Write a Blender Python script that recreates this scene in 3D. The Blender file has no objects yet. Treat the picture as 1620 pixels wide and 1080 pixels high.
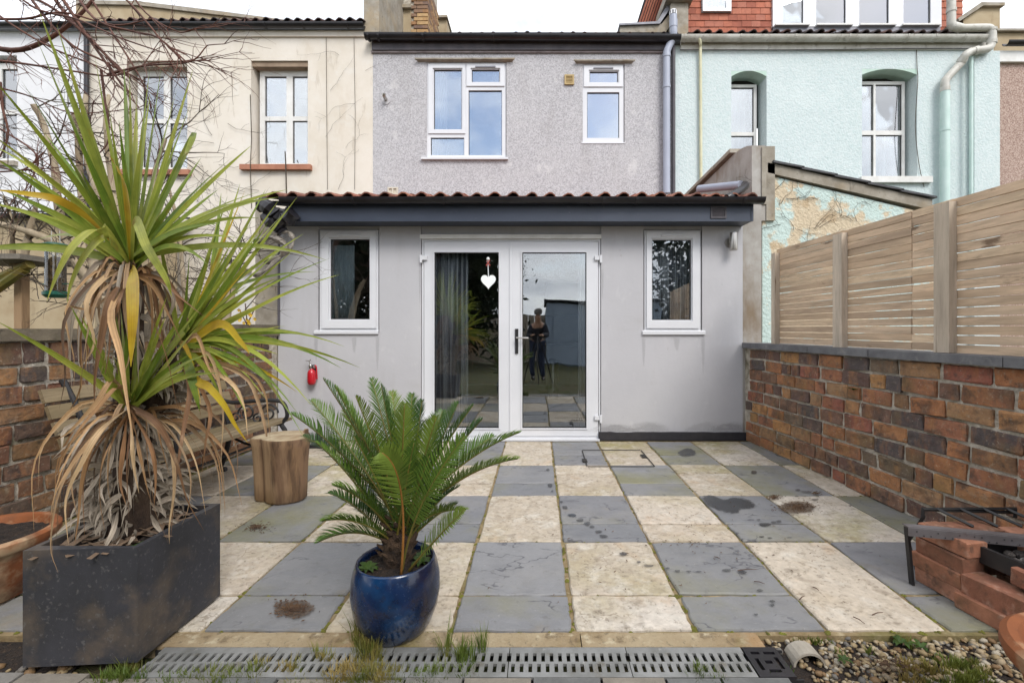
import bpy, bmesh, math, random
from mathutils import Vector, Matrix

# ------------------------------------------------------------------ camera, sky, sun, exposure
scn = bpy.context.scene
COL = scn.collection
F = 720.0            # focal length in photograph pixels (16 mm on a 36 mm sensor, 1620 px wide)
CX, CY, CH = 852.0, 522.0, 1.15
cam_d = bpy.data.cameras.new('camera')
cam = bpy.data.objects.new('camera', cam_d)
COL.objects.link(cam)
cam.location = (0, 0, CH)
cam.rotation_euler = (math.radians(90), 0, 0)
cam_d.sensor_width = 36.0
cam_d.lens = 16.0
cam_d.shift_x = -(CX - 810.0) / 1620.0
cam_d.shift_y = -(540.0 - CY) / 1620.0
cam_d.clip_start = 0.05
cam_d.clip_end = 900.0
scn.camera = cam

SUN_EL, SUN_AZ = 44.0, 150.0     # degrees; azimuth clockwise from +Y
world = bpy.data.worlds.new('World')
scn.world = world
world.use_nodes = True
wn = world.node_tree.nodes
wl = world.node_tree.links
wn.clear()
w_out = wn.new('ShaderNodeOutputWorld')
w_bg = wn.new('ShaderNodeBackground')
w_bg.inputs['Strength'].default_value = 0.13
w_sky = wn.new('ShaderNodeTexSky')
w_sky.sky_type = 'NISHITA'
w_sky.sun_disc = False
w_sky.sun_elevation = math.radians(SUN_EL)
w_sky.sun_rotation = math.radians(SUN_AZ)
w_tc = wn.new('ShaderNodeTexCoord')
w_sep = wn.new('ShaderNodeSeparateXYZ')
wl.new(w_tc.outputs['Generated'], w_sep.inputs[0])
w_add = wn.new('ShaderNodeMath'); w_add.operation = 'ADD'; w_add.inputs[1].default_value = 0.32
w_abs = wn.new('ShaderNodeMath'); w_abs.operation = 'ABSOLUTE'
wl.new(w_sep.outputs['Z'], w_abs.inputs[0]); wl.new(w_abs.outputs[0], w_add.inputs[0])
w_div = wn.new('ShaderNodeVectorMath'); w_div.operation = 'DIVIDE'
w_cmb = wn.new('ShaderNodeCombineXYZ')
for k in range(3):
    wl.new(w_add.outputs[0], w_cmb.inputs[k])
wl.new(w_tc.outputs['Generated'], w_div.inputs[0]); wl.new(w_cmb.outputs[0], w_div.inputs[1])
w_map = wn.new('ShaderNodeMapping')
w_map.inputs['Location'].default_value = (4.723, 29.891, 0.0)
w_map.inputs['Scale'].default_value = (1.0, 1.0, 0.25)
wl.new(w_div.outputs[0], w_map.inputs['Vector'])
w_noi = wn.new('ShaderNodeTexNoise')
w_noi.inputs['Scale'].default_value = 1.15
w_noi.inputs['Detail'].default_value = 9.0
w_noi.inputs['Roughness'].default_value = 0.55
wl.new(w_map.outputs[0], w_noi.inputs['Vector'])
w_rmp = wn.new('ShaderNodeValToRGB')
w_rmp.color_ramp.elements[0].position = 0.36
w_rmp.color_ramp.elements[0].color = (0, 0, 0, 1)
w_rmp.color_ramp.elements[1].position = 0.52
w_rmp.color_ramp.elements[1].color = (1, 1, 1, 1)
wl.new(w_noi.outputs['Fac'], w_rmp.inputs[0])
# thickness of the cloud gives its tone
w_ton = wn.new('ShaderNodeValToRGB')
w_ton.color_ramp.elements[0].position = 0.40
w_ton.color_ramp.elements[0].color = (1.0, 1.0, 1.0, 1)
w_ton.color_ramp.elements[1].position = 0.64
w_ton.color_ramp.elements[1].color = (0.50, 0.525, 0.57, 1)
wl.new(w_noi.outputs['Fac'], w_ton.inputs[0])
w_brt = wn.new('ShaderNodeVectorMath'); w_brt.operation = 'SCALE'; w_brt.inputs['Scale'].default_value = 10.4
wl.new(w_ton.outputs[0], w_brt.inputs[0])
w_mix = wn.new('ShaderNodeMixRGB')
# low down, the many layers of cloud close up
w_low = wn.new('ShaderNodeMapRange')
w_low.inputs['From Min'].default_value = 0.02; w_low.inputs['From Max'].default_value = 0.22
w_low.inputs['To Min'].default_value = 1.0; w_low.inputs['To Max'].default_value = 0.0
wl.new(w_abs.outputs[0], w_low.inputs['Value'])
w_max = wn.new('ShaderNodeMath'); w_max.operation = 'MAXIMUM'
wl.new(w_rmp.outputs[0], w_max.inputs[0]); wl.new(w_low.outputs[0], w_max.inputs[1])
wl.new(w_max.outputs[0], w_mix.inputs['Fac'])
wl.new(w_sky.outputs[0], w_mix.inputs['Color1'])
wl.new(w_brt.outputs[0], w_mix.inputs['Color2'])
wl.new(w_mix.outputs[0], w_bg.inputs['Color'])
wl.new(w_bg.outputs[0], w_out.inputs['Surface'])

sun_d = bpy.data.lights.new('sun', 'SUN')
sun_d.energy = 1.5
sun_d.angle = math.radians(24)
sun_d.color = (1.0, 0.965, 0.92)
sun = bpy.data.objects.new('sun', sun_d)
COL.objects.link(sun)
_e, _a = math.radians(SUN_EL), math.radians(SUN_AZ)
sdir = Vector((math.sin(_a) * math.cos(_e), math.cos(_a) * math.cos(_e), math.sin(_e)))
sun.rotation_euler = (-sdir).to_track_quat('-Z', 'Y').to_euler()
sun.location = (6, -6, 12)

vs = scn.view_settings
vs.view_transform = 'Standard'
vs.look = 'None'
vs.gamma = 1.0
vs.use_curve_mapping = False
vs.exposure = 0.74

# ------------------------------------------------------------------ helpers
R = random.Random(7)

def X(px, y):
    return (px - CX) * y / F

def Z(py, y):
    return CH + (CY - py) * y / F

def P(px, py, y):
    return Vector((X(px, y), y, Z(py, y)))

def G(px, py, h=0.0):
    """point at height h seen at pixel (px, py), below the horizon"""
    y = F * (CH - h) / (py - CY)
    return Vector((X(px, y), y, h))

def S(r, g, b, k=1.0):
    def f(v):
        v /= 255.0
        return (v / 12.92 if v <= 0.04045 else ((v + 0.055) / 1.055) ** 2.4) * k
    return (f(r), f(g), f(b), 1.0)

WO = {}

def wo(o):
    return WO.get(o.name, Vector((0, 0, 0))) if o else Vector((0, 0, 0))

def thing(name, label, cat, loc=(0, 0, 0), group=None):
    o = bpy.data.objects.new(name, None)
    o.empty_display_size = 0.1
    COL.objects.link(o)
    o.location = loc
    WO[o.name] = Vector(loc)
    o['label'] = label
    o['category'] = cat
    if group:
        o['group'] = group
    return o

def tag(o, label=None, cat=None, group=None, kind=None):
    if label: o['label'] = label
    if cat: o['category'] = cat
    if group: o['group'] = group
    if kind: o['kind'] = kind
    return o

def mesh_obj(name, me, mat, parent=None, loc=(0, 0, 0), rot=None, scale=None):
    """an object of (shared) mesh data placed at world loc under parent"""
    o = bpy.data.objects.new(name, me)
    COL.objects.link(o)
    if mat is not None and not me.materials:
        me.materials.append(mat)
    loc = Vector(loc)
    if parent is not None:
        o.parent = parent
        o.location = loc - wo(parent)
    else:
        o.location = loc
    WO[o.name] = loc
    if rot is not None:
        o.rotation_euler = rot
    if scale is not None:
        o.scale = scale
    return o

class MB:
    def __init__(s):
        s.bm = bmesh.new()

    def v(s, *pts):
        return [s.bm.verts.new(Vector(p)) for p in pts]

    def poly(s, pts):
        try:
            return s.bm.faces.new(s.v(*pts))
        except ValueError:
            return None

    def box(s, x0, x1, y0, y1, z0, z1):
        a = s.v((x0, y0, z0), (x1, y0, z0), (x1, y1, z0), (x0, y1, z0),
                (x0, y0, z1), (x1, y0, z1), (x1, y1, z1), (x0, y1, z1))
        for f in ((0, 3, 2, 1), (4, 5, 6, 7), (0, 1, 5, 4), (1, 2, 6, 5), (2, 3, 7, 6), (3, 0, 4, 7)):
            s.bm.faces.new([a[i] for i in f])

    def obox(s, c, ax, ay, az):
        """oriented box: centre and three half-extent vectors"""
        c, ax, ay, az = Vector(c), Vector(ax), Vector(ay), Vector(az)
        a = s.v(*[c + sx * ax + sy * ay + sz * az for sz in (-1, 1) for sx, sy in ((-1, -1), (1, -1), (1, 1), (-1, 1))])
        for f in ((0, 3, 2, 1), (4, 5, 6, 7), (0, 1, 5, 4), (1, 2, 6, 5), (2, 3, 7, 6), (3, 0, 4, 7)):
            s.bm.faces.new([a[i] for i in f])

    def prism(s, pts, vec):
        vec = Vector(vec)
        a = s.v(*pts)
        b = s.v(*[Vector(p) + vec for p in pts])
        n = len(a)
        s.bm.faces.new(a[::-1])
        s.bm.faces.new(b)
        for i in range(n):
            j = (i + 1) % n
            s.bm.faces.new([a[i], a[j], b[j], b[i]])

    def tube(s, pts, rad, n=6, cap=True, flat=1.0):
        pts = [Vector(p) for p in pts]
        m = len(pts)
        if not hasattr(rad, '__len__'):
            rad = [rad] * m
        t0 = (pts[1] - pts[0]).normalized()
        up = Vector((0, 0, 1)) if abs(t0.z) < 0.9 else Vector((1, 0, 0))
        nx = t0.cross(up).normalized()
        rings = []
        for i in range(m):
            if i == 0: t = pts[1] - pts[0]
            elif i == m - 1: t = pts[-1] - pts[-2]
            else: t = (pts[i + 1] - pts[i]).normalized() + (pts[i] - pts[i - 1]).normalized()
            if t.length < 1e-9: t = t0
            t = t.normalized()
            nx = (nx - t * nx.dot(t))
            if nx.length < 1e-6:
                nx = t.orthogonal()
            nx.normalize()
            ny = t.cross(nx)
            rings.append(s.v(*[pts[i] + rad[i] * (math.cos(2 * math.pi * k / n) * nx + flat * math.sin(2 * math.pi * k / n) * ny) for k in range(n)]))
        for i in range(m - 1):
            for k in range(n):
                q = (k + 1) % n
                s.bm.faces.new([rings[i][k], rings[i][q], rings[i + 1][q], rings[i + 1][k]])
        if cap:
            s.bm.faces.new(rings[0][::-1])
            s.bm.faces.new(rings[-1])

    def lathe(s, prof, c=(0, 0, 0), n=24, wob=None):
        """profile of (radius, z) from bottom to top about a vertical axis"""
        c = Vector(c)
        rings = []
        for r, z in prof:
            if r < 1e-6:
                rings.append(s.v(c + Vector((0, 0, z))))
            else:
                rings.append(s.v(*[c + Vector((r * math.cos(2 * math.pi * k / n) * (1 + (wob(k / n, z) if wob else 0)),
                                              r * math.sin(2 * math.pi * k / n) * (1 + (wob(k / n, z) if wob else 0)), z)) for k in range(n)]))
        for a, b in zip(rings[:-1], rings[1:]):
            if len(a) == 1 and len(b) == 1: continue
            for k in range(n):
                q = (k + 1) % n
                if len(a) == 1: s.bm.faces.new([a[0], b[q], b[k]])
                elif len(b) == 1: s.bm.faces.new([a[k], a[q], b[0]])
                else: s.bm.faces.new([a[k], a[q], b[q], b[k]])

    def slab_holes(s, x0, x1, z0, z1, y, th, holes):
        """a vertical slab facing -Y with rectangular holes"""
        hs = [(max(a, x0), min(b, x1), max(c, z0), min(d, z1)) for a, b, c, d in holes]
        xs = sorted({round(v, 5) for v in [x0, x1] + [h[0] for h in hs] + [h[1] for h in hs]})
        zs = sorted({round(v, 5) for v in [z0, z1] + [h[2] for h in hs] + [h[3] for h in hs]})
        nx, nz = len(xs) - 1, len(zs) - 1
        def solid(i, j):
            if i < 0 or j < 0 or i >= nx or j >= nz: return False
            cx, cz = (xs[i] + xs[i + 1]) / 2, (zs[j] + zs[j + 1]) / 2
            return not any(h[0] < cx < h[1] and h[2] < cz < h[3] for h in hs)
        vf, vb = {}, {}
        def gv(d, i, j, yy):
            if (i, j) not in d:
                d[(i, j)] = s.bm.verts.new((xs[i], yy, zs[j]))
            return d[(i, j)]
        f = lambda i, j: gv(vf, i, j, y)
        b = lambda i, j: gv(vb, i, j, y + th)
        for i in range(nx):
            for j in range(nz):
                if not solid(i, j): continue
                s.bm.faces.new([f(i, j), f(i + 1, j), f(i + 1, j + 1), f(i, j + 1)])
                s.bm.faces.new([b(i, j), b(i, j + 1), b(i + 1, j + 1), b(i + 1, j)])
                if not solid(i - 1, j): s.bm.faces.new([f(i, j), f(i, j + 1), b(i, j + 1), b(i, j)])
                if not solid(i + 1, j): s.bm.faces.new([f(i + 1, j), b(i + 1, j), b(i + 1, j + 1), f(i + 1, j + 1)])
                if not solid(i, j - 1): s.bm.faces.new([f(i, j), b(i, j), b(i + 1, j), f(i + 1, j)])
                if not solid(i, j + 1): s.bm.faces.new([f(i, j + 1), f(i + 1, j + 1), b(i + 1, j + 1), b(i, j + 1)])

    def mesh(s, name, bevel=0, smooth=False, segs=1, weld=False):
        if weld:
            bmesh.ops.remove_doubles(s.bm, verts=s.bm.verts[:], dist=1e-5)
        if bevel:
            ed = [e for e in s.bm.edges if len(e.link_faces) == 2 and e.calc_face_angle(0) > 0.5]
            bmesh.ops.bevel(s.bm, geom=ed, offset=bevel, segments=segs, affect='EDGES', clamp_overlap=True)
        bmesh.ops.recalc_face_normals(s.bm, faces=s.bm.faces[:])
        me = bpy.data.meshes.new(name)
        s.bm.to_mesh(me)
        s.bm.free()
        if smooth:
            me.polygons.foreach_set('use_smooth', [True] * len(me.polygons))
        return me

    def build(s, name, mat, parent=None, bevel=0, smooth=False, segs=1, recentre=True, label=None, weld=False):
        me = s.mesh(name, bevel, smooth, segs, weld)
        c = Vector((0, 0, 0))
        if recentre and len(me.vertices):
            co = [v.co for v in me.vertices]
            lo = Vector((min(v.x for v in co), min(v.y for v in co), min(v.z for v in co)))
            hi = Vector((max(v.x for v in co), max(v.y for v in co), max(v.z for v in co)))
            c = Vector(((lo.x + hi.x) / 2, (lo.y + hi.y) / 2, lo.z))
            me.transform(Matrix.Translation(-c))
        o = mesh_obj(name, me, mat, parent, c)
        if label: o['label'] = label
        return o

def auto_smooth(o, ang=40):
    me = o.data
    me.polygons.foreach_set('use_smooth', [True] * len(me.polygons))
    try:
        me.set_sharp_from_angle(angle=math.radians(ang))
    except Exception:
        pass
    return o

def bez(a, b, c, n):
    a, b, c = Vector(a), Vector(b), Vector(c)
    return [(1 - t) ** 2 * a + 2 * t * (1 - t) * b + t * t * c for t in [i / n for i in range(n + 1)]]

def catmull(pts, n=6):
    pts = [Vector(p) for p in pts]
    q = [2 * pts[0] - pts[1]] + pts + [2 * pts[-1] - pts[-2]]
    out = []
    for i in range(1, len(q) - 2):
        p0, p1, p2, p3 = q[i - 1], q[i], q[i + 1], q[i + 2]
        for k in range(n):
            t = k / n
            out.append(0.5 * ((2 * p1) + (p2 - p0) * t + (2 * p0 - 5 * p1 + 4 * p2 - p3) * t * t + (3 * p1 - p0 - 3 * p2 + p3) * t ** 3))
    out.append(pts[-1])
    return out

# ------------------------------------------------------------------ materials
def _n(nt, t, **kw):
    n = nt.nodes.new(t)
    for k, v in kw.items():
        setattr(n, k, v)
    return n

def _noise(nt, vec, scale, detail=5, rough=0.6):
    n = _n(nt, 'ShaderNodeTexNoise')
    n.inputs['Scale'].default_value = scale
    n.inputs['Detail'].default_value = detail
    n.inputs['Roughness'].default_value = rough
    nt.links.new(vec, n.inputs['Vector'])
    return n.outputs['Fac']

def _ramp(nt, fac, lo, hi, a=(0, 0, 0, 1), b=(1, 1, 1, 1)):
    r = _n(nt, 'ShaderNodeValToRGB')
    e = r.color_ramp.elements
    e[0].position, e[1].position = lo, hi
    e[0].color, e[1].color = a, b
    nt.links.new(fac, r.inputs[0])
    return r.outputs[0]

def _mix(nt, fac, a, b, mode='MIX'):
    m = _n(nt, 'ShaderNodeMixRGB', blend_type=mode)
    for inp, val in ((m.inputs['Fac'], fac), (m.inputs['Color1'], a), (m.inputs['Color2'], b)):
        if hasattr(val, 'links') or isinstance(val, bpy.types.NodeSocket): nt.links.new(val, inp)
        else: inp.default_value = val
    return m.outputs[0]

def mat(name, c, c2=None, scale=6, lo=0.35, hi=0.65, detail=6, rough=0.7, bump=0.0, bscale=80, bdist=0.01, bdetail=4,
        palette=None, pvar=0.0, vscale=10, layers=(), metal=0.0, spec=0.5, stretch=(1, 1, 1), coat=0.0, rvar=0.0,
        rnd=None, bvor=0.0, bvscale=60, trans=0.0, hsv=0.0, veins=None):
    m = bpy.data.materials.new(name)
    m.use_nodes = True
    nt = m.node_tree
    bs = nt.nodes['Principled BSDF']
    L = nt.links.new
    tc = _n(nt, 'ShaderNodeTexCoord')
    mp = _n(nt, 'ShaderNodeMapping')
    mp.inputs['Scale'].default_value = stretch
    L(tc.outputs['Object'], mp.inputs['Vector'])
    oi = _n(nt, 'ShaderNodeObjectInfo')
    if palette or rnd is not None or rnd:
        k = _n(nt, 'ShaderNodeMath', operation='MULTIPLY'); k.inputs[1].default_value = 37.0
        L(oi.outputs['Random'], k.inputs[0])
        L(k.outputs[0], mp.inputs['Location'])
    vec = mp.outputs[0]
    if palette:
        r = _n(nt, 'ShaderNodeValToRGB')
        r.color_ramp.interpolation = 'CONSTANT'
        e = r.color_ramp.elements
        while len(e) < len(palette): e.new(0.5)
        for i, pc in enumerate(palette):
            e[i].position = i / len(palette)
            e[i].color = pc
        L(oi.outputs['Random'], r.inputs[0])
        col = r.outputs[0]
    else:
        rgb = _n(nt, 'ShaderNodeRGB'); rgb.outputs[0].default_value = c
        col = rgb.outputs[0]
    if c2:
        col = _mix(nt, _ramp(nt, _noise(nt, vec, scale, detail), lo, hi), col, c2)
    for ly in layers:
        lc, ls, l0, l1, amt = ly[:5]
        v2 = vec
        if len(ly) > 5:
            m2 = _n(nt, 'ShaderNodeMapping'); m2.inputs['Scale'].default_value = ly[5]
            m2.inputs['Location'].default_value = (ls * 1.7, ls * 0.3, ls)
            L(vec, m2.inputs['Vector']); v2 = m2.outputs[0]
        fac = _ramp(nt, _noise(nt, v2, ls, 6, 0.62), l0, l1, (0, 0, 0, 1), (amt, amt, amt, 1))
        col = _mix(nt, fac, col, lc)
    if veins:
        vc, vsc, vw, vamt, vst = veins
        m3 = _n(nt, 'ShaderNodeMapping'); m3.inputs['Scale'].default_value = vst
        L(vec, m3.inputs['Vector'])
        sb = _n(nt, 'ShaderNodeMath', operation='SUBTRACT'); sb.inputs[1].default_value = .5
        L(_noise(nt, m3.outputs[0], vsc, 4, .55), sb.inputs[0])
        ab = _n(nt, 'ShaderNodeMath', operation='ABSOLUTE'); L(sb.outputs[0], ab.inputs[0])
        line = _ramp(nt, ab.outputs[0], vw * .3, vw, (vamt, vamt, vamt, 1), (0, 0, 0, 1))
        msk = _ramp(nt, _noise(nt, vec, vsc * 1.6, 3), .50, .58)
        col = _mix(nt, _mix(nt, 1.0, line, msk, 'MULTIPLY'), col, vc)
    if pvar:
        f = _ramp(nt, _noise(nt, vec, vscale, 7, 0.68), 0.33, 0.67, (1 - pvar,) * 3 + (1,), (1 + pvar,) * 3 + (1,))
        col = _mix(nt, 1.0, col, f, 'MULTIPLY')
    if hsv:
        h = _n(nt, 'ShaderNodeHueSaturation')
        mr = _n(nt, 'ShaderNodeMapRange')
        mr.inputs['To Min'].default_value = 1 - hsv; mr.inputs['To Max'].default_value = 1 + hsv
        L(oi.outputs['Random'], mr.inputs['Value']); L(mr.outputs[0], h.inputs['Value'])
        L(col, h.inputs['Color']); col = h.outputs[0]
    L(col, bs.inputs['Base Color'])
    bs.inputs['Metallic'].default_value = metal
    bs.inputs['Specular IOR Level'].default_value = spec
    if rvar:
        rr = _ramp(nt, _noise(nt, vec, vscale * 1.3, 5), 0.3, 0.7, (rough - rvar,) * 3 + (1,), (min(1, rough + rvar),) * 3 + (1,))
        L(rr, bs.inputs['Roughness'])
    else:
        bs.inputs['Roughness'].default_value = rough
    if coat:
        bs.inputs['Coat Weight'].default_value = coat
        bs.inputs['Coat Roughness'].default_value = 0.08
    if trans:
        bs.inputs['Subsurface Weight'].default_value = 0.0
    if bump or bvor:
        h = None
        if bump:
            h = _noise(nt, vec, bscale, bdetail, 0.65)
        if bvor:
            vo = _n(nt, 'ShaderNodeTexVoronoi'); vo.inputs['Scale'].default_value = bvscale
            L(vec, vo.inputs['Vector'])
            inv = _n(nt, 'ShaderNodeMath', operation='SUBTRACT'); inv.inputs[0].default_value = 1.0
            L(vo.outputs['Distance'], inv.inputs[1])
            if h is None: h = inv.outputs[0]
            else:
                ad = _n(nt, 'ShaderNodeMath', operation='ADD'); L(h, ad.inputs[0]); L(inv.outputs[0], ad.inputs[1]); h = ad.outputs[0]
        b = _n(nt, 'ShaderNodeBump')
        b.inputs['Strength'].default_value = bump or bvor
        b.inputs['Distance'].default_value = bdist
        L(h, b.inputs['Height'])
        L(b.outputs[0], bs.inputs['Normal'])
    return m

def glass_mat(name, refl=0.16, tint=(0.92, 0.95, 0.95, 1), wave=0.02):
    m = bpy.data.materials.new(name)
    m.use_nodes = True
    nt = m.node_tree
    nt.nodes.clear()
    L = nt.links.new
    out = _n(nt, 'ShaderNodeOutputMaterial')
    tr = _n(nt, 'ShaderNodeBsdfTransparent'); tr.inputs[0].default_value = tint
    gl = _n(nt, 'ShaderNodeBsdfGlossy'); gl.inputs['Roughness'].default_value = 0.0
    gl.inputs['Color'].default_value = (0.95, 0.97, 1.0, 1)
    lw = _n(nt, 'ShaderNodeFresnel'); lw.inputs['IOR'].default_value = 1.5
    ad = _n(nt, 'ShaderNodeMath', operation='ADD'); ad.use_clamp = True; ad.inputs[1].default_value = refl - 0.04
    L(lw.outputs[0], ad.inputs[0])
    tc = _n(nt, 'ShaderNodeTexCoord')
    no = _n(nt, 'ShaderNodeTexNoise'); no.inputs['Scale'].default_value = 2.2; no.inputs['Detail'].default_value = 1
    L(tc.outputs['Object'], no.inputs['Vector'])
    b = _n(nt, 'ShaderNodeBump'); b.inputs['Strength'].default_value = wave; b.inputs['Distance'].default_value = 0.1
    L(no.outputs['Fac'], b.inputs['Height']); L(b.outputs[0], gl.inputs['Normal'])
    mx = _n(nt, 'ShaderNodeMixShader')
    L(ad.outputs[0], mx.inputs[0]); L(tr.outputs[0], mx.inputs[1]); L(gl.outputs[0], mx.inputs[2])
    L(mx.outputs[0], out.inputs['Surface'])
    return m

def leaf_mat(name, c, c2, scale=6, rough=0.45, palette=None, tl=0.3, layers=(), pvar=0.15, stretch=(1, 1, 1), fibre=0):
    """leaf: diffuse + translucent"""
    m = mat(name, c, c2, scale=scale, rough=rough, palette=palette, pvar=pvar, layers=layers, rnd=True, spec=0.35, stretch=stretch)
    nt = m.node_tree
    bs = nt.nodes['Principled BSDF']
    src = bs.inputs['Base Color'].links[0].from_socket
    if fibre:
        a1 = _n(nt, 'ShaderNodeAttribute'); a1.attribute_name = 'lu'
        a2 = _n(nt, 'ShaderNodeAttribute'); a2.attribute_name = 'lt'
        oi = _n(nt, 'ShaderNodeObjectInfo')
        cb = _n(nt, 'ShaderNodeCombineXYZ')
        m1 = _n(nt, 'ShaderNodeMath', operation='MULTIPLY'); m1.inputs[1].default_value = 5.0
        m2 = _n(nt, 'ShaderNodeMath', operation='MULTIPLY'); m2.inputs[1].default_value = 1.6
        m3 = _n(nt, 'ShaderNodeMath', operation='MULTIPLY'); m3.inputs[1].default_value = 71.0
        nt.links.new(a1.outputs['Fac'], m1.inputs[0]); nt.links.new(a2.outputs['Fac'], m2.inputs[0]); nt.links.new(oi.outputs['Random'], m3.inputs[0])
        for q_, mm_ in enumerate((m1, m2, m3)): nt.links.new(mm_.outputs[0], cb.inputs[q_])
        f = _ramp(nt, _noise(nt, cb.outputs[0], 1.0, 4, .7), .34, .66, (1 - fibre,) * 3 + (1,), (1 + fibre,) * 3 + (1,))
        src = _mix(nt, 1.0, src, f, 'MULTIPLY')
        # dry brown tips on some leaves
        ad = _n(nt, 'ShaderNodeMath', operation='MULTIPLY_ADD'); ad.inputs[1].default_value = .22
        nt.links.new(oi.outputs['Random'], ad.inputs[0]); nt.links.new(a2.outputs['Fac'], ad.inputs[2])
        src = _mix(nt, _ramp(nt, ad.outputs[0], 1.06, 1.14), src, S(164, 126, 84, .7))
        nt.links.new(src, bs.inputs['Base Color'])
    t = _n(nt, 'ShaderNodeBsdfTranslucent')
    nt.links.new(src, t.inputs['Color'])
    mx = _n(nt, 'ShaderNodeMixShader'); mx.inputs[0].default_value = tl
    nt.links.new(bs.outputs[0], mx.inputs[1]); nt.links.new(t.outputs[0], mx.inputs[2])
    nt.links.new(mx.outputs[0], nt.nodes['Material Output'].inputs['Surface'])
    return m

M = {}
M['render_grey'] = mat('render_grey', S(197, 196, 199, .87), S(191, 190, 193, .87), scale=1.6, rough=0.85, bump=0.3, bscale=22, bdist=0.005,
    layers=[(S(206, 205, 205, .88), 1.1, .50, .68, .4), (S(172, 168, 164, .82), 3, .58, .74, .3, (1, 1, .16)), (S(214, 213, 213, .9), 7, .60, .70, .3, (1, 1, .5)), (S(156, 152, 148, .8), 30, .66, .72, .3), (S(178, 175, 172, .84), 2.2, .60, .74, .25, (.4, 1, 1.6))])
M['render_worn'] = mat('render_worn', S(190, 186, 180, .8), S(168, 160, 150, .75), scale=4, rough=0.9, bump=0.35, bscale=25, bdist=0.006,
    layers=[(S(140, 118, 92, .75), 3, .5, .68, .8, (1, 1, .4)), (S(205, 203, 200, .85), 6, .6, .75, .5)])
M['pebble_grey'] = mat('pebble_grey', S(176, 174, 177, .85), S(204, 202, 205, .87), scale=52, lo=.40, hi=.58, detail=3, rough=0.9, bump=0.7, bscale=58, bdist=0.012,
    layers=[(S(210, 208, 208, .87), 1.4, .48, .66, .3), (S(126, 123, 124, .8), 66, .57, .63, .65), (S(222, 220, 219, .87), 3.2, .62, .68, .5), (S(168, 163, 161, .8), 2.6, .56, .72, .3, (1, 1, .25))])
M['cream'] = mat('cream', S(238, 230, 218, .82), S(229, 219, 203, .80), scale=1.6, rough=0.85, bump=0.3, bscale=18, bdist=0.006,
    layers=[(S(205, 186, 160, .8), 2.6, .58, .78, .5, (1, 1, .4)), (S(240, 236, 228, .8), 5, .56, .7, .5), (S(190, 174, 152, .72), 9, .60, .68, .35, (1, 1, .25))])
M['white_wall'] = mat('white_wall', S(240, 240, 242, .84), S(226, 226, 228, .84), scale=2, rough=0.8, bump=0.2, bscale=20, bdist=0.005)
M['mint'] = mat('mint', S(225, 235, 235, .81), S(211, 227, 227, .79), scale=30, rough=0.85, bump=0.6, bscale=36, bdist=0.02, bdetail=3,
    layers=[(S(228, 238, 237, .84), 1.2, .5, .7, .6), (S(222, 230, 212, .82), 3, .62, .78, .35, (1, 1, .3)), (S(178, 208, 200, .8), 44, .60, .7, .5)])
M['mint_smooth'] = mat('mint_smooth', S(216, 236, 230, .82), S(200, 226, 218, .82), scale=5, rough=0.55)
M['mint_shade'] = mat('mint_shade', S(206, 228, 216, .85), S(190, 216, 202, .85), scale=6, rough=0.8)
M['mint_peel'] = mat('mint_peel', S(214, 234, 228, .82), None, rough=0.9, bump=0.9, bscale=34, bdist=0.02,
    layers=[(S(226, 208, 178, .8), 2.6, .50, .54, 1.0), (S(206, 178, 140, .75), 5, .60, .66, .6), (S(236, 222, 196, .85), 8, .58, .63, .7), (S(120, 105, 90, .7), 30, .66, .70, .8)])
M['brown_dash'] = mat('brown_dash', S(150, 120, 108, .85), S(205, 182, 168, .85), scale=48, lo=.36, hi=.62, detail=3, rough=0.9, bump=0.6, bscale=60, bdist=0.012,
    layers=[(S(100, 74, 66, .8), 62, .58, .66, .8)])
M['cement'] = mat('cement', S(192, 184, 170, .72), S(158, 148, 132, .7), scale=5, rough=0.92, bump=0.5, bscale=40, bdist=0.006,
    layers=[(S(190, 166, 128, .7), 2.2, .52, .7, .6), (S(96, 88, 74, .7), 12, .6, .72, .7), (S(208, 204, 196, .75), 6, .6, .75, .5)])
M['tan_render'] = mat('tan_render', S(202, 184, 152, .72), S(186, 164, 130, .7), scale=3, rough=0.92, bump=0.4, bscale=40, bdist=0.005,
    layers=[(S(140, 116, 84, .7), 6, .58, .75, .6, (1, 1, .3))])
M['upvc'] = mat('upvc', S(240, 241, 244, .80), S(230, 231, 235, .78), scale=1.2, rough=0.28, spec=.5)
M['white_paint'] = mat('white_paint', S(240, 239, 236, .84), S(226, 224, 218, .82), scale=6, rough=0.5, bump=0.1, bscale=30, bdist=.003)
M['old_white'] = mat('old_white', S(226, 224, 216, .8), S(200, 196, 184, .76), scale=5, rough=0.5,
    layers=[(S(120, 112, 98, .7), 9, .6, .74, .75), (S(168, 158, 138, .7), 20, .6, .7, .5)])
M['black_plastic'] = mat('black_plastic', S(30, 29, 33, .9), S(44, 42, 46, .9), scale=5, rough=0.3, layers=[(S(80, 74, 72, .7), 24, .68, .76, .4)])
M['fascia_blue'] = mat('fascia_blue', S(54, 62, 78, .8), S(70, 78, 94, .8), scale=3, rough=0.42, stretch=(.3, 1, 1), layers=[(S(120, 124, 130, .8), 40, .66, .74, .35)])
M['fascia_dark'] = mat('fascia_dark', S(70, 66, 72, .85), S(94, 90, 94, .85), scale=4, rough=0.6)
M['pipe_grey'] = mat('pipe_grey', S(176, 182, 198, .85), S(166, 172, 188, .85), scale=3, rough=0.4)
M['pipe_cream'] = mat('pipe_cream', S(228, 224, 190, .82), S(214, 208, 170, .8), scale=6, rough=0.5)
M['glass'] = glass_mat('glass', refl=.2)
M['glass_door'] = glass_mat('glass_door', refl=0.2)
M['glass_up'] = glass_mat('glass_up', refl=0.34)
M['gap_dark'] = mat('gap_dark', S(34, 33, 34), rough=0.6)
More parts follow.
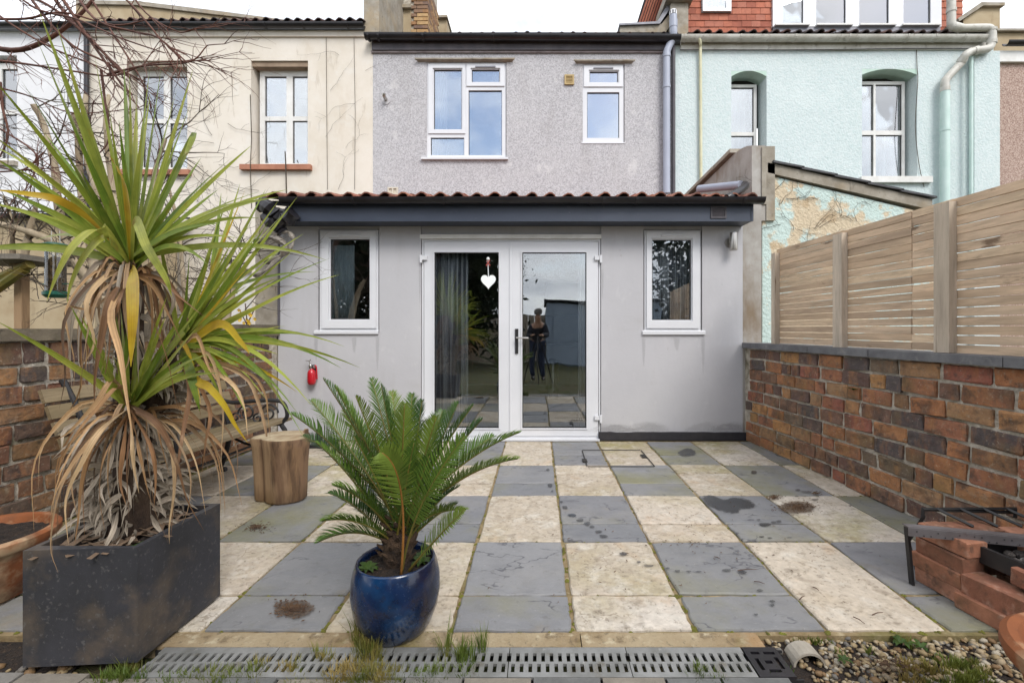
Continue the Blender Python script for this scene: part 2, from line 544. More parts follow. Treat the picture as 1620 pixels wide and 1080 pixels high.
M['room_dark'] = mat('room_dark', S(120, 118, 116, .6), S(100, 98, 98, .6), scale=1, rough=0.9)
M['room_wall'] = mat('room_wall', S(170, 172, 176, .7), rough=0.85)
M['room_floor'] = mat('room_floor', S(178, 172, 162, .8), S(160, 152, 142, .8), scale=3, rough=0.35)
M['unit_white'] = mat('unit_white', S(225, 228, 232, .8), rough=0.35)
M['curtain_stripe'] = mat('curtain_stripe', S(226, 226, 232, .85), S(140, 140, 150, .85), scale=26, lo=.45, hi=.55, detail=2, rough=0.9, stretch=(1, 1, .02))
M['curtain_white'] = mat('curtain_white', S(232, 230, 230, .85), S(206, 204, 206, .82), scale=14, rough=0.9, stretch=(1, 1, .15))
M['blind'] = mat('blind', S(214, 226, 232, .85), S(184, 198, 206, .85), scale=14, rough=0.8, stretch=(1, 1, .1))
M['steel'] = mat('steel', S(190, 186, 180), S(168, 164, 158), scale=30, rough=0.3, metal=0.9, stretch=(1, 1, .1))
M['galv'] = mat('galv', S(176, 176, 174, .8), S(146, 146, 142, .8), scale=9, rough=0.45, metal=0.5, layers=[(S(120, 108, 86, .8), 14, .58, .72, .6), (S(206, 204, 198, .8), 30, .62, .7, .5)], bump=0.1, bscale=50, bdist=.002)
M['black_iron'] = mat('black_iron', S(34, 34, 36, .9), S(48, 46, 46, .9), scale=14, rough=0.5, metal=0.2, layers=[(S(86, 64, 48, .7), 26, .62, .72, .5)], bump=.2, bscale=90, bdist=.002)
M['red'] = mat('red', S(196, 26, 40, .9), S(178, 20, 34, .9), scale=5, rough=0.28, coat=.4)
M['terracotta'] = mat('terracotta', S(172, 100, 52, .62), S(140, 80, 42, .6), scale=5, rough=0.75, bump=.15, bscale=50, bdist=.003, layers=[(S(206, 180, 144, .74), 4, .47, .6, .85), (S(110, 74, 48, .66), 10, .54, .66, .55)])
M['terracotta_sill'] = mat('terracotta_sill', S(196, 136, 108, .76), S(176, 118, 92, .74), scale=7, rough=0.8)
M['blue_glaze'] = mat('blue_glaze', S(14, 46, 92, .6), S(14, 28, 58, .55), scale=5, lo=.38, hi=.62, rough=0.24, coat=.35, rvar=.08,
    layers=[(S(24, 74, 122, .62), 8, .50, .66, .6), (S(30, 26, 44, .6), 3.4, .50, .64, .75, (1, 1, 2.2)), (S(96, 118, 150, .6), 80, .62, .68, .45), (S(46, 40, 48, .6), 26, .58, .66, .5)], bump=.12, bscale=60, bdist=.003)
M['planter'] = mat('planter', S(60, 60, 66, .78), S(50, 50, 54, .78), scale=8, rough=0.62, bump=.25, bscale=120, bdist=.002,
    layers=[(S(118, 102, 84, .75), 4.5, .49, .66, .6), (S(112, 110, 108, .75), 60, .58, .66, .5), (S(38, 37, 38, .8), 3, .55, .7, .5, (1, 1, .3))])
M['soil'] = mat('soil', S(62, 48, 38, .7), S(38, 30, 26, .7), scale=30, rough=0.95, bump=1.0, bscale=60, bdist=.03, layers=[(S(120, 96, 70, .7), 70, .6, .68, .7)])
GREYP = [S(147, 147, 149, .72), S(141, 141, 144, .71), S(151, 151, 153, .72), S(143, 143, 144, .71), S(137, 138, 141, .71)]
CREAMP = [S(214, 202, 186, .73), S(208, 194, 176, .72), S(218, 208, 195, .74), S(203, 190, 172, .72), S(212, 199, 181, .73)]
M['slab_grey'] = mat('slab_grey', GREYP[0], palette=GREYP, rough=0.6, pvar=.07, vscale=7, bump=.6, bscale=8, bdist=.014, bdetail=9, rvar=.12, spec=.4,
    veins=(S(92, 92, 98, .66), 2.6, .010, .8, (1, 1.8, 1)),
    layers=[(S(164, 160, 154, .72), 2.3, .50, .70, .4), (S(118, 120, 126, .70), 4, .52, .68, .4, (1, 2.0, 1)), (S(152, 148, 100, .64), 1.5, .51, .72, .6), (S(190, 188, 184, .72), 60, .64, .70, .35), (S(112, 108, 102, .66), 26, .60, .68, .35), (S(156, 140, 112, .68), 3.4, .60, .74, .45)])
M['slab_cream'] = mat('slab_cream', CREAMP[0], palette=CREAMP, rough=0.78, pvar=.16, vscale=30, bump=.7, bscale=30, bdist=.008, bdetail=9, rvar=.1, spec=.3,
    veins=(S(132, 116, 96, .66), 3.2, .008, .6, (1, 1.8, 1)),
    layers=[(S(188, 170, 142, .72), 3.2, .49, .70, .5), (S(180, 166, 116, .66), 1.5, .51, .72, .55), (S(158, 142, 122, .66), 11, .56, .68, .45), (S(232, 226, 214, .76), 9, .52, .68, .5), (S(110, 98, 82, .64), 44, .60, .66, .5), (S(206, 176, 144, .72), 4.1, .58, .70, .5), (S(148, 136, 118, .66), 26, .56, .64, .4), (S(112, 98, 80, .62), 6, .62, .70, .4, (1, 2, 1))])
M['slab_grey_mossy'] = mat('slab_grey_mossy', GREYP[0], palette=GREYP, rough=0.6, pvar=.07, vscale=7, bump=.6, bscale=8, bdist=.014, bdetail=9, rvar=.12, spec=.4,
    veins=(S(92, 92, 98, .66), 2.6, .010, .8, (1, 1.8, 1)),
    layers=[(S(164, 160, 154, .72), 2.3, .50, .70, .4), (S(118, 120, 126, .70), 4, .52, .68, .4, (1, 2.0, 1)), (S(150, 146, 84, .62), 1.9, .44, .66, .6), (S(190, 188, 184, .72), 60, .64, .70, .35), (S(112, 108, 102, .66), 26, .60, .68, .35), (S(156, 140, 112, .68), 3.4, .60, .74, .45)])
M['slab_cream_mossy'] = mat('slab_cream_mossy', CREAMP[0], palette=CREAMP, rough=0.78, pvar=.16, vscale=30, bump=.7, bscale=30, bdist=.008, bdetail=9, rvar=.1, spec=.3,
    veins=(S(132, 116, 96, .66), 3.2, .008, .6, (1, 1.8, 1)),
    layers=[(S(188, 170, 142, .72), 3.2, .49, .70, .5), (S(170, 160, 84, .62), 1.9, .45, .66, .65), (S(158, 142, 122, .66), 11, .56, .68, .45), (S(232, 226, 214, .76), 9, .52, .68, .5), (S(110, 98, 82, .64), 44, .60, .66, .5), (S(206, 176, 144, .72), 4.1, .58, .70, .5), (S(148, 136, 118, .66), 26, .56, .64, .4), (S(112, 98, 80, .62), 6, .62, .70, .4, (1, 2, 1))])
M['bed'] = mat('bed', S(172, 152, 114, .68), S(140, 118, 82, .66), scale=14, rough=0.95, bump=.8, bscale=90, bdist=.006,
    layers=[(S(206, 190, 156, .7), 22, .56, .68, .7), (S(118, 116, 52, .6), 2.4, .5, .66, .85), (S(84, 70, 50, .6), 9, .58, .7, .6)])
M['edge_conc'] = mat('edge_conc', S(190, 172, 140, .66), S(164, 142, 108, .64), scale=7, rough=0.95, bump=.8, bscale=70, bdist=.006,
    layers=[(S(214, 200, 170, .7), 24, .56, .68, .7), (S(128, 118, 56, .6), 3.2, .55, .7, .8), (S(92, 74, 54, .6), 14, .6, .7, .6), (S(182, 136, 84, .64), 5, .58, .68, .5), (S(86, 78, 62, .6), 40, .58, .66, .5)])
M['sett'] = mat('sett', S(136, 132, 124, .68), palette=[S(136, 132, 126, .66), S(120, 120, 118, .66), S(146, 138, 126, .66)], rough=0.9, pvar=.18, vscale=20, bump=.5, bscale=70, bdist=.006)
BRK = [S(184, 130, 88, .78), S(166, 114, 82, .78), S(138, 104, 84, .78), S(110, 92, 84, .74), S(170, 114, 86, .78), S(190, 142, 92, .78), S(152, 122, 88, .78), S(98, 89, 88, .74),
       S(180, 122, 82, .78), S(132, 100, 84, .78), S(158, 98, 80, .78), S(172, 134, 98, .78), S(124, 106, 88, .78), S(186, 138, 94, .78), S(144, 110, 82, .78), S(114, 90, 82, .74)]
BLAY = [(S(84, 72, 64, .72), 6, .50, .64, .65), (S(190, 132, 78, .8), 8, .51, .66, .45, (1.5, 1, .5)), (S(150, 94, 72, .7), 5, .54, .66, .4), (S(120, 106, 68, .64), 4.5, .53, .67, .5), (S(56, 52, 53, .7), 13, .58, .66, .6), (S(176, 160, 138, .68), 22, .58, .70, .5), (S(204, 190, 168, .72), 60, .61, .68, .5), (S(110, 96, 84, .68), 34, .54, .64, .4)]
M['brick_old'] = mat('brick_old', BRK[0], palette=BRK, rough=0.88, pvar=.26, vscale=18, bump=.8, bscale=34, bdist=.012, bdetail=8, layers=BLAY)
BRKL = [S(142, 102, 76, .72), S(124, 92, 74, .7), S(104, 86, 74, .7), S(148, 108, 76, .72), S(92, 80, 74, .7), S(134, 92, 70, .7), S(154, 116, 82, .72), S(112, 88, 74, .7), S(138, 112, 82, .7), S(100, 78, 70, .7)]
M['brick_left'] = mat('brick_left', BRKL[0], palette=BRKL, rough=0.88, pvar=.26, vscale=18, bump=.8, bscale=34, bdist=.012, bdetail=8, layers=BLAY)
M['mortar'] = mat('mortar', S(214, 205, 190, .88), S(176, 166, 150, .8), scale=18, rough=0.97, bump=1.0, bscale=70, bdist=.014,
    layers=[(S(196, 188, 172, .7), 30, .56, .68, .7), (S(90, 82, 70, .62), 8, .56, .7, .7), (S(112, 104, 58, .6), 3, .56, .7, .6)])
M['brick_red'] = mat('brick_red', S(172, 116, 88, .74), palette=[S(174, 118, 90, .74), S(158, 104, 80, .72), S(182, 128, 102, .76), S(150, 100, 76, .7)], rough=0.9, pvar=.24, vscale=14, bump=.6, bscale=60, bdist=.006,
    layers=[(S(112, 84, 66, .66), 6, .48, .64, .7), (S(98, 94, 62, .6), 5, .52, .68, .6), (S(200, 164, 142, .74), 22, .54, .68, .45), (S(84, 70, 60, .64), 18, .56, .66, .6)])
M['brick_stock'] = mat('brick_stock', S(190, 150, 106, .74), palette=[S(196, 156, 108, .74), S(178, 134, 94, .72), S(156, 124, 100, .7), S(206, 170, 122, .74), S(138, 112, 98, .7)], rough=0.9, pvar=.2, vscale=14, bump=.3, bscale=50, bdist=.005)
TILP = [S(166, 104, 82, .72), S(150, 94, 76, .7), S(174, 114, 90, .72), S(140, 92, 76, .7), S(164, 110, 90, .72)]
M['pantile'] = mat('pantile', TILP[0], palette=TILP, rough=0.85, pvar=.25, vscale=14, bump=.3, bscale=50, bdist=.004, layers=[(S(94, 66, 56, .7), 9, .54, .68, .7), (S(196, 160, 130, .74), 22, .62, .7, .5), (S(60, 54, 48, .7), 30, .62, .69, .6)])
M['pantile_dark'] = mat('pantile_dark', S(74, 60, 58), palette=[S(78, 62, 60, .8), S(64, 54, 54, .8), S(92, 66, 60, .8)], rough=0.85, pvar=.25, vscale=14)
HUNG = [S(190, 112, 86, .74), S(180, 104, 80, .72), S(198, 122, 96, .74), S(172, 98, 76, .72), S(186, 116, 94, .74)]
M['hung_tile'] = mat('hung_tile', HUNG[0], palette=HUNG, rough=0.85, pvar=.16, vscale=9, layers=[(S(160, 88, 68, .74), 8, .55, .7, .5)])
M['slate'] = mat('slate', S(92, 92, 96, .7), S(70, 70, 74, .7), scale=8, rough=0.7, pvar=.2, vscale=12, rnd=True)
M['lead'] = mat('lead', S(150, 150, 158, .75), S(128, 128, 136, .72), scale=6, rough=0.5, metal=.2)
M['coping_grey'] = mat('coping_grey', S(136, 136, 138, .68), S(112, 112, 116, .66), scale=9, rough=0.85, bump=.4, bscale=40, bdist=.006, rnd=True, layers=[(S(166, 164, 160, .68), 16, .58, .7, .6), (S(100, 92, 74, .62), 6, .6, .72, .5)])
M['coping_old'] = mat('coping_old', S(140, 128, 108, .68), S(108, 98, 84, .66), scale=9, rough=0.95, bump=.6, bscale=50, bdist=.008, rnd=True, layers=[(S(176, 166, 146, .68), 18, .58, .7, .6), (S(110, 106, 56, .62), 5, .54, .7, .5), (S(62, 56, 50, .6), 22, .62, .7, .7)])
WOODP = [S(216, 188, 158, .9), S(204, 176, 146, .86), S(190, 164, 138, .84), S(222, 196, 164, .92), S(196, 170, 142, .84), S(210, 184, 156, .9)]
def wood(name, pal, st, k=1.0):
    return mat(name, pal[0], palette=pal, rough=0.82, pvar=.2, vscale=14, stretch=st, bump=.45, bscale=40, bdist=.004, bdetail=8,
               layers=[(tuple(0.6 * c for c in pal[0][:3]) + (1,), 22, .54, .66, .5), (tuple(min(1, 1.3 * c) for c in pal[0][:3]) + (1,), 10, .50, .66, .5), (S(110, 82, 58, .7), 7, .62, .68, .8, (1, 3, 1)), (tuple(0.7 * c for c in pal[0][:3]) + (1,), 60, .52, .6, .4)])
M['fence_wood'] = wood('fence_wood', WOODP, (1, .10, 1.2))
M['post_wood'] = wood('post_wood', [S(208, 192, 172, .88), S(198, 182, 162, .86)], (1, 1, .10))
M['bench_wood'] = wood('bench_wood', [S(142, 124, 92, .68), S(128, 112, 80, .66), S(152, 134, 104, .7)], (1, .10, 1.2))
M['stump_bark'] = mat('stump_bark', S(180, 148, 112, .78), S(134, 104, 78, .74), scale=9, lo=.42, hi=.56, rough=0.8, stretch=(1, 1, .12), bump=.7, bscale=14, bdist=.014,
    layers=[(S(168, 132, 90, .72), 10, .55, .7, .6), (S(74, 52, 38, .65), 11, .53, .63, .75), (S(180, 158, 124, .7), 24, .64, .72, .4)])
M['stump_top'] = mat('stump_top', S(200, 182, 150, .74), S(160, 136, 104, .72), scale=11, rough=0.8, bump=.3, bscale=40, bdist=.004)
M['bark'] = mat('bark', S(204, 188, 160, .78), S(164, 144, 118, .74), scale=12, rough=0.9, stretch=(1, 1, .4), bump=.6, bscale=30, bdist=.008, rnd=True,
    layers=[(S(96, 80, 62, .7), 9, .57, .7, .6), (S(204, 190, 164, .74), 20, .6, .72, .5)])
M['twig'] = mat('twig', S(108, 78, 62, .7), S(76, 54, 44, .7), scale=8, rough=0.85, rnd=True)
M['twig_red'] = mat('twig_red', S(122, 76, 58, .72), S(88, 54, 44, .7), scale=6, rough=0.7, rnd=True, layers=[(S(160, 120, 98, .7), 14, .58, .7, .5)])
M['vine'] = mat('vine', S(104, 92, 76, .7), S(70, 60, 50, .7), scale=10, rough=0.9)
M['vine_dark'] = mat('vine_dark', S(74, 62, 52, .7), S(48, 40, 36, .7), scale=10, rough=0.9)
CORD = [S(152, 166, 62, .72), S(168, 178, 70, .74), S(134, 156, 58, .7), S(178, 182, 78, .74), S(118, 144, 52, .68), S(160, 170, 74, .72)]
M['cord_leaf'] = leaf_mat('cord_leaf', CORD[0], None, palette=CORD, fibre=.28, tl=.3, rough=.36, layers=[(S(184, 178, 84, .66), 5, .50, .68, .6), (S(88, 108, 40, .6), 8, .52, .68, .5), (S(170, 130, 60, .64), 7, .62, .7, .6)])
M['cord_yellow'] = leaf_mat('cord_yellow', fibre=.15, c=S(222, 190, 54, .72), c2=S(200, 158, 48, .7), tl=.3, rough=.4, layers=[(S(186, 186, 62, .66), 5, .5, .7, .6)])
DEAD = [S(196, 158, 114, .74), S(176, 136, 94, .72), S(208, 176, 134, .76), S(152, 112, 76, .7), S(186, 154, 118, .74), S(136, 100, 70, .68)]
M['dead_leaf'] = leaf_mat('dead_leaf', DEAD[0], None, palette=DEAD, fibre=.38, tl=.15, rough=.65, layers=[(S(120, 84, 58, .7), 7, .55, .7, .6), (S(214, 188, 154, .76), 9, .6, .74, .5)])
M['dead_grey'] = leaf_mat('dead_grey', S(160, 144, 126, .72), None, fibre=.38, palette=[S(164, 148, 130, .7), S(134, 112, 92, .68), S(186, 172, 154, .72), S(112, 88, 70, .66), S(150, 120, 92, .7)], tl=.1, rough=.75)
M['cord_trunk'] = mat('cord_trunk', S(92, 72, 56, .68), S(58, 44, 36, .66), scale=14, rough=0.95, bump=1, bscale=30, bdist=.02, stretch=(1, 1, .5))
M['cycad_leaf'] = leaf_mat('cycad_leaf', S(74, 104, 48, .62), None, palette=[S(92, 124, 52, .68), S(110, 140, 58, .7), S(78, 110, 50, .66), S(126, 148, 62, .72), S(70, 104, 54, .65)], tl=.25, rough=.36)
M['cycad_stem'] = mat('cycad_stem', S(150, 128, 58, .66), S(120, 118, 52, .64), scale=9, rough=0.55, rnd=True)
M['cycad_stem_o'] = mat('cycad_stem_o', S(186, 124, 58, .7), S(150, 104, 48, .68), scale=9, rough=0.55)
M['cycad_trunk'] = mat('cycad_trunk', S(94, 72, 52, .68), S(52, 40, 32, .66), scale=24, rough=0.95, bump=1, bscale=40, bdist=.02)
M['weed'] = leaf_mat('weed', S(92, 120, 56, .58), S(70, 98, 46, .56), tl=.3)
GRASSP = [S(96, 128, 52, .6), S(116, 142, 60, .6), S(168, 150, 84, .66), S(80, 116, 46, .58)]
M['grass'] = leaf_mat('grass', S(98, 130, 52, .6), S(140, 146, 66, .62), scale=3.2, tl=.3, layers=[(S(190, 160, 100, .68), 2.2, .52, .62, .75)])
M['lawn'] = mat('lawn', S(86, 100, 50, .6), S(110, 96, 62, .62), scale=7, rough=0.95, bump=1, bscale=60, bdist=.03, layers=[(S(70, 56, 42, .6), 11, .56, .68, .8)])
M['gravel'] = mat('gravel', S(206, 184, 146, .72), None, rough=0.7, pvar=.2, vscale=40)
M['debris'] = mat('debris', S(120, 92, 66, .68), S(84, 62, 48, .66), scale=20, rough=0.95, bump=.8, bscale=70, bdist=.01)
M['wet'] = mat('wet', S(70, 72, 76, .55), S(82, 84, 88, .55), scale=8, rough=0.16, spec=.6)
M['wet_dry'] = mat('wet_dry', S(84, 84, 86, .55), S(70, 70, 72, .55), scale=8, rough=0.45)
def soften(m, hard=.5):
    nt = m.node_tree
    at = _n(nt, 'ShaderNodeAttribute'); at.attribute_name = 'fade'
    tc = _n(nt, 'ShaderNodeTexCoord')
    no = _noise(nt, tc.outputs['Object'], 45, 5, .65)
    ad = _n(nt, 'ShaderNodeMath', operation='MULTIPLY_ADD'); ad.inputs[1].default_value = 1.0
    nt.links.new(no, ad.inputs[0]); nt.links.new(at.outputs['Fac'], ad.inputs[2])
    f = _ramp(nt, ad.outputs[0], .78, 1.12)
    t = _n(nt, 'ShaderNodeBsdfTransparent')
    mu = _n(nt, 'ShaderNodeMath', operation='MULTIPLY'); mu.inputs[1].default_value = hard
    nt.links.new(f, mu.inputs[0])
    mx = _n(nt, 'ShaderNodeMixShader')
    nt.links.new(mu.outputs[0], mx.inputs[0]); nt.links.new(t.outputs[0], mx.inputs[1]); nt.links.new(nt.nodes['Principled BSDF'].outputs[0], mx.inputs[2])
    nt.links.new(mx.outputs[0], nt.nodes['Material Output'].inputs['Surface'])
soften(M['wet'], .68); soften(M['wet_dry'], .5)
M['grime'] = mat('grime', S(120, 114, 106, .7), S(96, 92, 86, .68), scale=14, rough=.95)
soften(M['grime'], .11)
M['mud_film'] = mat('mud_film', S(118, 90, 62, .66), S(84, 64, 46, .64), scale=30, rough=.95, bump=.6, bscale=70, bdist=.006)
soften(M['mud_film'], .55)
M['green_plastic'] = mat('green_plastic', S(20, 92, 74, .8), rough=0.35)
M['clear_plastic'] = glass_mat('clear_plastic', refl=.08, tint=(.9, .92, .92, 1))
M['seed'] = mat('seed', S(170, 140, 96, .7), S(84, 68, 50, .7), scale=60, rough=0.9, bump=.8, bscale=90, bdist=.01)
M['heart'] = mat('heart', S(250, 252, 250, .95), S(240, 246, 244, .92), scale=12, rough=0.5)
M['ribbon'] = mat('ribbon', S(190, 90, 84, .8), rough=0.6)
M['shed_blue'] = mat('shed_blue', S(176, 192, 210, .8), S(160, 176, 196, .8), scale=5, rough=0.8)
M['felt'] = mat('felt', S(44, 44, 48, .8), rough=0.95)
M['crown_dark'] = leaf_mat('crown_dark', S(58, 70, 42, .5), S(40, 52, 34, .5), scale=2, tl=.15)
M['manhole'] = mat('manhole', S(78, 76, 72, .66), S(56, 54, 52, .66), scale=12, rough=0.7, metal=.3)
M['bitumen'] = mat('bitumen', S(42, 41, 46, .85), S(56, 54, 58, .85), scale=7, rough=0.6, bump=.4, bscale=30, bdist=.006)
M['ash'] = mat('ash', S(120, 112, 106, .7), S(44, 40, 40, .7), scale=22, rough=0.95, bump=1, bscale=40, bdist=.02, layers=[(S(200, 196, 192, .75), 16, .6, .68, .8)])
M['tray_metal'] = mat('tray_metal', S(104, 98, 98, .8), S(130, 126, 128, .8), scale=7, rough=0.5, metal=.3, layers=[(S(150, 148, 152, .8), 5, .5, .7, .7, (.6, 1, 1)), (S(84, 58, 44, .7), 14, .6, .7, .6)])
M['cloth_dark'] = mat('cloth_dark', S(40, 42, 52, .8), rough=0.9)
M['jeans'] = mat('jeans', S(52, 62, 88, .8), rough=0.9)
M['skin'] = mat('skin', S(204, 160, 134, .8), rough=0.55)
M['hair'] = mat('hair', S(110, 104, 98, .7), rough=0.7)
# ------------------------------------------------------------------ ground
Y1, Y2 = 4.77, 7.35
def U(px): return X(px, Y1)
def V(py): return Z(py, Y1)

mb = MB()
n = 40
mb.poly([(-260, -260, -0.045), (260, -260, -0.045), (260, 260, -0.045), (-260, 260, -0.045)])
g = mb.build('ground', M['lawn'], recentre=False)
tag(g, kind='structure')

# patio: mortar bed, slabs as pieces
COLX = [-2.75, -2.26, -1.76, -1.294, -0.828, -0.338, 0.1325, 0.603, 1.109, 1.576, 2.07, 2.45]
def wallx_r(y): return 2.157 + 0.074 * (4.73 - y)
def wallx_l(y): return -2.73 - 0.067 * (4.77 - y)
mb = MB()
mb.box(-3.05, 2.55, 1.73, 4.80, -0.06, -0.011)
patio = mb.build('patio', M['bed'], recentre=False)
tag(patio, kind='structure')

slab_no = [0]
def slab(x0, x1, y0, y1, grey, dz=None):
    rr = R
    sx, sy = (x0 + x1) / 2, (y0 + y1) / 2
    mossy = (sx < -1.2 and sy > 2.3) or sx < -1.9 or sx > 2.0 or (sx > .75 and sy > 3.5) or (1.5 < sx and 2.4 < sy < 3.3) or (sx > 1.9 and sy < 2.2)
    g_ = 0.0065
    x0 += g_ + rr.uniform(-.002, .003); x1 -= g_ + rr.uniform(-.002, .003)
    y0 += g_ + rr.uniform(-.002, .003); y1 -= g_ + rr.uniform(-.002, .003)
    if x1 - x0 < 0.05 or y1 - y0 < 0.05: return None
    tilt = [rr.uniform(-.003, .003) for _ in range(4)]
    def zz(u, v):
        return (tilt[0] * (1 - u) + tilt[1] * u) * (1 - v) + (tilt[2] * (1 - u) + tilt[3] * u) * v
    cx, cy = (x0 + x1) / 2, (y0 + y1) / 2
    pts = []
    ne = 7
    for side in range(4):
        for k in range(ne):
            t = k / ne
            u, v = ((t, 0), (1, t), (1 - t, 1), (0, 1 - t))[side]
            j = 0.004 if k else 0.002
            if side == 0 and k == 0: pass
            px_ = x0 + (x1 - x0) * u + rr.uniform(-j, j)
            py_ = y0 + (y1 - y0) * v + rr.uniform(-j, j)
            if k == 0:      # knock the corner off a little
                px_ += (cx - px_) * .012; py_ += (cy - py_) * .012
            pts.append((px_, py_, zz(u, v)))
    mb = MB()
    c = Vector((cx, cy, 0))
    top_in = mb.v(*[(c.x + (p[0] - c.x) * .975, c.y + (p[1] - c.y) * .975, p[2]) for p in pts])
    top_out = mb.v(*[(p[0], p[1], p[2] - .004 - rr.uniform(0, .003)) for p in pts])
    bot = mb.v(*[(p[0], p[1], -.02) for p in pts])
    m = len(pts)
    mb.bm.faces.new(top_in)
    for i in range(m):
        j = (i + 1) % m
        mb.bm.faces.new([top_out[i], top_out[j], top_in[j], top_in[i]])
        mb.bm.faces.new([bot[i], bot[j], top_out[j], top_out[i]])
    slab_no[0] += 1
    return mb.build('slab', M[('slab_grey' if grey else 'slab_cream') + ('_mossy' if mossy else '')], patio)

RZ = [4.71, 3.887, 3.172, 2.479, 1.981, 1.742]
def zrow(py): return F * CH / (py - CY)
# rows from the house outwards; grey where (row + column) is even, with the joins the photograph shows
for r in range(5):
    ya, yb = RZ[r + 1], RZ[r]
    for ci in range(11):
        xa, xb = COLX[ci], COLX[ci + 1]
        rr_ = r if r < 4 else 3
        grey = (rr_ + ci) % 2 == 0
        if ci == 10: grey = r in (0, 2)
        if ci <= 4 and r < 3:
            ya2, yb2 = ya - .02, yb - .02
        # joints within a row
        cut = None
        if r == 0 and grey: cut = ya + (yb - ya) * .38
        if r == 1: cut = {5: zrow(764), 6: zrow(749), 7: zrow(764), 8: zrow(748)}.get(ci)
        if r == 2 and ci in (4, 6, 7, 8): cut = zrow(828)
        if ci == 9 and r == 3:
            continue                      # one long cream slab below (columns 8/9)
        if r == 3 and ci == 8:
            slab(xa, xb, RZ[5], RZ[3], False); continue
        if r == 4 and ci == 8: continue
        if cut:
            slab(xa, xb, ya, cut, grey); slab(xa, xb, cut, yb, grey)
        else:
            slab(xa, xb, ya, yb, grey)
slab(COLX[9], COLX[10], 1.99, 2.479, True)
slab(COLX[10] + 0.0, COLX[11], 1.99, 2.479, True)
for ci in (0, 1):
    slab(COLX[ci] - .3 if ci == 0 else COLX[ci], COLX[ci + 1], 1.40 if ci == 0 else 1.62, 1.72, True) if ci == 0 else None

# cast concrete edge in front of the slabs
for a, b, nm in ((-1.62, -0.34, 0), (-0.34, 0.158, 0), (0.158, 0.83, 0)):
    mb = MB()
    pts = []
    k = 14
    for i in range(k + 1):
        t = a + .002 + (b - a - .004) * i / k
        pts.append((t, 1.660 + R.uniform(-.002, .002), -.05))
    for i in range(k, -1, -1):
        t = a + .002 + (b - a - .004) * i / k
        pts.append((t, 1.737 + R.uniform(-.003, .003), -.05))
    mb.prism(pts, (0, 0, .046))
    o = mb.build('concrete_edge', M['edge_conc'], bevel=.005)
    tag(o, kind='structure')

# ------------------------------------------------------------------ house block helper
def window(parent, name, x0, x1, z0, z1, y, panes, depth=.07, mat_f='upvc', glass='glass', sill=None, sashes=(), gl_in=.03, room=.9, room_mat='room_dark', beads=True):
    """frame as one mesh with openings for the panes; each pane is a sub-part; sashes are raised frames"""
    mb = MB()
    mb.slab_holes(x0, x1, z0, z1, y, depth, panes)
    w = mb.build(name, M[mat_f], parent, bevel=.004)
    for (sx0, sx1, sz0, sz1, hole) in sashes:
        mb = MB()
        mb.slab_holes(sx0, sx1, sz0, sz1, y - .018, .0165, [hole])
        mb.build('sash', M[mat_f], w, bevel=.004)
    for (a, b, c, d) in panes:
        mb = MB()
        mb.box(a - .006, b + .006, y + gl_in, y + gl_in + .006, c - .006, d + .006)
        mb.build('pane', M[glass], w)
        if beads:
            mb = MB()
            mb.slab_holes(a - .001, b + .001, c - .001, d + .001, y + gl_in - .008, .006, [(a + .008, b - .008, c + .008, d - .008)])
            mb.build('gasket', M['gap_dark'], w)
    if sill:
        sx0, sx1, sz0, sz1, proj, sm = sill
        mb = MB()
        mb.prism([(sx0, y - proj, sz0), (sx0, y - proj, sz0 + (sz1 - sz0) * .7), (sx0, y - .002, sz1), (sx0, y - .002, sz0)], (sx1 - sx0, 0, 0))
        mb.build('sill', M[sm], w, bevel=.004)
    if room:
        mb = MB()
        e = .12
        a0, a1, c0, c1 = x0 - e, x1 + e, z0 - e, z1 + e
        ya, yb = y + depth + .2, y + depth + .2 + room
        pts = lambda yy: [(a0, yy, c0), (a1, yy, c0), (a1, yy, c1), (a0, yy, c1)]
        f, b = pts(ya), pts(yb)
        mb.poly(b)
        for i in range(4):
            j = (i + 1) % 4
            mb.poly([f[i], f[j], b[j], b[i]])
        mb.build('room', M[room_mat], w, weld=True)
    return w

def gutter(parent, x0, x1, y, z, r, m, drop=0.0, name='gutter'):
    """half-round gutter along X; z is the rim height"""
    mb = MB()
    k = 10
    outer = [(x0, y + r * math.cos(math.pi + math.pi * i / k), z + r * math.sin(math.pi + math.pi * i / k) * 1.05) for i in range(k + 1)]
    inner = [(x0, y + (r - .008) * math.cos(2 * math.pi - math.pi * i / k), z + (r - .008) * math.sin(2 * math.pi - math.pi * i / k) * 1.05) for i in range(k + 1)]
    mb.prism(outer + inner, (x1 - x0, 0, drop))
    return auto_smooth(mb.build(name, M[m], parent), 35)

def gutter_clip(gut, xs, y, z, r, m):
    for x in xs:
        mb = MB()
        k = 8
        q = r + .007
        pts = [(x - .014, y + q * math.cos(math.pi + math.pi * i / k), z + q * math.sin(math.pi + math.pi * i / k) * 1.05) for i in range(k + 1)]
        inner = [(x - .014, y + (r + .001) * math.cos(2 * math.pi - math.pi * i / k), z + (r + .001) * math.sin(2 * math.pi - math.pi * i / k) * 1.05) for i in range(k + 1)]
        mb.prism(pts + inner, (.028, 0, 0))
        mb.build('bracket', M[m], gut)

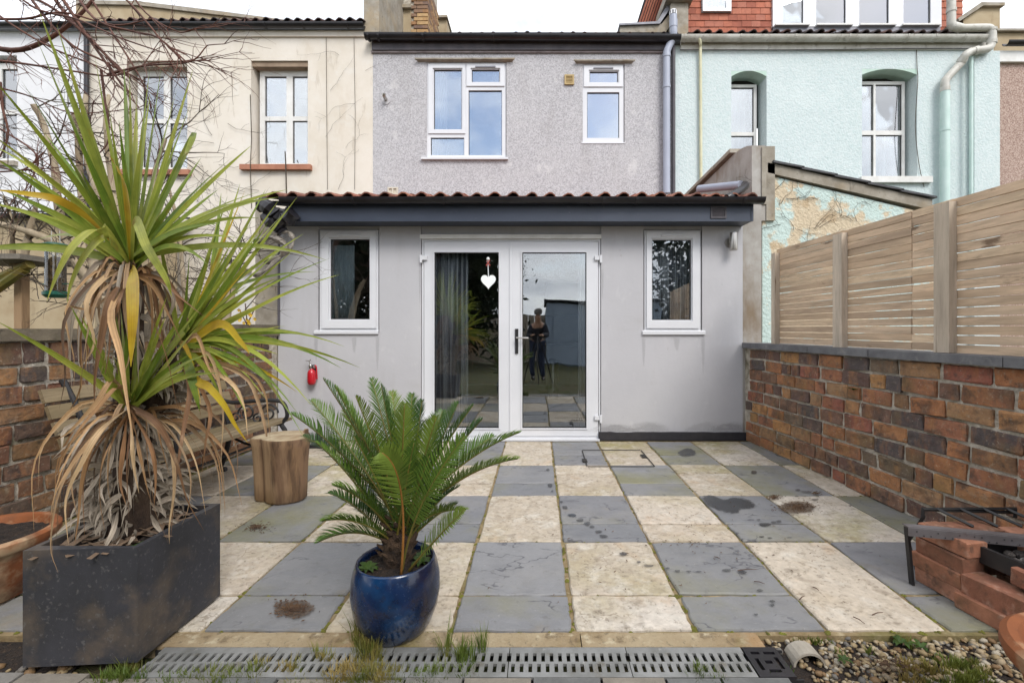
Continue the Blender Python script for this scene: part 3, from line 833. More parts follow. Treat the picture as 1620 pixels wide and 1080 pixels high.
def pantile_mesh(w=.175, ln=.36, h=.042, th=.013):
    """one clay pantile: flat pan and raised roll, running along +Y, rising handled by rotation"""
    mb = MB()
    prof = [(0, .10), (.18, .0), (.38, .06), (.52, .55), (.68, .98), (.84, .90), (1.0, .30)]
    def row(y, dz): return [(p[0] * w * 1.06, y, p[1] * h + dz) for p in prof]
    t0, t1 = mb.v(*row(0, th)), mb.v(*row(ln, th))
    b0, b1 = mb.v(*row(0, 0)), mb.v(*row(ln, 0))
    for i in range(len(prof) - 1):
        mb.bm.faces.new([t0[i], t0[i + 1], t1[i + 1], t1[i]])
        mb.bm.faces.new([b0[i], b1[i], b1[i + 1], b0[i + 1]])
        mb.bm.faces.new([b0[i], b0[i + 1], t0[i + 1], t0[i]])
    mb.bm.faces.new([b0[0], t0[0], t1[0], b1[0]])
    mb.bm.faces.new([b0[-1], b1[-1], t1[-1], t0[-1]])
    return mb.mesh('pantile')

def tile_rows(parent, me, m, x0, x1, y, z, pitch, rows, w, gauge=.3, jit=.004):
    nx = int((x1 - x0) / w)
    w2 = (x1 - x0) / nx
    for r in range(rows):
        for i in range(nx):
            o = mesh_obj('tile', me, m, parent, (x0 + i * w2 + R.uniform(-jit, jit), y + r * gauge * math.cos(pitch) + R.uniform(-jit, jit) * 2,
                         z + r * gauge * math.sin(pitch) + r * .004 + R.uniform(-jit, jit)), rot=(pitch + R.uniform(-.015, .015) - .03, R.uniform(-.03, .03), R.uniform(-.02, .02)), scale=(w2 / w, 1, R.uniform(.9, 1.08)))

def roof_sheet(parent, x0, x1, y0, z0, y1, z1, m, name='roof', th=.05):
    mb = MB()
    mb.prism([(x0, y0, z0), (x0, y1, z1), (x0, y1, z1 + th), (x0, y0, z0 + th)], (x1 - x0, 0, 0))
    return mb.build(name, M[m], parent)

PT = pantile_mesh()
PT.materials.append(M['pantile'])
PTD = pantile_mesh()
PTD.materials.append(M['pantile_dark'])
def bricks_meshes(L, D, H, m, nv=7, jit=.004, bev=.006):
    out = []
    for k in range(nv):
        mb = MB()
        mb.box(-L / 2, L / 2, -D / 2, D / 2, -H / 2, H / 2)
        bmesh.ops.bevel(mb.bm, geom=mb.bm.edges[:], offset=bev * R.uniform(.7, 1.3), segments=1, affect='EDGES', clamp_overlap=True)
        for v in mb.bm.verts:
            v.co += Vector((R.uniform(-jit, jit), R.uniform(-jit, jit), R.uniform(-jit, jit)))
        me = mb.mesh('brick')
        me.materials.append(m)
        out.append(me)
    return out

# ------------------------------------------------------------------ rear extension
ext = thing('rear_extension', 'low grey rendered extension with white french doors and orange pantile roof', 'extension', (-0.2, Y1, 0))
def rect(a, b, c, d):      # pixel rectangle on the facade -> x0,x1,z0,z1
    return (U(a), U(b), V(d), V(c))
holes = [rect(503, 600, 345, 527), (U(666), U(951), -.05, V(345)), rect(1018, 1111, 345, 528)]
mb = MB()
mb.slab_holes(U(440), U(1175), 0, 2.42, Y1, .25, holes)
mb.build('wall', M['render_grey'], ext, bevel=.004)
mb = MB()      # worn strip of the party wall end
mb.slab_holes(U(1175) + .002, U(1205), 0, 2.46, Y1 + .003, .3, [])
mb.build('wall_end', M['render_worn'], ext, bevel=.012, segs=2)
for (a, b, c) in ((503, 600, 362), (666, 951, 371), (1018, 1111, 363)):
    mb = MB()
    mb.box(U(a) + .001, U(b) - .001, Y1 + .02, Y1 + .2, V(c), V(345) - .002)
    mb.build('lintel_panel', M['render_grey'], ext)
# small windows
wl_ = window(ext, 'window', *rect(505, 598, 363, 523), Y1 + .012, [rect(522, 584, 378, 505)], sill=(U(498), U(599), V(528), V(522), .035, 'upvc'), room=0,
             sashes=[(*rect(509, 595, 366, 519), rect(520, 585.5, 376, 506.5))], gl_in=.02)
wr_ = window(ext, 'window', *rect(1020, 1109, 364, 523), Y1 + .012, [rect(1032, 1094, 379, 506)], sill=(U(1016), U(1115), V(529), V(522), .035, 'upvc'), room=0,
             sashes=[(*rect(1023, 1106, 367, 519), rect(1030.5, 1095.5, 377, 507.5))], gl_in=.02)
for w, (a, b) in ((wl_, (533, 571)), (wr_, (1046, 1084))):
    mb = MB(); mb.box(U(a), U(b), Y1 - .022, Y1 - .007, V(374), V(371)); mb.build('trickle_vent', M['upvc'], w, bevel=.003)
# french doors
mb = MB()
mb.slab_holes(*rect(667, 950, 378, 694), Y1 + .012, .07, [rect(670, 947.5, 381, 690)])
df = mb.build('door_frame', M['upvc'], ext, bevel=.003)
mb = MB(); mb.box(U(665), U(951), Y1 - .02, Y1 + .1, V(378) + .001, V(371.5)); mb.build('door_head', M['white_paint'], df, bevel=.004)
mb = MB(); mb.box(U(665), U(948), Y1 - .045, Y1 + .012, -.002, V(693) - .002); mb.build('threshold', M['upvc'], df, bevel=.004)
for (o0, o1, g0, g1, hx) in ((671, 807, 687, 789.5, 671), (808.5, 946.5, 826, 928, 946)):
    mb = MB()
    hole = rect(g0, g1, 399, 677)
    mb.slab_holes(*rect(o0, o1, 382, 689.5), Y1 + .002, .062, [hole])
    d = mb.build('door', M['upvc'], ext, bevel=.006, segs=2)
    mb = MB()
    a, b, c, e_ = hole
    mb.slab_holes(a - .012, b + .012, c - .012, e_ + .012, Y1 - .008, .0085, [(a + .002, b - .002, c + .002, e_ - .002)])
    mb.build('glazing_bead', M['upvc'], d, bevel=.003)
    mb = MB(); mb.slab_holes(a - .001, b + .001, c - .001, e_ + .001, Y1 + .014, .006, [(a + .009, b - .009, c + .009, e_ - .009)]); mb.build('gasket', M['gap_dark'], d)
    mb = MB(); mb.box(a - .005, b + .005, Y1 + .024, Y1 + .032, c - .005, e_ + .005); mb.build('pane', M['glass_door'], d)
    sg = -1 if hx < 800 else 1
    for hy in (409, 661):
        mb = MB()
        mb.box(U(hx) - .03 + sg * -.005, U(hx) + .03 + sg * -.005, Y1 - .022, Y1 - .0005, V(hy + 2.5), V(hy - 4))
        mb.box(U(hx) + sg * .028 - .011, U(hx) + sg * .028 + .011, Y1 - .03, Y1 - .001, V(hy + 7), V(hy - 5))
        mb.build('hinge', M['upvc'], d, bevel=.003)
    if hx > 800:
        mb = MB(); mb.box(U(815), U(820), Y1 - .012, Y1 + .0005, V(559), V(520)); mb.build('handle_plate', M['black_iron'], d, bevel=.005)
        mb = MB()
        mb.tube([(U(817.5), Y1 - .012, V(534)), (U(817.5), Y1 - .055, V(534)), (U(820), Y1 - .06, V(534)), (U(836), Y1 - .06, V(534.5))], .0085, 8)
        auto_smooth(mb.build('handle', M['steel'], d))
# meeting strip between the leaves
mb = MB(); mb.box(U(806.2), U(809.3), Y1 - .007, Y1 + .0015, V(689), V(382.5)); mb.build('astragal', M['upvc'], ext, bevel=.002)
# plinth
mb = MB()
pts = []
for i in range(25):
    t = U(947) + (U(1179) - U(947)) * i / 24
    pts.append((t, Y1 - .022, V(683) + R.uniform(-.004, .004)))
mb.prism([(U(947), Y1 - .022, 0), *pts, (U(1179), Y1 - .022, 0)][::-1], (0, .0215, 0))
mb.build('plinth', M['bitumen'], ext, bevel=.003)
# fascia, soffit, gutter
fy = 4.53
fx0, fx1 = X(458, fy), X(1191, fy)
mb = MB(); mb.box(fx0, fx1, fy, fy + .02, Z(350, fy), Z(322, fy) + .03); fas = mb.build('fascia', M['fascia_blue'], ext, bevel=.002)
mb = MB(); mb.box(fx0 - .25, fx1, fy + .021, Y1 - .002, Z(350, fy) + .004, Z(350, fy) + .014); mb.build('soffit', M['fascia_blue'], ext)
mb = MB(); mb.box(fx1 - .018, fx1 + .004, fy - .006, fy - .0005, Z(350, fy), Z(322, fy)); mb.build('end_trim', M['fascia_blue'], fas)
mb = MB()
vx0, vx1, vz0, vz1 = X(1124, fy), X(1149, fy), Z(345.5, fy), Z(326.5, fy)
mb.slab_holes(vx0, vx1, vz0, vz1, fy - .010, .0095, [(vx0 + .016, vx1 - .016, vz0 + .016, vz1 - .016)])
for i in range(5):
    zz = vz0 + .018 + i * (vz1 - vz0 - .036) / 5
    mb.obox(((vx0 + vx1) / 2, fy - .006, zz + .006), ((vx1 - vx0) / 2 - .018, 0, 0), (0, .002, -.006), (0, .001, .0015))
mb.build('vent_grille', M['fascia_dark'], fas)
gy = 4.47
gz = Z(313.5, gy)
gu = gutter(ext, X(445, gy), X(1208, gy), gy, gz, .056, 'black_plastic')
gutter_clip(gu, [X(p, gy) for p in (702, 935, 955, 1007, 560, 1176)], gy, gz, .056, 'black_plastic')
# left end: broken gutter end wrapped in black sheet, stained stub of the party wall
mb = MB()
prof = catmull([P(412, 322, 4.48), P(426, 330, 4.46), P(438, 342, 4.5), P(452, 348, 4.5), P(464, 336, 4.48)], 4)
mb.tube(prof, [.05 + .035 * abs(math.sin(i * 1.3)) for i in range(len(prof))], 8, flat=1.0)
prof = catmull([P(420, 340, 4.5), P(428, 352, 4.46), P(440, 360, 4.5), P(448, 368, 4.52)], 4)
mb.tube(prof, [.04 + .025 * abs(math.sin(i * 1.9)) for i in range(len(prof))], 7)
mb.build('torn_felt', M['black_plastic'], ext)
mb = MB()
prof = catmull([P(402, 436, 4.45), P(420, 428, 4.42), P(440, 410, 4.45), P(456, 396, 4.48), P(464, 382, 4.5), P(458, 368, 4.52), P(446, 366, 4.5)], 5)
mb.tube(prof, [.018 + .008 * math.sin(i * .9) for i in range(len(prof))], 7)
prof = catmull([P(404, 382, 4.5), P(430, 376, 4.46), P(452, 388, 4.46), P(446, 404, 4.46), P(420, 414, 4.46)], 5)
mb.tube(prof, [.04 + .018 * math.sin(i * 1.1) for i in range(len(prof))], 7, flat=.7)
auto_smooth(mb.build('sagging_sheet', mat('old_sheet', S(170, 160, 146, .72), S(96, 90, 84, .7), scale=14, rough=.6, bump=.5, bscale=30, bdist=.01), ext))
mb = MB()
mb.box(U(402), U(440) - .003, Y1 + .02, Y1 + .30, 0, 2.44)
mb.build('wall_stub', M['cement'], ext, bevel=.012)
mb = MB(); mb.tube([P(441.5, 335, 4.73), P(441, 520, 4.73)], .012, 6); mb.build('cable', M['fascia_dark'], ext)
# roof
pitch = math.radians(12.5)
rz0 = Z(312.5, 4.5)
rx0, rx1 = X(413, 4.5), X(1196, 4.5)
roof = roof_sheet(ext, rx0 + .03, rx1 - .02, 4.56, rz0 - .055, Y2 - .003, rz0 - .055 + (Y2 - 4.56) * math.tan(pitch), 'felt', 'roof', .04)
tile_rows(roof, PT, None, rx0, rx1, 4.485, rz0 - .005, pitch, 9, .175, gauge=.31)
# grey pipe and black elbow lying on the tiles by the parapet
mb = MB()
mb.tube([P(1106, 299, 5.5) , P(1172, 292.5, 4.9)], .045, 12)
auto_smooth(mb.build('waste_pipe', M['pipe_grey'], ext))
mb = MB()
mb.tube(catmull([P(1178, 292, 4.80), P(1180, 294, 4.72), P(1172, 300, 4.62), P(1158, 309, 4.52), P(1150, 313, 4.5)], 4), .037, 12)
auto_smooth(mb.build('pipe_elbow', M['black_plastic'], ext))

# room behind the doors (part of the extension, closed box with openings only at the front)
ix0, ix1, iy0, iy1, iz1 = U(448), U(1172), Y1 + .26, 9.6, 2.30
mb = MB()
mb.poly([(ix0, iy0, 0.004), (ix0, iy1, 0.004), (ix0, iy1, iz1), (ix0, iy0, iz1)])
mb.poly([(ix1, iy0, 0.004), (ix1, iy0, iz1), (ix1, iy1, iz1), (ix1, iy1, 0.004)])
mb.poly([(ix0, iy1, 0.004), (ix1, iy1, 0.004), (ix1, iy1, iz1), (ix0, iy1, iz1)])
mb.poly([(ix0, iy0, iz1), (ix0, iy1, iz1), (ix1, iy1, iz1), (ix1, iy0, iz1)])
mb.build('room', M['room_wall'], ext)
mb = MB(); mb.poly([(ix0, Y1 + .09, .003), (ix1, Y1 + .09, .003), (ix1, iy1, .003), (ix0, iy1, .003)]); mb.build('room_floor', M['room_floor'], ext)

def drape(name, x0, x1, z0, z1, y, amp, waves, m, label, cat, group=None):
    mb = MB()
    k = max(16, int(waves * 8))
    top, bot = [], []
    for i in range(k + 1):
        t = i / k
        yy = y + amp * math.sin(t * waves * 2 * math.pi) + amp * .4 * math.sin(t * waves * 4.7)
        top.append((x0 + (x1 - x0) * t, yy, z1)); bot.append((x0 + (x1 - x0) * t, yy * 1.0 + .004, z0))
    a, b = mb.v(*top), mb.v(*bot)
    a2, b2 = mb.v(*[(p[0], p[1] + .004, p[2]) for p in top]), mb.v(*[(p[0], p[1] + .004, p[2]) for p in bot])
    for i in range(k):
        mb.bm.faces.new([b[i], b[i + 1], a[i + 1], a[i]])
        mb.bm.faces.new([b2[i], a2[i], a2[i + 1], b2[i + 1]])
    for s, e in ((a, a2), (b, b2)):
        for i in range(k): mb.bm.faces.new([s[i], s[i + 1], e[i + 1], e[i]])
    mb.bm.faces.new([a[0], b[0], b2[0], a2[0]]); mb.bm.faces.new([a[k], a2[k], b2[k], b[k]])
    o = mb.build(name, M[m], smooth=True)
    if label: tag(o, label, cat, group)
    return o
drape('curtain', U(672), U(738), .02, 2.2, Y1 + .12, .018, 9, 'curtain_stripe', 'grey striped curtain hanging inside the left french door', 'curtain')
drape('curtain', U(917), U(934), .02, 2.2, Y1 + .18, .02, 3, 'curtain_white', 'pale gathered curtain at the right edge of the right french door', 'curtain')
drape('blind', U(512), U(554), V(512), V(385), Y1 + .11, .006, 7, 'blind', 'grey blue blind inside the small window left of the doors', 'blind')
drape('curtain', U(1026), U(1100), V(512), V(372), Y1 + .2, .015, 6, 'curtain_stripe', 'grey gathered curtain inside the small window right of the doors', 'curtain')
# kitchen units far inside
kt = thing('kitchen_unit', 'row of white kitchen cupboards deep inside behind the right door', 'cupboard', (.9, 9.0, 0))
mb = MB(); mb.box(.15, 2.0, 8.75, 9.4, .1, .86); mb.build('carcass', M['unit_white'], kt, bevel=.004)
mb = MB(); mb.box(.12, 2.02, 8.7, 9.42, .862, .90); mb.build('worktop', M['room_dark'], kt, bevel=.004)
for i in range(4):
    mb = MB(); mb.box(.16 + i * .46, .60 + i * .46, 8.725, 8.748, .13, .84); q = mb.build('cupboard_door', M['unit_white'], kt, bevel=.003)
mb = MB(); mb.box(.15, 2.0, 9.1, 9.5, 1.45, 2.1); mb.build('wall_cabinet', M['unit_white'], kt, bevel=.004)
bn = thing('waste_bin', 'slim brushed steel pedal bin standing inside behind the right door', 'bin', (X(875, 7.6), 7.6, 0))
mb = MB(); mb.lathe([(0, .004), (.085, .004), (.085, .60), (.082, .605), (0, .606)], (X(875, 7.6), 7.6, 0), 24); auto_smooth(mb.build('body', M['steel'], bn))
mb = MB(); mb.lathe([(.088, .607), (.088, .64), (.06, .665), (0, .672)], (X(875, 7.6), 7.6, 0), 24); auto_smooth(mb.build('lid', M['steel'], bn))
# heart on a ribbon
hh = thing('heart_ornament', 'pale heart ornament hanging by a red ribbon on the glass of the left french door', 'ornament', (U(772.5), Y1 + .05, V(446)))
mb = MB()
hp = []
for i in range(36):
    t = 2 * math.pi * i / 36
    hx = 16 * math.sin(t) ** 3
    hz = 13 * math.cos(t) - 5 * math.cos(2 * t) - 2 * math.cos(3 * t) - math.cos(4 * t)
    hp.append((U(772.5) + hx / 16 * .078, Y1 + .004, V(446) + (hz + 2) / 16 * .084))
mb.prism(hp[::-1], (0, .012, 0))
mb.build('heart', M['heart'], hh, bevel=.002)
mb = MB(); mb.tube([(U(772.5), Y1 + .012, V(440)), (U(772), Y1 + .013, V(422)), (U(772), Y1 + .014, V(408))], .004, 5); mb.build('string', M['heart'], hh)
mb = MB()
mb.tube([(U(769), Y1 + .012, V(420)), (U(772), Y1 + .010, V(416)), (U(775), Y1 + .012, V(420))], .009, 6)
mb.tube([(U(770), Y1 + .012, V(412)), (U(772), Y1 + .010, V(416)), (U(774.5), Y1 + .012, V(411))], .008, 6)
mb.build('ribbon', M['ribbon'], hh)
mb = MB(); mb.lathe([(0, -.018), (.014, -.012), (.018, 0), (.014, .012), (0, .018)], (U(772), Y1 + .005, V(409)), 12); auto_smooth(mb.build('sucker', M['heart'], hh))
# wall light
lg = thing('wall_light', 'stainless steel tube lamp mounted on the grey wall right of the window', 'lamp', (U(1159), Y1, V(395)))
ly_ = Y1 - .085
mb = MB(); lc = (X(1160.5, ly_), ly_, 0)
mb.lathe([(0, Z(396, ly_)), (.036, Z(396, ly_)), (.038, Z(395, ly_)), (.038, Z(369, ly_)), (.036, Z(368, ly_)), (0, Z(368.3, ly_))], lc, 24)
auto_smooth(mb.build('tube', M['steel'], lg))
mb = MB(); mb.tube([(U(1154), Y1 - .001, V(384)), (U(1154), Y1 - .018, V(384))], .05, 20); mb.tube([(U(1154), Y1 - .018, V(384)), (X(1160, ly_), ly_ + .02, V(384))], .016, 10)
auto_smooth(mb.build('wall_plate', M['steel'], lg))
# two old screw holes / plugs by the door
mb = MB()
for (a, b) in ((981, 396), (982.5, 404)):
    mb.lathe([(0, 0), (.006, 0), (0, .004)], (U(a), Y1 - .004, V(b)), 8)
mb.build('screw_plug', M['terracotta'], ext)

# ------------------------------------------------------------------ the grey house above
def W(px): return X(px, Y2)
def T(py): return Z(py, Y2)
def rec2(a, b, c, d): return (W(a), W(b), T(d), T(c))
gh = thing('terraced_house', 'grey pebbledashed middle house with two white upper windows', 'house', (0, Y2, 0))
mb = MB()
mb.slab_holes(W(590), W(1067.5), 2.0, T(74), Y2, .25, [rec2(675, 801, 98, 251), rec2(922, 988, 101, 226)])
mb.build('wall', M['pebble_grey'], gh)
w = window(gh, 'window', *rec2(675, 800, 98, 250), Y2 + .02,
           [rec2(686, 730, 109, 204), rec2(681, 734, 217, 245), rec2(746, 790, 109, 129), rec2(741, 794, 142, 245)],
           sashes=[(*rec2(677.5, 736, 101, 211), rec2(684.5, 731.5, 107.5, 205.5)), (*rec2(738, 798, 101, 136), rec2(744.5, 791.5, 107.5, 130.5))],
           sill=(W(667), W(804), T(253.5), T(249), .07, 'upvc'), glass='glass_up')
mb = MB(); mb.box(W(752), W(784), Y2 - .012, Y2 + .0015, T(107), T(105)); mb.build('trickle_vent', M['lead'], w)
w = window(gh, 'window', *rec2(922, 987, 101, 225.5), Y2 + .02, [rec2(933, 978, 112, 129.5), rec2(929, 980, 145, 217.5)],
           sashes=[(*rec2(924, 985.5, 104, 137), rec2(931.5, 979.5, 110.5, 131))], sill=(W(920), W(989), T(227.5), T(225), .03, 'upvc'), glass='glass_up', room_mat='unit_white')
mb = MB(); mb.box(W(939), W(970), Y2 - .012, Y2 + .0015, T(109), T(107)); mb.build('trickle_vent', M['lead'], w)
drape('curtain', W(684), W(703), T(246), T(104), Y2 + .2, .02, 4, 'curtain_white', 'white lace curtain in the wide upper window of the grey house', 'curtain')
for (a, b, c) in ((657, 815, 94.5), (907, 1004, 97)):
    mb = MB(); mb.prism([(W(a), Y2 - .06, T(c + 2.5)), (W(a) + .05, Y2 - .001, T(c + 4)), (W(b) - .05, Y2 - .001, T(c + 4)), (W(b), Y2 - .06, T(c + 2.5))], (0, 0, .02))
    mb.build('drip_ledge', M['cement'], gh, bevel=.004)
# vents and flue
mb = MB()
mb.slab_holes(*rec2(893, 908, 119.5, 135), Y2 - .03, .029, [rec2(895.5, 905.5, 122, 132.5)])
mb.box(*[W(895.6), W(905.4)], Y2 - .018, Y2 - .001, T(132.4), T(122.1))
for i in range(4):
    zz = T(131.8) + i * (T(122.5) - T(131.8)) / 4
    mb.box(W(895.8), W(905.2), Y2 - .026, Y2 - .0185, zz + .006, zz + .014)
mb.build('vent', mat('vent_tan', S(206, 180, 128, .78), S(190, 164, 112, .76), scale=8, rough=.7), gh)
mb = MB()
mb.slab_holes(*rec2(614, 630, 297, 309), Y2 - .03, .029, [rec2(616, 621, 299, 307), rec2(623, 628, 299, 307)])
mb.box(W(615), W(629), Y2 - .010, Y2 - .001, T(308), T(298)); mb.build('vent', mat('vent_white', S(222, 214, 196, .8), rough=.7), gh)
mb = MB()
mb.tube([(W(611), Y2 - .002, T(158)), (W(611), Y2 - .01, T(158))], .075, 20)
auto_smooth(mb.build('flue_collar', M['render_grey'], gh))
mb = MB(); mb.tube(catmull([(W(611), Y2 - .01, T(158)), (W(611), Y2 - .10, T(157.5)), (W(611.5), Y2 - .12, T(154))], 3), .028, 12)
auto_smooth(mb.build('flue', M['steel'], gh))
# eaves
mb = MB(); mb.box(W(590), W(1066), Y2 - .05, Y2 - .001, T(82), T(60)); mb.build('fascia', M['fascia_dark'], gh, bevel=.004)
mb = MB(); mb.box(W(588), W(1066), Y2 - .03, Y2 - .0005, T(82) - .032, T(82) - .001); mb.build('eaves_strip', mat('strip', S(150, 140, 140, .8), S(120, 110, 110, .8), rough=.8), gh)
e_y = Y2 - .12
gu = gutter(gh, X(578, e_y), X(1076, e_y), e_y, Z(55.5, e_y), .075, 'black_plastic', drop=-.03)
gutter_clip(gu, [X(p, e_y) for p in (584, 600, 780, 982, 985, 670, 880)], e_y, Z(57, e_y), .075, 'black_plastic')
tile_rows(roof_sheet(gh, W(590), W(1066), Y2 - .09, T(62), Y2 + 4.2, T(62) + 4.29 * math.tan(math.radians(27)), 'felt'), PTD, None, W(592), W(1068), Y2 - .13, T(60.5) - .045, math.radians(27), 2, .175)
# soil pipe and black pipe
py_ = Y2 - .09
mb = MB()
mb.tube([P(1054.5, 306, py_), P(1054.5, 87, py_)], .056, 16)
mb.tube(catmull([P(1054.5, 90, py_), P(1055, 82, py_), P(1060, 70, py_), P(1065, 60, py_ - .02), P(1065.5, 48, py_ - .04), P(1065, 25, py_ - .04)], 4), .058, 14)
sp = auto_smooth(mb.build('soil_pipe', M['pipe_grey'], gh))
mb = MB()
for (a, b) in ((P(1054.5, 91, py_), P(1054.5, 85, py_)), (P(1054.5, 140, py_), P(1054.5, 136, py_)), (P(1065.3, 44, py_ - .04), P(1065.3, 32, py_ - .04))):
    mb.tube([a, b], .064, 16)
auto_smooth(mb.build('pipe_collar', M['pipe_grey'], sp))
mb = MB()
for k in range(8):
    a = k * math.pi / 4
    c = P(1065, 24, py_ - .04)
    mb.box(c.x + .05 * math.cos(a) - .008, c.x + .05 * math.cos(a) + .008, c.y + .05 * math.sin(a) - .008, c.y + .05 * math.sin(a) + .008, c.z, c.z + .05)
mb.lathe([(0, .05), (.06, .05), (.05, .07), (0, .075)], P(1065, 24, py_ - .04), 14)
mb.build('pipe_cowl', M['upvc'], sp)
mb = MB(); mb.tube([P(1065.5, 306, Y2 - .05), P(1065.5, 70, Y2 - .05)], .03, 12); auto_smooth(mb.build('downpipe', M['fascia_dark'], gh))

# chimney and parapet on the left of the grey house
pw = thing('chimney_stack', 'yellow brick chimney with rendered shoulder between the cream and grey houses', 'chimney', (-2.5, 8.5, 5.5))
mb = MB(); mb.box(W(577), W(601), Y2 - .04, 10.4, T(57), 7.6); mb.build('parapet', M['cement'], pw, bevel=.02)
mb = MB()
ys = 8.6
mb.box(X(601, 7.5) + .004, X(650, ys), ys + .02, ys + .8, 5.3, Z(15, ys)); mb.build('render_shoulder', M['tan_render'], pw, bevel=.01)
mb = MB(); mb.box(X(612, ys), X(651, ys), ys - .05, ys + .5, Z(15, ys) + .002, Z(10, ys)); mb.box(X(618, ys), X(640, ys), ys + .06, ys + .5, Z(10, ys) + .003, Z(-20, ys)); mb.build('flaunching', M['cement'], pw, bevel=.01)
cx0, cx1 = X(650.5, ys), X(677, ys)
mb = MB(); mb.box(cx0 - .7, cx1 - .012, ys + .035, 9.44, 5.3, 8.0); mb.build('core', M['mortar'], pw)
BS = bricks_meshes(.205, .10, .063, M['brick_stock'], 4, .002, .004)
BH = bricks_meshes(.098, .10, .063, M['brick_stock'], 3, .002, .004)
zc = 6.5
row = 0
while zc < 7.75:
    x = cx0 + (.05 if row % 2 else .0)
    first = True
    while x < cx1 - .02:
        use = BH if (row % 2 == 0 and first) else BS
        L = .205 if use is BS else .098
        if x + L > cx1 + .01:
            use, L = BH, .098
        if x + L > cx1 + .02: break
        mesh_obj('brick', R.choice(use), None, pw, (x + L / 2, ys + .05, zc), scale=(1, 1, 1))
        x += L + .012
        first = False
    y = ys + (.0 if row % 2 else .105)
    while y < 9.36:
        mesh_obj('brick', R.choice(BS), None, pw, (cx1 - .05, y + .10, zc), rot=(0, 0, math.pi / 2))
        y += .217
    zc += .075
    row += 1
mb = MB(); mb.prism([(cx1 - .3, ys + .02, 6.2), (cx1 + .03, ys + .0, 6.2), (cx1 + .03, 9.45, 6.4), (cx1 - .3, 9.45, 6.4)], (0, 0, .28)); mb.build('lead_flashing', M['lead'], pw, bevel=.01)
mb = MB(); mb.prism([(X(690, 9.9), 9.9, 5.3), (X(709, 9.9), 9.9, 5.3), (X(707, 9.9), 9.9, Z(29, 9.9)), (X(690, 9.9), 9.9, Z(27, 9.9))], (0, .4, 0)); mb.build('rear_shoulder', M['tan_render'], pw)
mb = MB(); mb.box(X(690, 9.85), X(708, 9.85), 9.82, 10.35, Z(29, 9.85) + .003, Z(25.5, 9.85)); mb.build('shoulder_cap', M['cement'], pw)

# ------------------------------------------------------------------ cream house and white house on the left
ch = thing('terraced_house', 'cream rendered house with white sash windows and orange sill', 'house', (-5, Y2, 0))
mb = MB()
mb.slab_holes(W(137), W(590) - .002, 0, T(52), Y2 + .004, .3, [rec2(397, 487, 96, 262), rec2(200, 296, 96, 270), rec2(352, 398, 425, 697)])
mb.build('wall', M['cream'], ch)
def sash(parent, px0, px1, py0, py1, mid, half, gl='glass_up', y=Y2 + .15, fw=8.0, bar=5, rm='room_dark', wm='white_paint', cols=True):
    fr = fw
    if cols:
        cxp = half
        panes = [rec2(px0 + fr, cxp - bar, py0 + fr * 1.1, mid - 3.5), rec2(cxp + bar, px1 - fr, py0 + fr * 1.1, mid - 3.5),
                 rec2(px0 + fr, cxp - bar, mid + 3.5, py1 - fr), rec2(cxp + bar, px1 - fr, mid + 3.5, py1 - fr)]
    else:
        panes = [rec2(px0 + fr, px1 - fr, py0 + fr, mid - 3), rec2(px0 + fr, px1 - fr, mid + 3, py1 - fr)]
    return window(parent, 'window', *rec2(px0, px1, py0, py1), y, panes, mat_f=wm, glass=gl, room_mat=rm)
w = sash(ch, 402, 487, 104, 261, 181, 450)
mb = MB(); mb.box(W(397) + .003, W(487) - .003, Y2 + .03, Y2 + .2, T(104), T(96) - .003); mb.build('lintel', mat('lintel_brown', S(150, 128, 108, .74), S(172, 150, 128, .74), scale=6, rough=.9), ch)
mb = MB(); mb.box(W(383), W(494), Y2 - .07, Y2 + .145, T(270), T(262) - .001); mb.build('stone_sill', M['terracotta_sill'], ch, bevel=.008)
mb = MB(); mb.box(W(187), W(303), Y2 - .07, Y2 + .145, T(278), T(270) - .001); mb.build('stone_sill', M['terracotta_sill'], ch, bevel=.008)
w = sash(ch, 205, 296, 104, 268, 185, 252)
mb = MB(); mb.box(W(200) + .003, W(296) - .003, Y2 + .03, Y2 + .2, T(104), T(96) - .003); mb.build('lintel', M['cement'], ch)
d = MB(); d.box(W(352) + .004, W(398) - .004, Y2 + .12, Y2 + .17, 0, T(425) - .004); dd = d.build('door', M['white_paint'], ch, bevel=.004)
for k in range(3):
    mb = MB(); mb.box(W(357 + k * 13), W(366 + k * 13), Y2 + .105, Y2 + .1185, .2, T(435)); mb.build('door_panel', M['white_paint'], dd, bevel=.004)
mb = MB(); mb.box(W(137), W(588), Y2 - .028, Y2 + .002, T(59.5), T(50)); mb.build('eaves_board', M['cream'], ch, bevel=.004)
e_y = Y2 - .10
gu = gutter(ch, X(60, e_y), X(576, e_y), e_y, Z(38, e_y), .06, 'black_plastic')
gutter_clip(gu, [X(p, e_y) for p in (290, 352, 420, 480, 550)], e_y, Z(38, e_y), .06, 'black_plastic')
rs = roof_sheet(ch, X(137, Y2), W(577), Y2 - .06, T(43), Y2 + 4.2, T(43) + 4.26 * math.tan(math.radians(26)), 'felt')
tile_rows(rs, PTD, None, X(170, Y2), W(577), Y2 - .11, T(41.5), math.radians(26), 2, .16)
mb = MB()     # sloping parapet behind the eaves
yy = 8.3
mb.prism([P(120, 60, yy), P(455, 60, yy), P(455, 36, yy), P(330, 22, yy), P(215, 8, yy), P(120, 6, yy)], (0, .3, 0)); mb.build('parapet', M['tan_render'], ch)
mb = MB()
mb.prism([P(120, 5.9, yy - .04), P(215, 7.9, yy - .04), P(330, 21.8, yy - .04), P(470, 37, yy - .04), P(470, 34, yy - .04), P(330, 15.5, yy - .04), P(215, 1.5, yy - .04), P(120, 0, yy - .04)][::-1], (0, .4, 0)); mb.build('parapet_coping', M['cement'], ch)
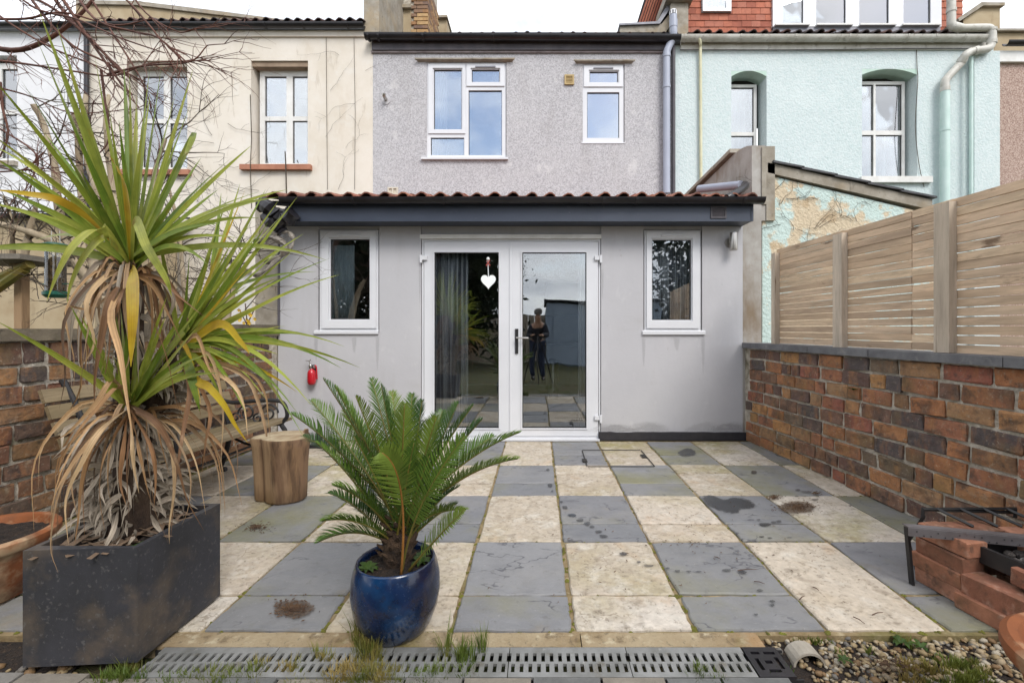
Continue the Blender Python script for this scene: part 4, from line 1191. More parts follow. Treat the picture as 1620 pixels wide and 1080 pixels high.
mb = MB(); mb.tube([P(137, 52, Y2 - .06), P(137, 520, Y2 - .06)], .035, 10); auto_smooth(mb.build('downpipe', M['black_plastic'], ch))

wh = thing('terraced_house', 'bright white house at the far left with blue reflecting windows', 'house', (-9, Y2, 0))
mb = MB()
mb.slab_holes(-13.5, W(137) - .003, 0, T(50), Y2 - .002, .3, [rec2(-60, 27, 88, 256)])
mb.build('wall', M['white_wall'], wh)
w = sash(wh, -56, 27, 95, 255, 173, -14, y=Y2 + .1)
mb = MB(); mb.box(W(-64), W(29), Y2 - .06, Y2 + .095, T(263), T(256) - .001); mb.build('stone_sill', M['cement'], wh, bevel=.008)
gu = gutter(wh, -13.4, X(133, e_y), e_y, Z(38, e_y), .06, 'black_plastic')
roof_sheet(wh, -13.5, W(137) - .01, Y2 - .1, T(47), Y2 + 4, T(47) + 4.1 * math.tan(math.radians(26)), 'slate')

# low outbuilding seen through the branches at the left
ob = thing('outbuilding', 'low buff rendered outbuilding with dark slate roof beyond the left wall', 'shed', (-6.0, 5.6, 0))
yb = 5.7
mb = MB(); mb.box(-8.6, X(150, yb), yb, yb + 1.3, 0, Z(345, yb)); mb.build('wall', M['tan_render'], ob, bevel=.01)
rf = roof_sheet(ob, -8.7, X(156, yb), yb - .12, Z(345, yb) + .003, yb + 1.5, Z(345, yb) + .35, 'slate', 'roof', .03)
SLM = MB(); SLM.box(0, .29, 0, .3, 0, .012); SL = SLM.mesh('slate', bevel=.003); SL.materials.append(M['slate'])
for r_ in range(2):
    for k in range(10):
        mesh_obj('slate', SL, None, rf, (-8.6 + k * .3 + (0.15 if r_ else 0) + (X(150, yb) + 8.5 - 3.0), yb - .16 + r_ * .24, Z(345, yb) + .04 + r_ * .06), rot=(math.radians(13), 0, R.uniform(-.02, .02)))

# ------------------------------------------------------------------ mint house on the right
mh = thing('terraced_house', 'pale mint roughcast house with tall sash windows and tiled dormer', 'house', (4.8, Y2, 0))
mb = MB()
mb.slab_holes(W(1067.5) + .003, W(1572), 0, T(72), Y2 + .003, .3, [rec2(1157, 1213, 112, 290), rec2(1364, 1451, 109, 281)])
mb.build('wall', M['mint'], mh)
for (a, b, top, rise) in ((1157, 1213, 112, 9), (1364, 1451, 109, 9)):    # flat-arched heads: fill the corners of the opening
    for side in (0, 1):
        pts = []
        k = 8
        xa, xb = W(a), W(b)
        for i in range(k + 1):
            t = i / k * .5
            q = 1 - (2 * t - 1) ** 2
            xx = xa + (xb - xa) * t if side == 0 else xb - (xb - xa) * t
            pts.append((xx, Y2 + .004, T(top + rise - rise * q) - .001))
        corner = (xa if side == 0 else xb, Y2 + .004, T(top) - .001)
        poly = [corner] + pts
        mb = MB(); mb.prism(poly, (0, .28, 0)); mb.build('arch', M['mint_shade'], mh)
w = sash(mh, 1157, 1206, 124, 300, 204, 1180, y=Y2 + .19, cols=False, fw=4.5, rm='room_wall')
w = sash(mh, 1364, 1445, 120, 280, 203, 1396, y=Y2 + .17, fw=4.5, bar=1.6, rm='room_wall')
mb = MB(); mb.box(W(1359), W(1471), Y2 - .06, Y2 + .165, T(290), T(280.5)); mb.build('stone_sill', M['white_paint'], mh, bevel=.008)
drape('curtain', W(1362), W(1432), T(279), T(118), Y2 + .42, .012, 5, 'curtain_white', 'white net curtain in the right sash window of the mint house', 'curtain')
drape('curtain', W(1155), W(1200), T(298), T(120), Y2 + .45, .012, 4, 'curtain_white', 'white net curtain in the narrow left sash window of the mint house', 'curtain')
e_y = Y2 - .10
mb = MB(); mb.box(W(1076), W(1560), Y2 - .03, Y2 + .001, T(80), T(66)); mb.build('fascia', M['old_white'], mh, bevel=.004)
gu = gutter(mh, X(1074, e_y), X(1562, e_y), e_y, Z(58.5, e_y), .072, 'old_white')
gutter_clip(gu, [X(p, e_y) for p in (1083, 1170, 1256, 1341, 1433, 1477, 1523)], e_y, Z(58.5, e_y), .072, 'old_white')
rs = roof_sheet(mh, W(1085), W(1562), Y2 - .06, T(62), Y2 + .75, T(62) + .81 * math.tan(math.radians(24)), 'felt')
tile_rows(rs, PTD, None, W(1086), W(1560), Y2 - .11, T(59.5), math.radians(24), 2, .175)
# dormer
dy = 8.05
def DX(p): return X(p, dy)
def DZ(p): return Z(p, dy)
dm = MB()
dm.slab_holes(DX(1084), DX(1526), DZ(75), 8.4, dy + .05, 3.2, [])
dorm = dm.build('dormer', M['felt'], mh)
HT = MB(); HT.box(-.082, .082, 0, .014, -.0, .16); HTm = HT.mesh('hung_tile', bevel=.003); HTm.materials.append(M['hung_tile'])
def hung(x0, x1, z0, z1):
    z = z0; row = 0
    while z < z1:
        x = x0 - (.0825 if row % 2 else 0)
        while x < x1 - .01:
            a, b = max(x, x0), min(x + .165, x1)
            if b - a > .03:
                mesh_obj('tile', HTm, None, dorm, ((a + b) / 2, dy + R.uniform(-.003, .003) + .016, z), rot=(-.09 + R.uniform(-.015, .015), R.uniform(-.008, .008), 0), scale=((b - a - .004) / .164, 1, 1))
            x += .165
        z += .114; row += 1
hung(DX(1086), DX(1222), DZ(62), DZ(-5))
hung(DX(1488), DX(1525), DZ(62), DZ(-5))
DW = window(dorm, 'window', DX(1222), DX(1488), DZ(43.5), DZ(-30), dy - .02,
            [(DX(1237), DX(1270), DZ(39), DZ(-25)), (DX(1290), DX(1337), DZ(40), DZ(-25)), (DX(1358), DX(1405), DZ(40), DZ(-25)), (DX(1428), DX(1471), DZ(40), DZ(-25))], glass='glass_up', room_mat='room_wall', depth=.06)
for (a, b) in ((1224, 1278), (1289, 1346), (1357, 1414), (1424, 1484)):
    mb = MB(); mb.box(DX(a), DX(b), dy - .07, dy - .021, DZ(43.5), DZ(41)); mb.build('sill', M['white_paint'], DW, bevel=.004)
mb = MB(); mb.box(DX(1223), DX(1487), dy - .012, dy + .03, DZ(62), DZ(43.6) - .002); mb.build('lead_apron', M['lead'], dorm)
drape('curtain', DX(1225), DX(1262), DZ(38), DZ(-25), dy + .14, .015, 4, 'curtain_white', 'white curtain in the leftmost dormer window light', 'curtain')
drape('curtain', DX(1378), DX(1402), DZ(38), DZ(-25), dy + .14, .02, 3, 'curtain_white', 'white curtain gathered in the third dormer window light', 'curtain')
mb = MB(); mb.slab_holes(DX(1111), DX(1156), DZ(19.5), DZ(-15), dy - .03, .05, [(DX(1114), DX(1148), DZ(15), DZ(-12))]); sw = mb.build('window', M['upvc'], dorm, bevel=.004)
mb = MB(); mb.box(DX(1113.5), DX(1148.5), dy - .01, dy - .004, DZ(15.5), DZ(-11)); mb.build('pane', M['glass_up'], sw)
mb = MB(); mb.box(DX(1111) - .01, DX(1156) + .01, dy + .0, dy + .045, DZ(20), DZ(-15)); mb.build('reveal', M['room_wall'], sw)
# pipes of the mint house
qy = Y2 - .16
def pipe(name, pts, r, m, par, sm=4, n=14):
    mb = MB(); mb.tube(catmull(pts, sm) if sm > 1 else pts, r, n); return auto_smooth(mb.build(name, M[m], par))
wp = pipe('soil_pipe', [P(1505, -30, qy), P(1505, 30, qy), P(1506, 40, qy), P(1515, 45, qy), P(1555, 44.5, qy), P(1566, 46, qy), P(1569, 54, qy), P(1569, 66, qy), P(1565, 76, qy), P(1555, 79, qy),
              P(1536, 82, qy), P(1526, 89, qy), P(1522, 98, qy + .04), P(1500, 122, qy + .06), P(1495, 130, qy + .06), P(1495, 145, qy + .06)], .058, 'old_white', mh, 4)
for (a, b) in ((P(1505, 20, qy), P(1505, 15, qy)), (P(1507, 42, qy), P(1520, 45.5, qy)), (P(1569, 50, qy), P(1569, 46, qy)), (P(1569, 70, qy), P(1569, 64, qy)), (P(1546, 80, qy), P(1540, 81.5, qy)), (P(1524, 92, qy + .01), P(1520, 99, qy + .04)), (P(1495, 145, qy + .06), P(1495, 138, qy + .06))):
    mb = MB(); mb.tube([a, b], .066, 14)
    auto_smooth(mb.build('pipe_collar', M['old_white'], wp))
vp = pipe('soil_pipe', [P(1495, 144, qy + .06), P(1495, 200, qy + .06), P(1495, 420, qy + .06)], .062, 'mint_smooth', mh, 1)
mb = MB(); mb.tube([P(1495, 208, qy + .06), P(1495, 204, qy + .06)], .068, 14); auto_smooth(mb.build('pipe_collar', M['mint_smooth'], vp))
mb = MB(); mb.box(W(1533), W(1572) + .01, Y2 - .09, Y2 + .001, 0, T(86)); mb.build('pilaster', M['mint'], mh, bevel=.015, segs=2)
pipe('overflow_pipe', [P(1536.5, 90, Y2 - .11), P(1536.5, 420, Y2 - .11)], .026, 'mint_smooth', mh, 1)
pipe('overflow_pipe', [P(1088, 57.5, Y2 - .1), P(1100, 57.5, Y2 - .12), P(1106, 61, Y2 - .13), P(1108, 70, Y2 - .10), P(1108, 80, Y2 - .05), P(1108.5, 180, Y2 - .04), P(1109, 296, Y2 - .04)], .024, 'pipe_cream', mh, 3)
pipe('cable', [P(1450, 78, Y2 - .012), P(1451, 108, Y2 - .012), P(1452, 130, Y2 - .012), P(1448, 200, Y2 - .012), P(1454, 260, Y2 - .015), P(1462, 296, Y2 - .02)], .005, 'vine', mh, 3, 5)
pipe('cable', [P(1076, 79, Y2 - .035), P(1240, 79.5, Y2 - .035), P(1430, 77, Y2 - .035), P(1540, 77, Y2 - .035)], .006, 'fascia_dark', mh, 3, 5)
# piers on the roof line
pr = thing('parapet_wall', 'concrete party wall pier with red tiled slope between grey and mint houses', 'parapet', (2.3, 8, 5.5))
yp = 7.9
mb = MB(); mb.prism([P(1061, 62, yp), P(1089, 62, yp), P(1089, -20, yp), P(1061, -20, yp)], (0, .5, 0)); mb.build('pier', M['cement'], pr, bevel=.01)
mb = MB(); mb.box(X(1052, yp), X(1094, yp), yp - .08, yp + .6, Z(5, yp), Z(-9, yp)); mb.build('pier_cap', M['cement'], pr, bevel=.01)
mb = MB(); mb.prism([P(981, 60, yp + .1), P(1047, 60, yp + .1), P(1061, 40, yp + .1), P(1061, 20, yp + .1), P(1047, 38, yp + .1), P(981, 40, yp + .1)], (0, .3, 0)); mb.build('upstand', M['cement'], pr)
mb = MB(); mb.prism([P(981, 39.8, yp + .06), P(1044, 37.5, yp + .06), P(1064, 8, yp + .06), P(1064, -6, yp + .06), P(1040, 34, yp + .06), P(980, 37, yp + .06)], (0, .4, 0)); mb.build('coping', M['lead'], pr)
ys3 = 9.2
mb = MB(); mb.prism([P(1006, 42, ys3), P(1052, 42, ys3), P(1075, -10, ys3), P(1022, -10, ys3)], (0, .3, 0)); sl = mb.build('slope', M['felt'], pr)
for k in range(11):
    mb = MB()
    a = 1009 + k * 4.1
    mb.prism([P(a, 40, ys3 - .05), P(a + 2.9, 40, ys3 - .05), P(a + 18.9, -8, ys3 - .05), P(a + 16, -8, ys3 - .05)], (0, .045, 0))
    mb.build('tile', M['hung_tile'], sl)
pr2 = thing('parapet_wall', 'stone parapet with sloping coping at the right end of the mint house roof', 'parapet', (7.3, 7.9, 5.5))
yp = 7.8
mb = MB(); mb.prism([P(1524, 64, yp), P(1582, 64, yp), P(1582, 9, yp), P(1556, 9, yp), P(1524, 31, yp)], (0, .45, 0)); mb.build('pier', M['tan_render'], pr2)
mb = MB(); mb.prism([P(1518, 34, yp - .06), P(1556, 8.8, yp - .06), P(1590, 8.8, yp - .06), P(1590, 4, yp - .06), P(1553, 3.5, yp - .06), P(1516, 29, yp - .06)], (0, .56, 0)); mb.build('coping', M['cement'], pr2)
bh = thing('terraced_house', 'brown pebbledashed house at the far right edge', 'house', (10, Y2, 0))
mb = MB(); mb.slab_holes(W(1572) + .003, 13.5, 0, T(98), Y2 - .003, .3, []); mb.build('wall', M['brown_dash'], bh)
mb = MB(); mb.box(W(1574), 13.5, Y2 - .06, Y2 - .004, T(101), T(84)); mb.build('fascia', M['white_paint'], bh, bevel=.004)
gu = gutter(bh, W(1579), 13.4, Y2 - .12, T(74), .06, 'black_plastic')
mb = MB(); mb.box(W(1581), 13.5, Y2 + .1, Y2 + .5, T(82), T(46)); mb.build('parapet', M['tan_render'], bh)
mb = MB(); mb.box(W(1579), 13.5, Y2 + .04, Y2 + .56, T(46) + .002, T(42.5)); mb.build('coping', M['cement'], bh, bevel=.008)
roof_sheet(bh, W(1574), 13.5, Y2 + .5, T(84), Y2 + 4, T(84) + 3.5 * math.tan(math.radians(26)), 'slate')

# ------------------------------------------------------------------ party wall and lean-to gable at the right
pt = thing('party_wall', 'grey rendered party wall rising above the right end of the pantile roof', 'wall', (2.33, 4.8, 2.3))
mb = MB()
mb.prism([(2.245, Y1 + .02, 2.3), (2.245, Y2 - .004, 2.3), (2.245, Y2 - .004, 3.10), (2.245, 5.25, 3.17), (2.245, 5.05, 3.16), (2.245, 4.9, 3.13), (2.245, Y1 + .02, 3.09)], (.145, 0, 0))
mb.build('wall', M['render_worn'], pt, bevel=.015, segs=2)
mb = MB()
for k in range(4):
    y0 = 5.22 + k * .53
    mb2 = MB()
    mb2.obox((2.305, y0 + .262, 3.20 - k * .012), (.11, 0, 0), (0, .258, -.008), (0, .001, .022))
    mb2.build('coping', M['cement'], pt, bevel=.006)
mb.bm.free()
mb = MB(); mb.box(2.393, X(1226, Y1 + .01), Y1 + .01, Y1 + .5, 2.3, 3.08); mb.build('wall_end', M['cement'], pt, bevel=.02, segs=2)
mb = MB(); mb.box(2.345, 2.391, Y1 + .006, Y1 + .018, 2.47, 3.07); mb.build('edge_render', M['cement'], pt, bevel=.005)

lt = thing('lean_to', 'mint lean-to gable with peeling paint and stone verge behind the slatted fence', 'lean-to', (3.2, 4.85, 0))
yl = Y1 + .04
mb = MB()
mb.prism([(X(1206, yl), yl, 0), (4.4, yl, 0), (4.4, yl, Z(348, yl)), (X(1218, yl), yl, Z(278, yl)), (X(1206, yl), yl, Z(278, yl))], (0, .25, 0)); mb.build('wall', M['mint_peel'], lt)
vA, vB = P(1214, 273, yl - .03), P(1475, 332, yl - .03)
nst = 2
dv = (vB - vA)
for k in range(nst):
    a, b = vA + dv * (k / nst) + Vector((.004, 0, 0)), vA + dv * ((k + 1) / nst)
    mb = MB(); mb.prism([a, b, b + Vector((0, 0, .105)), a + Vector((0, 0, .105))], (0, .12, 0)); mb.build('verge_board', M['cement'], lt, bevel=.008)
for k in range(5):
    a, b = vA + dv * max(.03, k / 5), vA + dv * ((k + 1.08) / 5)
    mb = MB()
    mb.prism([a + Vector((0, -.03, .108)), b + Vector((0, -.03, .124)), b + Vector((0, -.03, .142)), a + Vector((0, -.03, .132))], (0, .32, 0)); mb.build('slate', M['slate'], lt)
roof_sheet(lt, 0, 0.001, 0, 0, .001, .001, 'slate') if False else None
vC = vA + dv * .08
mb = MB(); mb.prism([vC + Vector((0, .3, .1)), vB + Vector((0, .3, .1)), vB + Vector((0, .3, .13)), vC + Vector((0, .3, .13))], (0, 2.1, 0)); mb.build('roof', M['slate'], lt)
# ------------------------------------------------------------------ garden brick walls
def brick_wall(root, y0, y1, xf, side, z_rows, mat_b, depth, top_header=False, zj=0.0):
    """bricks laid course by course on the visible face; side = +1 when the face looks to -X"""
    MS = bricks_meshes(.245, .09, .095, mat_b, 9, .0055, .005)
    MH = bricks_meshes(.118, .09, .095, mat_b, 7, .0055, .005)
    for ri, (za, zb) in enumerate(z_rows):
        y = y1 - R.uniform(0, .12)
        hgt = (zb - za) - .016
        header_row = top_header and ri == len(z_rows) - 1
        while y > y0 + .05:
            head = header_row or R.random() < .28
            L = (.118 if head else .245) * R.uniform(.86, 1.08)
            if y - L < y0: break
            yc = y - L / 2
            x = xf(yc)
            ang = math.atan2(xf(yc + .05) - xf(yc - .05), .1)
            base = .118 if head else .245
            off = R.uniform(-.008, .003)
            mesh_obj('brick', R.choice(MH if head else MS), None, root,
                     (x + side * (.045 + off), yc, (za + zb) / 2 + R.uniform(-.003, .003) + zj * math.sin(yc * 3)),
                     rot=(R.uniform(-.03, .03), R.uniform(-.028, .028), math.pi / 2 - ang + R.uniform(-.02, .02)), scale=(L / base, 1, hgt / .095 * R.uniform(.90, 1.05)))
            y -= L + R.uniform(.012, .022)

def mortar_core(root, y0, y1, xf, side, z1, depth, m='mortar', rec=.010):
    mb = MB()
    k = int((y1 - y0) / .04)
    nz = int(z1 / .035)
    grid = []
    for i in range(k + 1):
        yy = y0 + (y1 - y0) * i / k
        grid.append(mb.v(*[(xf(yy) + side * (rec + R.uniform(-.004, .004)), yy, z1 * j / nz) for j in range(nz + 1)]))
    for i in range(k):
        for j in range(nz):
            mb.bm.faces.new([grid[i][j], grid[i][j + 1], grid[i + 1][j + 1], grid[i + 1][j]])
    back = [mb.v((xf(y) + side * depth, y, 0), (xf(y) + side * depth, y, z1)) for y in (y0, y1)]
    mb.bm.faces.new([back[0][0], back[1][0], back[1][1], back[0][1]])
    mb.bm.faces.new([grid[0][0], back[0][0], back[0][1]] + grid[0][::-1][:-1])
    mb.bm.faces.new([grid[k][0]] + grid[k][1:] + [back[1][1], back[1][0]])
    mb.bm.faces.new([g_[nz] for g_ in grid] + [back[1][1], back[0][1]])
    return mb.build('mortar', M[m], root)

rw = thing('brick_wall', 'orange and brown brick garden wall with grey stone coping under the slatted fence', 'wall', (2.3, 3.0, 0))
rows = [(i * .1072, (i + 1) * .1072) for i in range(9)]
mortar_core(rw, 1.1, Y1 - .004, wallx_r, 1, .964, .22)
brick_wall(rw, 1.15, Y1 - .02, wallx_r, 1, rows, M['brick_old'], .22)
yc = 1.1
cuts = [1.1, 1.78, 2.26, 3.1, 3.72, Y1 - .02]
for a, b in zip(cuts[:-1], cuts[1:]):
    mb = MB()
    nseg = 8
    def side_pts(yv, z): return z
    poly = []
    for i in range(nseg + 1):
        yy = a + .003 + (b - a - .006) * i / nseg
        poly.append((wallx_r(yy) - .035 + R.uniform(-.004, .004), yy, .966))
    for i in range(nseg, -1, -1):
        yy = a + .003 + (b - a - .006) * i / nseg
        poly.append((wallx_r(yy) + .26, yy, .966))
    mb.prism(poly, (0, 0, .05 + R.uniform(-.003, .003)))
    mb.build('coping_stone', M['coping_grey'], rw, bevel=.007)

lw = thing('brick_wall', 'dark weathered brick garden wall behind the wooden bench on the left', 'wall', (-2.8, 3.0, 0))
lrows = [(i * .1055, (i + 1) * .1055) for i in range(9)] + [(9 * .1055, 9 * .1055 + .14)]
mortar_core(lw, 1.3, Y1 - .004, wallx_l, -1, 1.088, .24)
brick_wall(lw, 1.35, Y1 - .02, wallx_l, -1, lrows, M['brick_left'], .24, top_header=True)
cuts = [1.3, 2.05, 2.75, 3.35, 4.0, Y1 - .02]
for q, (a, b) in enumerate(zip(cuts[:-1], cuts[1:])):
    mb = MB()
    poly = []
    nseg = 8
    for i in range(nseg + 1):
        yy = a + .004 + (b - a - .008) * i / nseg
        poly.append((wallx_l(yy) + .03 + R.uniform(-.005, .005), yy, 1.09))
    for i in range(nseg, -1, -1):
        yy = a + .004 + (b - a - .008) * i / nseg
        poly.append((wallx_l(yy) - .28, yy, 1.09))
    mb.prism(poly, (0, 0, .068 + .045 * (q >= 3)))
    mb.build('coping_stone', M['coping_old'], lw, bevel=.012)

# ------------------------------------------------------------------ slatted fence
fn = thing('slatted_fence', 'pale timber fence of horizontal slats standing on the right wall coping', 'fence', (2.35, 3.0, 1.02))
def fx(y): return wallx_r(y) + .085
postY = [4.36, 3.52, 2.68, 1.84, 1.0]
ang = math.atan(-.074)
dirv = Vector((-.074, 1, 0)).normalized()
nrm = Vector((1, .074, 0)).normalized()
for i, py in enumerate(postY):
    mb = MB()
    hh_ = 1.885 + R.uniform(-.006, .012)
    mb.obox((fx(py), py, (1.018 + hh_) / 2), nrm * .024, dirv * (.048 if i else .03), (0, 0, (hh_ - 1.018) / 2))
    mb.build('post', M['post_wood'], fn, bevel=.004)
nsl = 17
for i in range(len(postY) - 1):
    ya, yb = postY[i], postY[i + 1]
    ym = (ya + yb) / 2
    L = ya - yb
    for s_ in range(nsl):
        z = 1.046 + s_ * (.846 / (nsl - 1)) + R.uniform(-.001, .001) - .005 * (i - 1)
        pieces = [(ya + .02, yb - .02)] if i in (0, 2, 3) else [(ya + .02, 2.93), (2.926, yb - .02)]
        for (a, b) in pieces:
            m_ = (a + b) / 2
            mb = MB()
            tl = R.uniform(-.0015, .0015)
            mb.obox((fx(m_) + .034 + R.uniform(-.002, .003), m_, z + (R.uniform(-.003, .003) if len(pieces) > 1 else 0)), nrm * .009, (dirv * ((a - b) / 2)) + Vector((0, 0, tl)), (0, 0, .0238 + R.uniform(-.0006, .0006)))
            mb.build('slat', M['fence_wood'], fn, bevel=.003)

# ------------------------------------------------------------------ bench
be = thing('garden_bench', 'weathered wooden slat bench with black iron ends against the left wall', 'bench', (-2.4, 3.15, 0))
by0, by1 = 2.52, 3.83
def bx(y): return -0.06 * (3.7 - y)       # follows the wall
def slat(name, x, z, w, th, tiltv, y0=by0, y1=by1):
    mb = MB()
    d = Vector((.06, 1, 0)).normalized()
    up = Vector(tiltv).normalized()
    nn = d.cross(up).normalized()
    mb.obox((x + bx((y0 + y1) / 2), (y0 + y1) / 2, z), nn * th / 2, d * ((y1 - y0) / 2), up * w / 2)
    mb.build(name, M['bench_wood'], be, bevel=.004)
for k in range(5):
    slat('seat_slat', -2.12 - k * .088, .405 - k * .006, .078, .024, (1, 0, .07))
for k in range(4):
    slat('back_slat', -2.575 - k * .036, .51 + k * .09, .078, .022, (-.36, 0, 1))
for ye in (2.66, 3.71):
    xo = bx(ye)
    mb = MB()
    bar = lambda pts, r=.013, n=8: mb.tube(catmull([(p[0] + xo, ye + (p[2] if len(p) > 2 else 0), p[1]) for p in pts], 5), r, n)
    bar([(-2.53, .40), (-2.57, .52), (-2.64, .70), (-2.72, .86)], .017)            # back upright
    bar([(-2.53, .40), (-2.52, .30), (-2.55, .15), (-2.60, .015)], .019)            # back leg
    bar([(-2.60, .012), (-2.575, .012), (-2.55, .02)], .02)
    bar([(-2.10, .385), (-2.06, .30), (-2.10, .15), (-2.05, .015)], .018)          # front leg
    bar([(-2.05, .012), (-2.03, .012)], .02)
    bar([(-2.54, .385), (-2.3, .375), (-2.10, .385)], .014)                         # seat rail
    bar([(-2.10, .385), (-2.05, .45), (-2.07, .54), (-2.13, .575), (-2.3, .575), (-2.48, .56), (-2.58, .58)], .016)   # arm
    bar([(-2.54, .30), (-2.35, .215), (-2.10, .20)], .010)                          # stretcher
    iron = mb.build('iron_end', M['black_iron'], be)
    auto_smooth(iron)
    mb = MB()
    def scroll(cx, cz, r, t0, turns, sg=1):
        pts = []
        for i in range(26):
            t = i / 25
            a = t0 + sg * turns * 2 * math.pi * t
            q = r * (1 - .72 * t)
            pts.append((cx + q * math.cos(a) + xo, ye, cz + q * math.sin(a)))
        mb.tube(pts, .0075, 6)
    scroll(-2.20, .475, .078, 0, 1.4); scroll(-2.38, .475, .07, math.pi, 1.3, -1); scroll(-2.47, .44, .04, 0, 1.2)
    scroll(-2.29, .43, .04, math.pi / 2, 1.2)
    auto_smooth(mb.build('scroll', M['black_iron'], iron))
mb = MB(); mb.tube([(-2.33, 2.62, .225), (-2.29, 3.75, .225)], .009, 6); mb.build('tie_rod', M['black_iron'], be)

# ------------------------------------------------------------------ stump
st = thing('tree_stump', 'upright brown log stump used as a table beside the bench', 'stump', (-1.74, 3.1, 0))
sx, sy = X(448, 3.12), 3.12
def lob(t, z):
    a = t * 2 * math.pi
    return .10 * math.cos(2 * a + .6) + .06 * math.cos(3 * a + 2.1) + .03 * math.cos(5 * a + 1) - .16 * math.exp(-((a - 3.95) / .22) ** 2) + .012 * math.sin(9 * a + z * 6)
mb = MB()
mb.lathe([(.134, 0), (.152, .015), (.155, .12), (.160, .26), (.168, .36), (.178, .418), (.174, .427)], (sx, sy, 0), 64, lob)
o = mb.build('bark', M['stump_bark'], st, smooth=True)
mb = MB()
mb.lathe([(.171, .422), (.165, .4285), (.12, .433), (.05, .434), (0, .434)], (sx, sy, 0), 64, lob)
mb.build('cut_top', M['stump_top'], st, smooth=True)
# split piece of bark standing up at the back right
mb = MB()
mb.prism([(sx + .09, sy + .08, .41), (sx + .16, sy + .02, .41), (sx + .165, sy + .02, .465), (sx + .12, sy + .06, .455)], (-.02, .03, .0)); mb.build('bark_flake', M['stump_bark'], st, bevel=.004)
# dark drain cover against the wall
gl_ = thing('gully_cover', 'small black gully cover on the paving against the house left of the doors', 'drain', (U(508), 4.6, 0))
mb = MB(); mb.box(X(494, 4.5), X(522, 4.5), 4.42, 4.64, .002, .035); c_ = mb.build('cover', M['black_plastic'], gl_, bevel=.006)
mb = MB(); mb.tube([(X(500, 4.6), 4.66, .0), (X(500, 4.6), 4.66, .14)], .03, 10); mb.build('pipe_stub', M['black_plastic'], gl_)

# ------------------------------------------------------------------ planter with soil
plx0, plx1, ply0, ply1, plz = -1.745, -1.372, 1.548, 1.955, .406
pl = thing('planter', 'square charcoal stone planter holding the spiky plant', 'planter', (-1.56, 1.75, 0))
mb = MB()
t_ = .024
outer = [(plx0 + .004, ply0 - .012), (plx1 - .004, ply0 + .012), (plx1 + .004, ply1), (plx0, ply1)]
mb.prism([(x, y, .012) for x, y in outer], (0, 0, .012))
inn = [(plx0 + t_, ply0 + t_), (plx1 - t_, ply0 + t_), (plx1 - t_, ply1 - t_), (plx0 + t_, ply1 - t_)]
vo0 = mb.v(*[(x, y, .0245) for x, y in outer]); vo1 = mb.v(*[(x, y, plz) for x, y in outer])
vi1 = mb.v(*[(x, y, plz) for x, y in inn]); vi0 = mb.v(*[(x, y, .0245) for x, y in inn])
for i in range(4):
    j = (i + 1) % 4
    mb.bm.faces.new([vo0[i], vo0[j], vo1[j], vo1[i]])
    mb.bm.faces.new([vo1[i], vo1[j], vi1[j], vi1[i]])
    mb.bm.faces.new([vi1[i], vi1[j], vi0[j], vi0[i]])
    mb.bm.faces.new([vi0[i], vi0[j], vo0[j], vo0[i]])
mb.build('box', M['planter'], pl, bevel=.005, segs=2)
def soil_patch(parent, x0, x1, y0, y1, z, amp, n=18, round_=False, m='soil'):
    mb = MB()
    gr = []
    for i in range(n + 1):
        row = []
        for j in range(n + 1):
            u, v = 2 * i / n - 1, 2 * j / n - 1
            if round_:
                r = max(abs(u), abs(v)); l = math.hypot(u, v)
                if l > 0: u, v = u * r / l, v * r / l
            row.append(mb.bm.verts.new(((x0 + x1) / 2 + u * (x1 - x0) / 2, (y0 + y1) / 2 + v * (y1 - y0) / 2, z + R.uniform(-amp, amp) + amp * 2.2 * (1 - u * u) * (1 - v * v))))
        gr.append(row)
    for i in range(n):
        for j in range(n):
            mb.bm.faces.new([gr[i][j], gr[i + 1][j], gr[i + 1][j + 1], gr[i][j + 1]])
    return mb.build('soil', M[m], parent)
soil_patch(pl, plx0 + .02, plx1 - .02, ply0 + .02, ply1 - .02, plz - .05, .012)

# ------------------------------------------------------------------ leaves
def leaf_mesh(path, width, fold=.25, nrm_hint=Vector((0, -1, .3)), twist=0.0, prof=None, w_seg=2):
    """strap leaf along a path; width tapers to base and tip, folded along the midrib"""
    mb = MB()
    n = len(path)
    rows = []
    for i, p in enumerate(path):
        t = i / (n - 1)
        if i == 0: d = path[1] - path[0]
        elif i == n - 1: d = path[-1] - path[-2]
        else: d = path[i + 1] - path[i - 1]
        d = d.normalized()
        s = d.cross(nrm_hint)
        if s.length < 1e-4: s = d.orthogonal()
        s.normalize()
        if twist:
            s = Matrix.Rotation(twist * t, 3, d) @ s
        nn = s.cross(d).normalized()
        w = width * (prof(t) if prof else (min(1, .5 + 2.2 * t) * (1 - t ** 1.9) * .98 + .02))
        rows.append(mb.v(p - s * w / 2, p + nn * (-fold * w / 2), p + s * w / 2))
    for a, b in zip(rows[:-1], rows[1:]):
        mb.bm.faces.new([a[0], a[1], b[1], b[0]])
        mb.bm.faces.new([a[1], a[2], b[2], b[1]])
    me = mb.mesh('leaf', smooth=True)
    nv = len(me.vertices)
    if nv == 3 * n:
        me.attributes.new('lu', 'FLOAT', 'POINT').data.foreach_set('value', [(-1.0, 0.0, 1.0)[i % 3] for i in range(nv)])
        me.attributes.new('lt', 'FLOAT', 'POINT').data.foreach_set('value', [(i // 3) / (n - 1) for i in range(nv)])
    return me

cord = thing('cordyline_plant', 'tall spiky cordyline with three leaf heads and a skirt of dead brown leaves', 'plant', (-1.56, 1.75, .36))
ccx, ccy = -1.555, 1.76
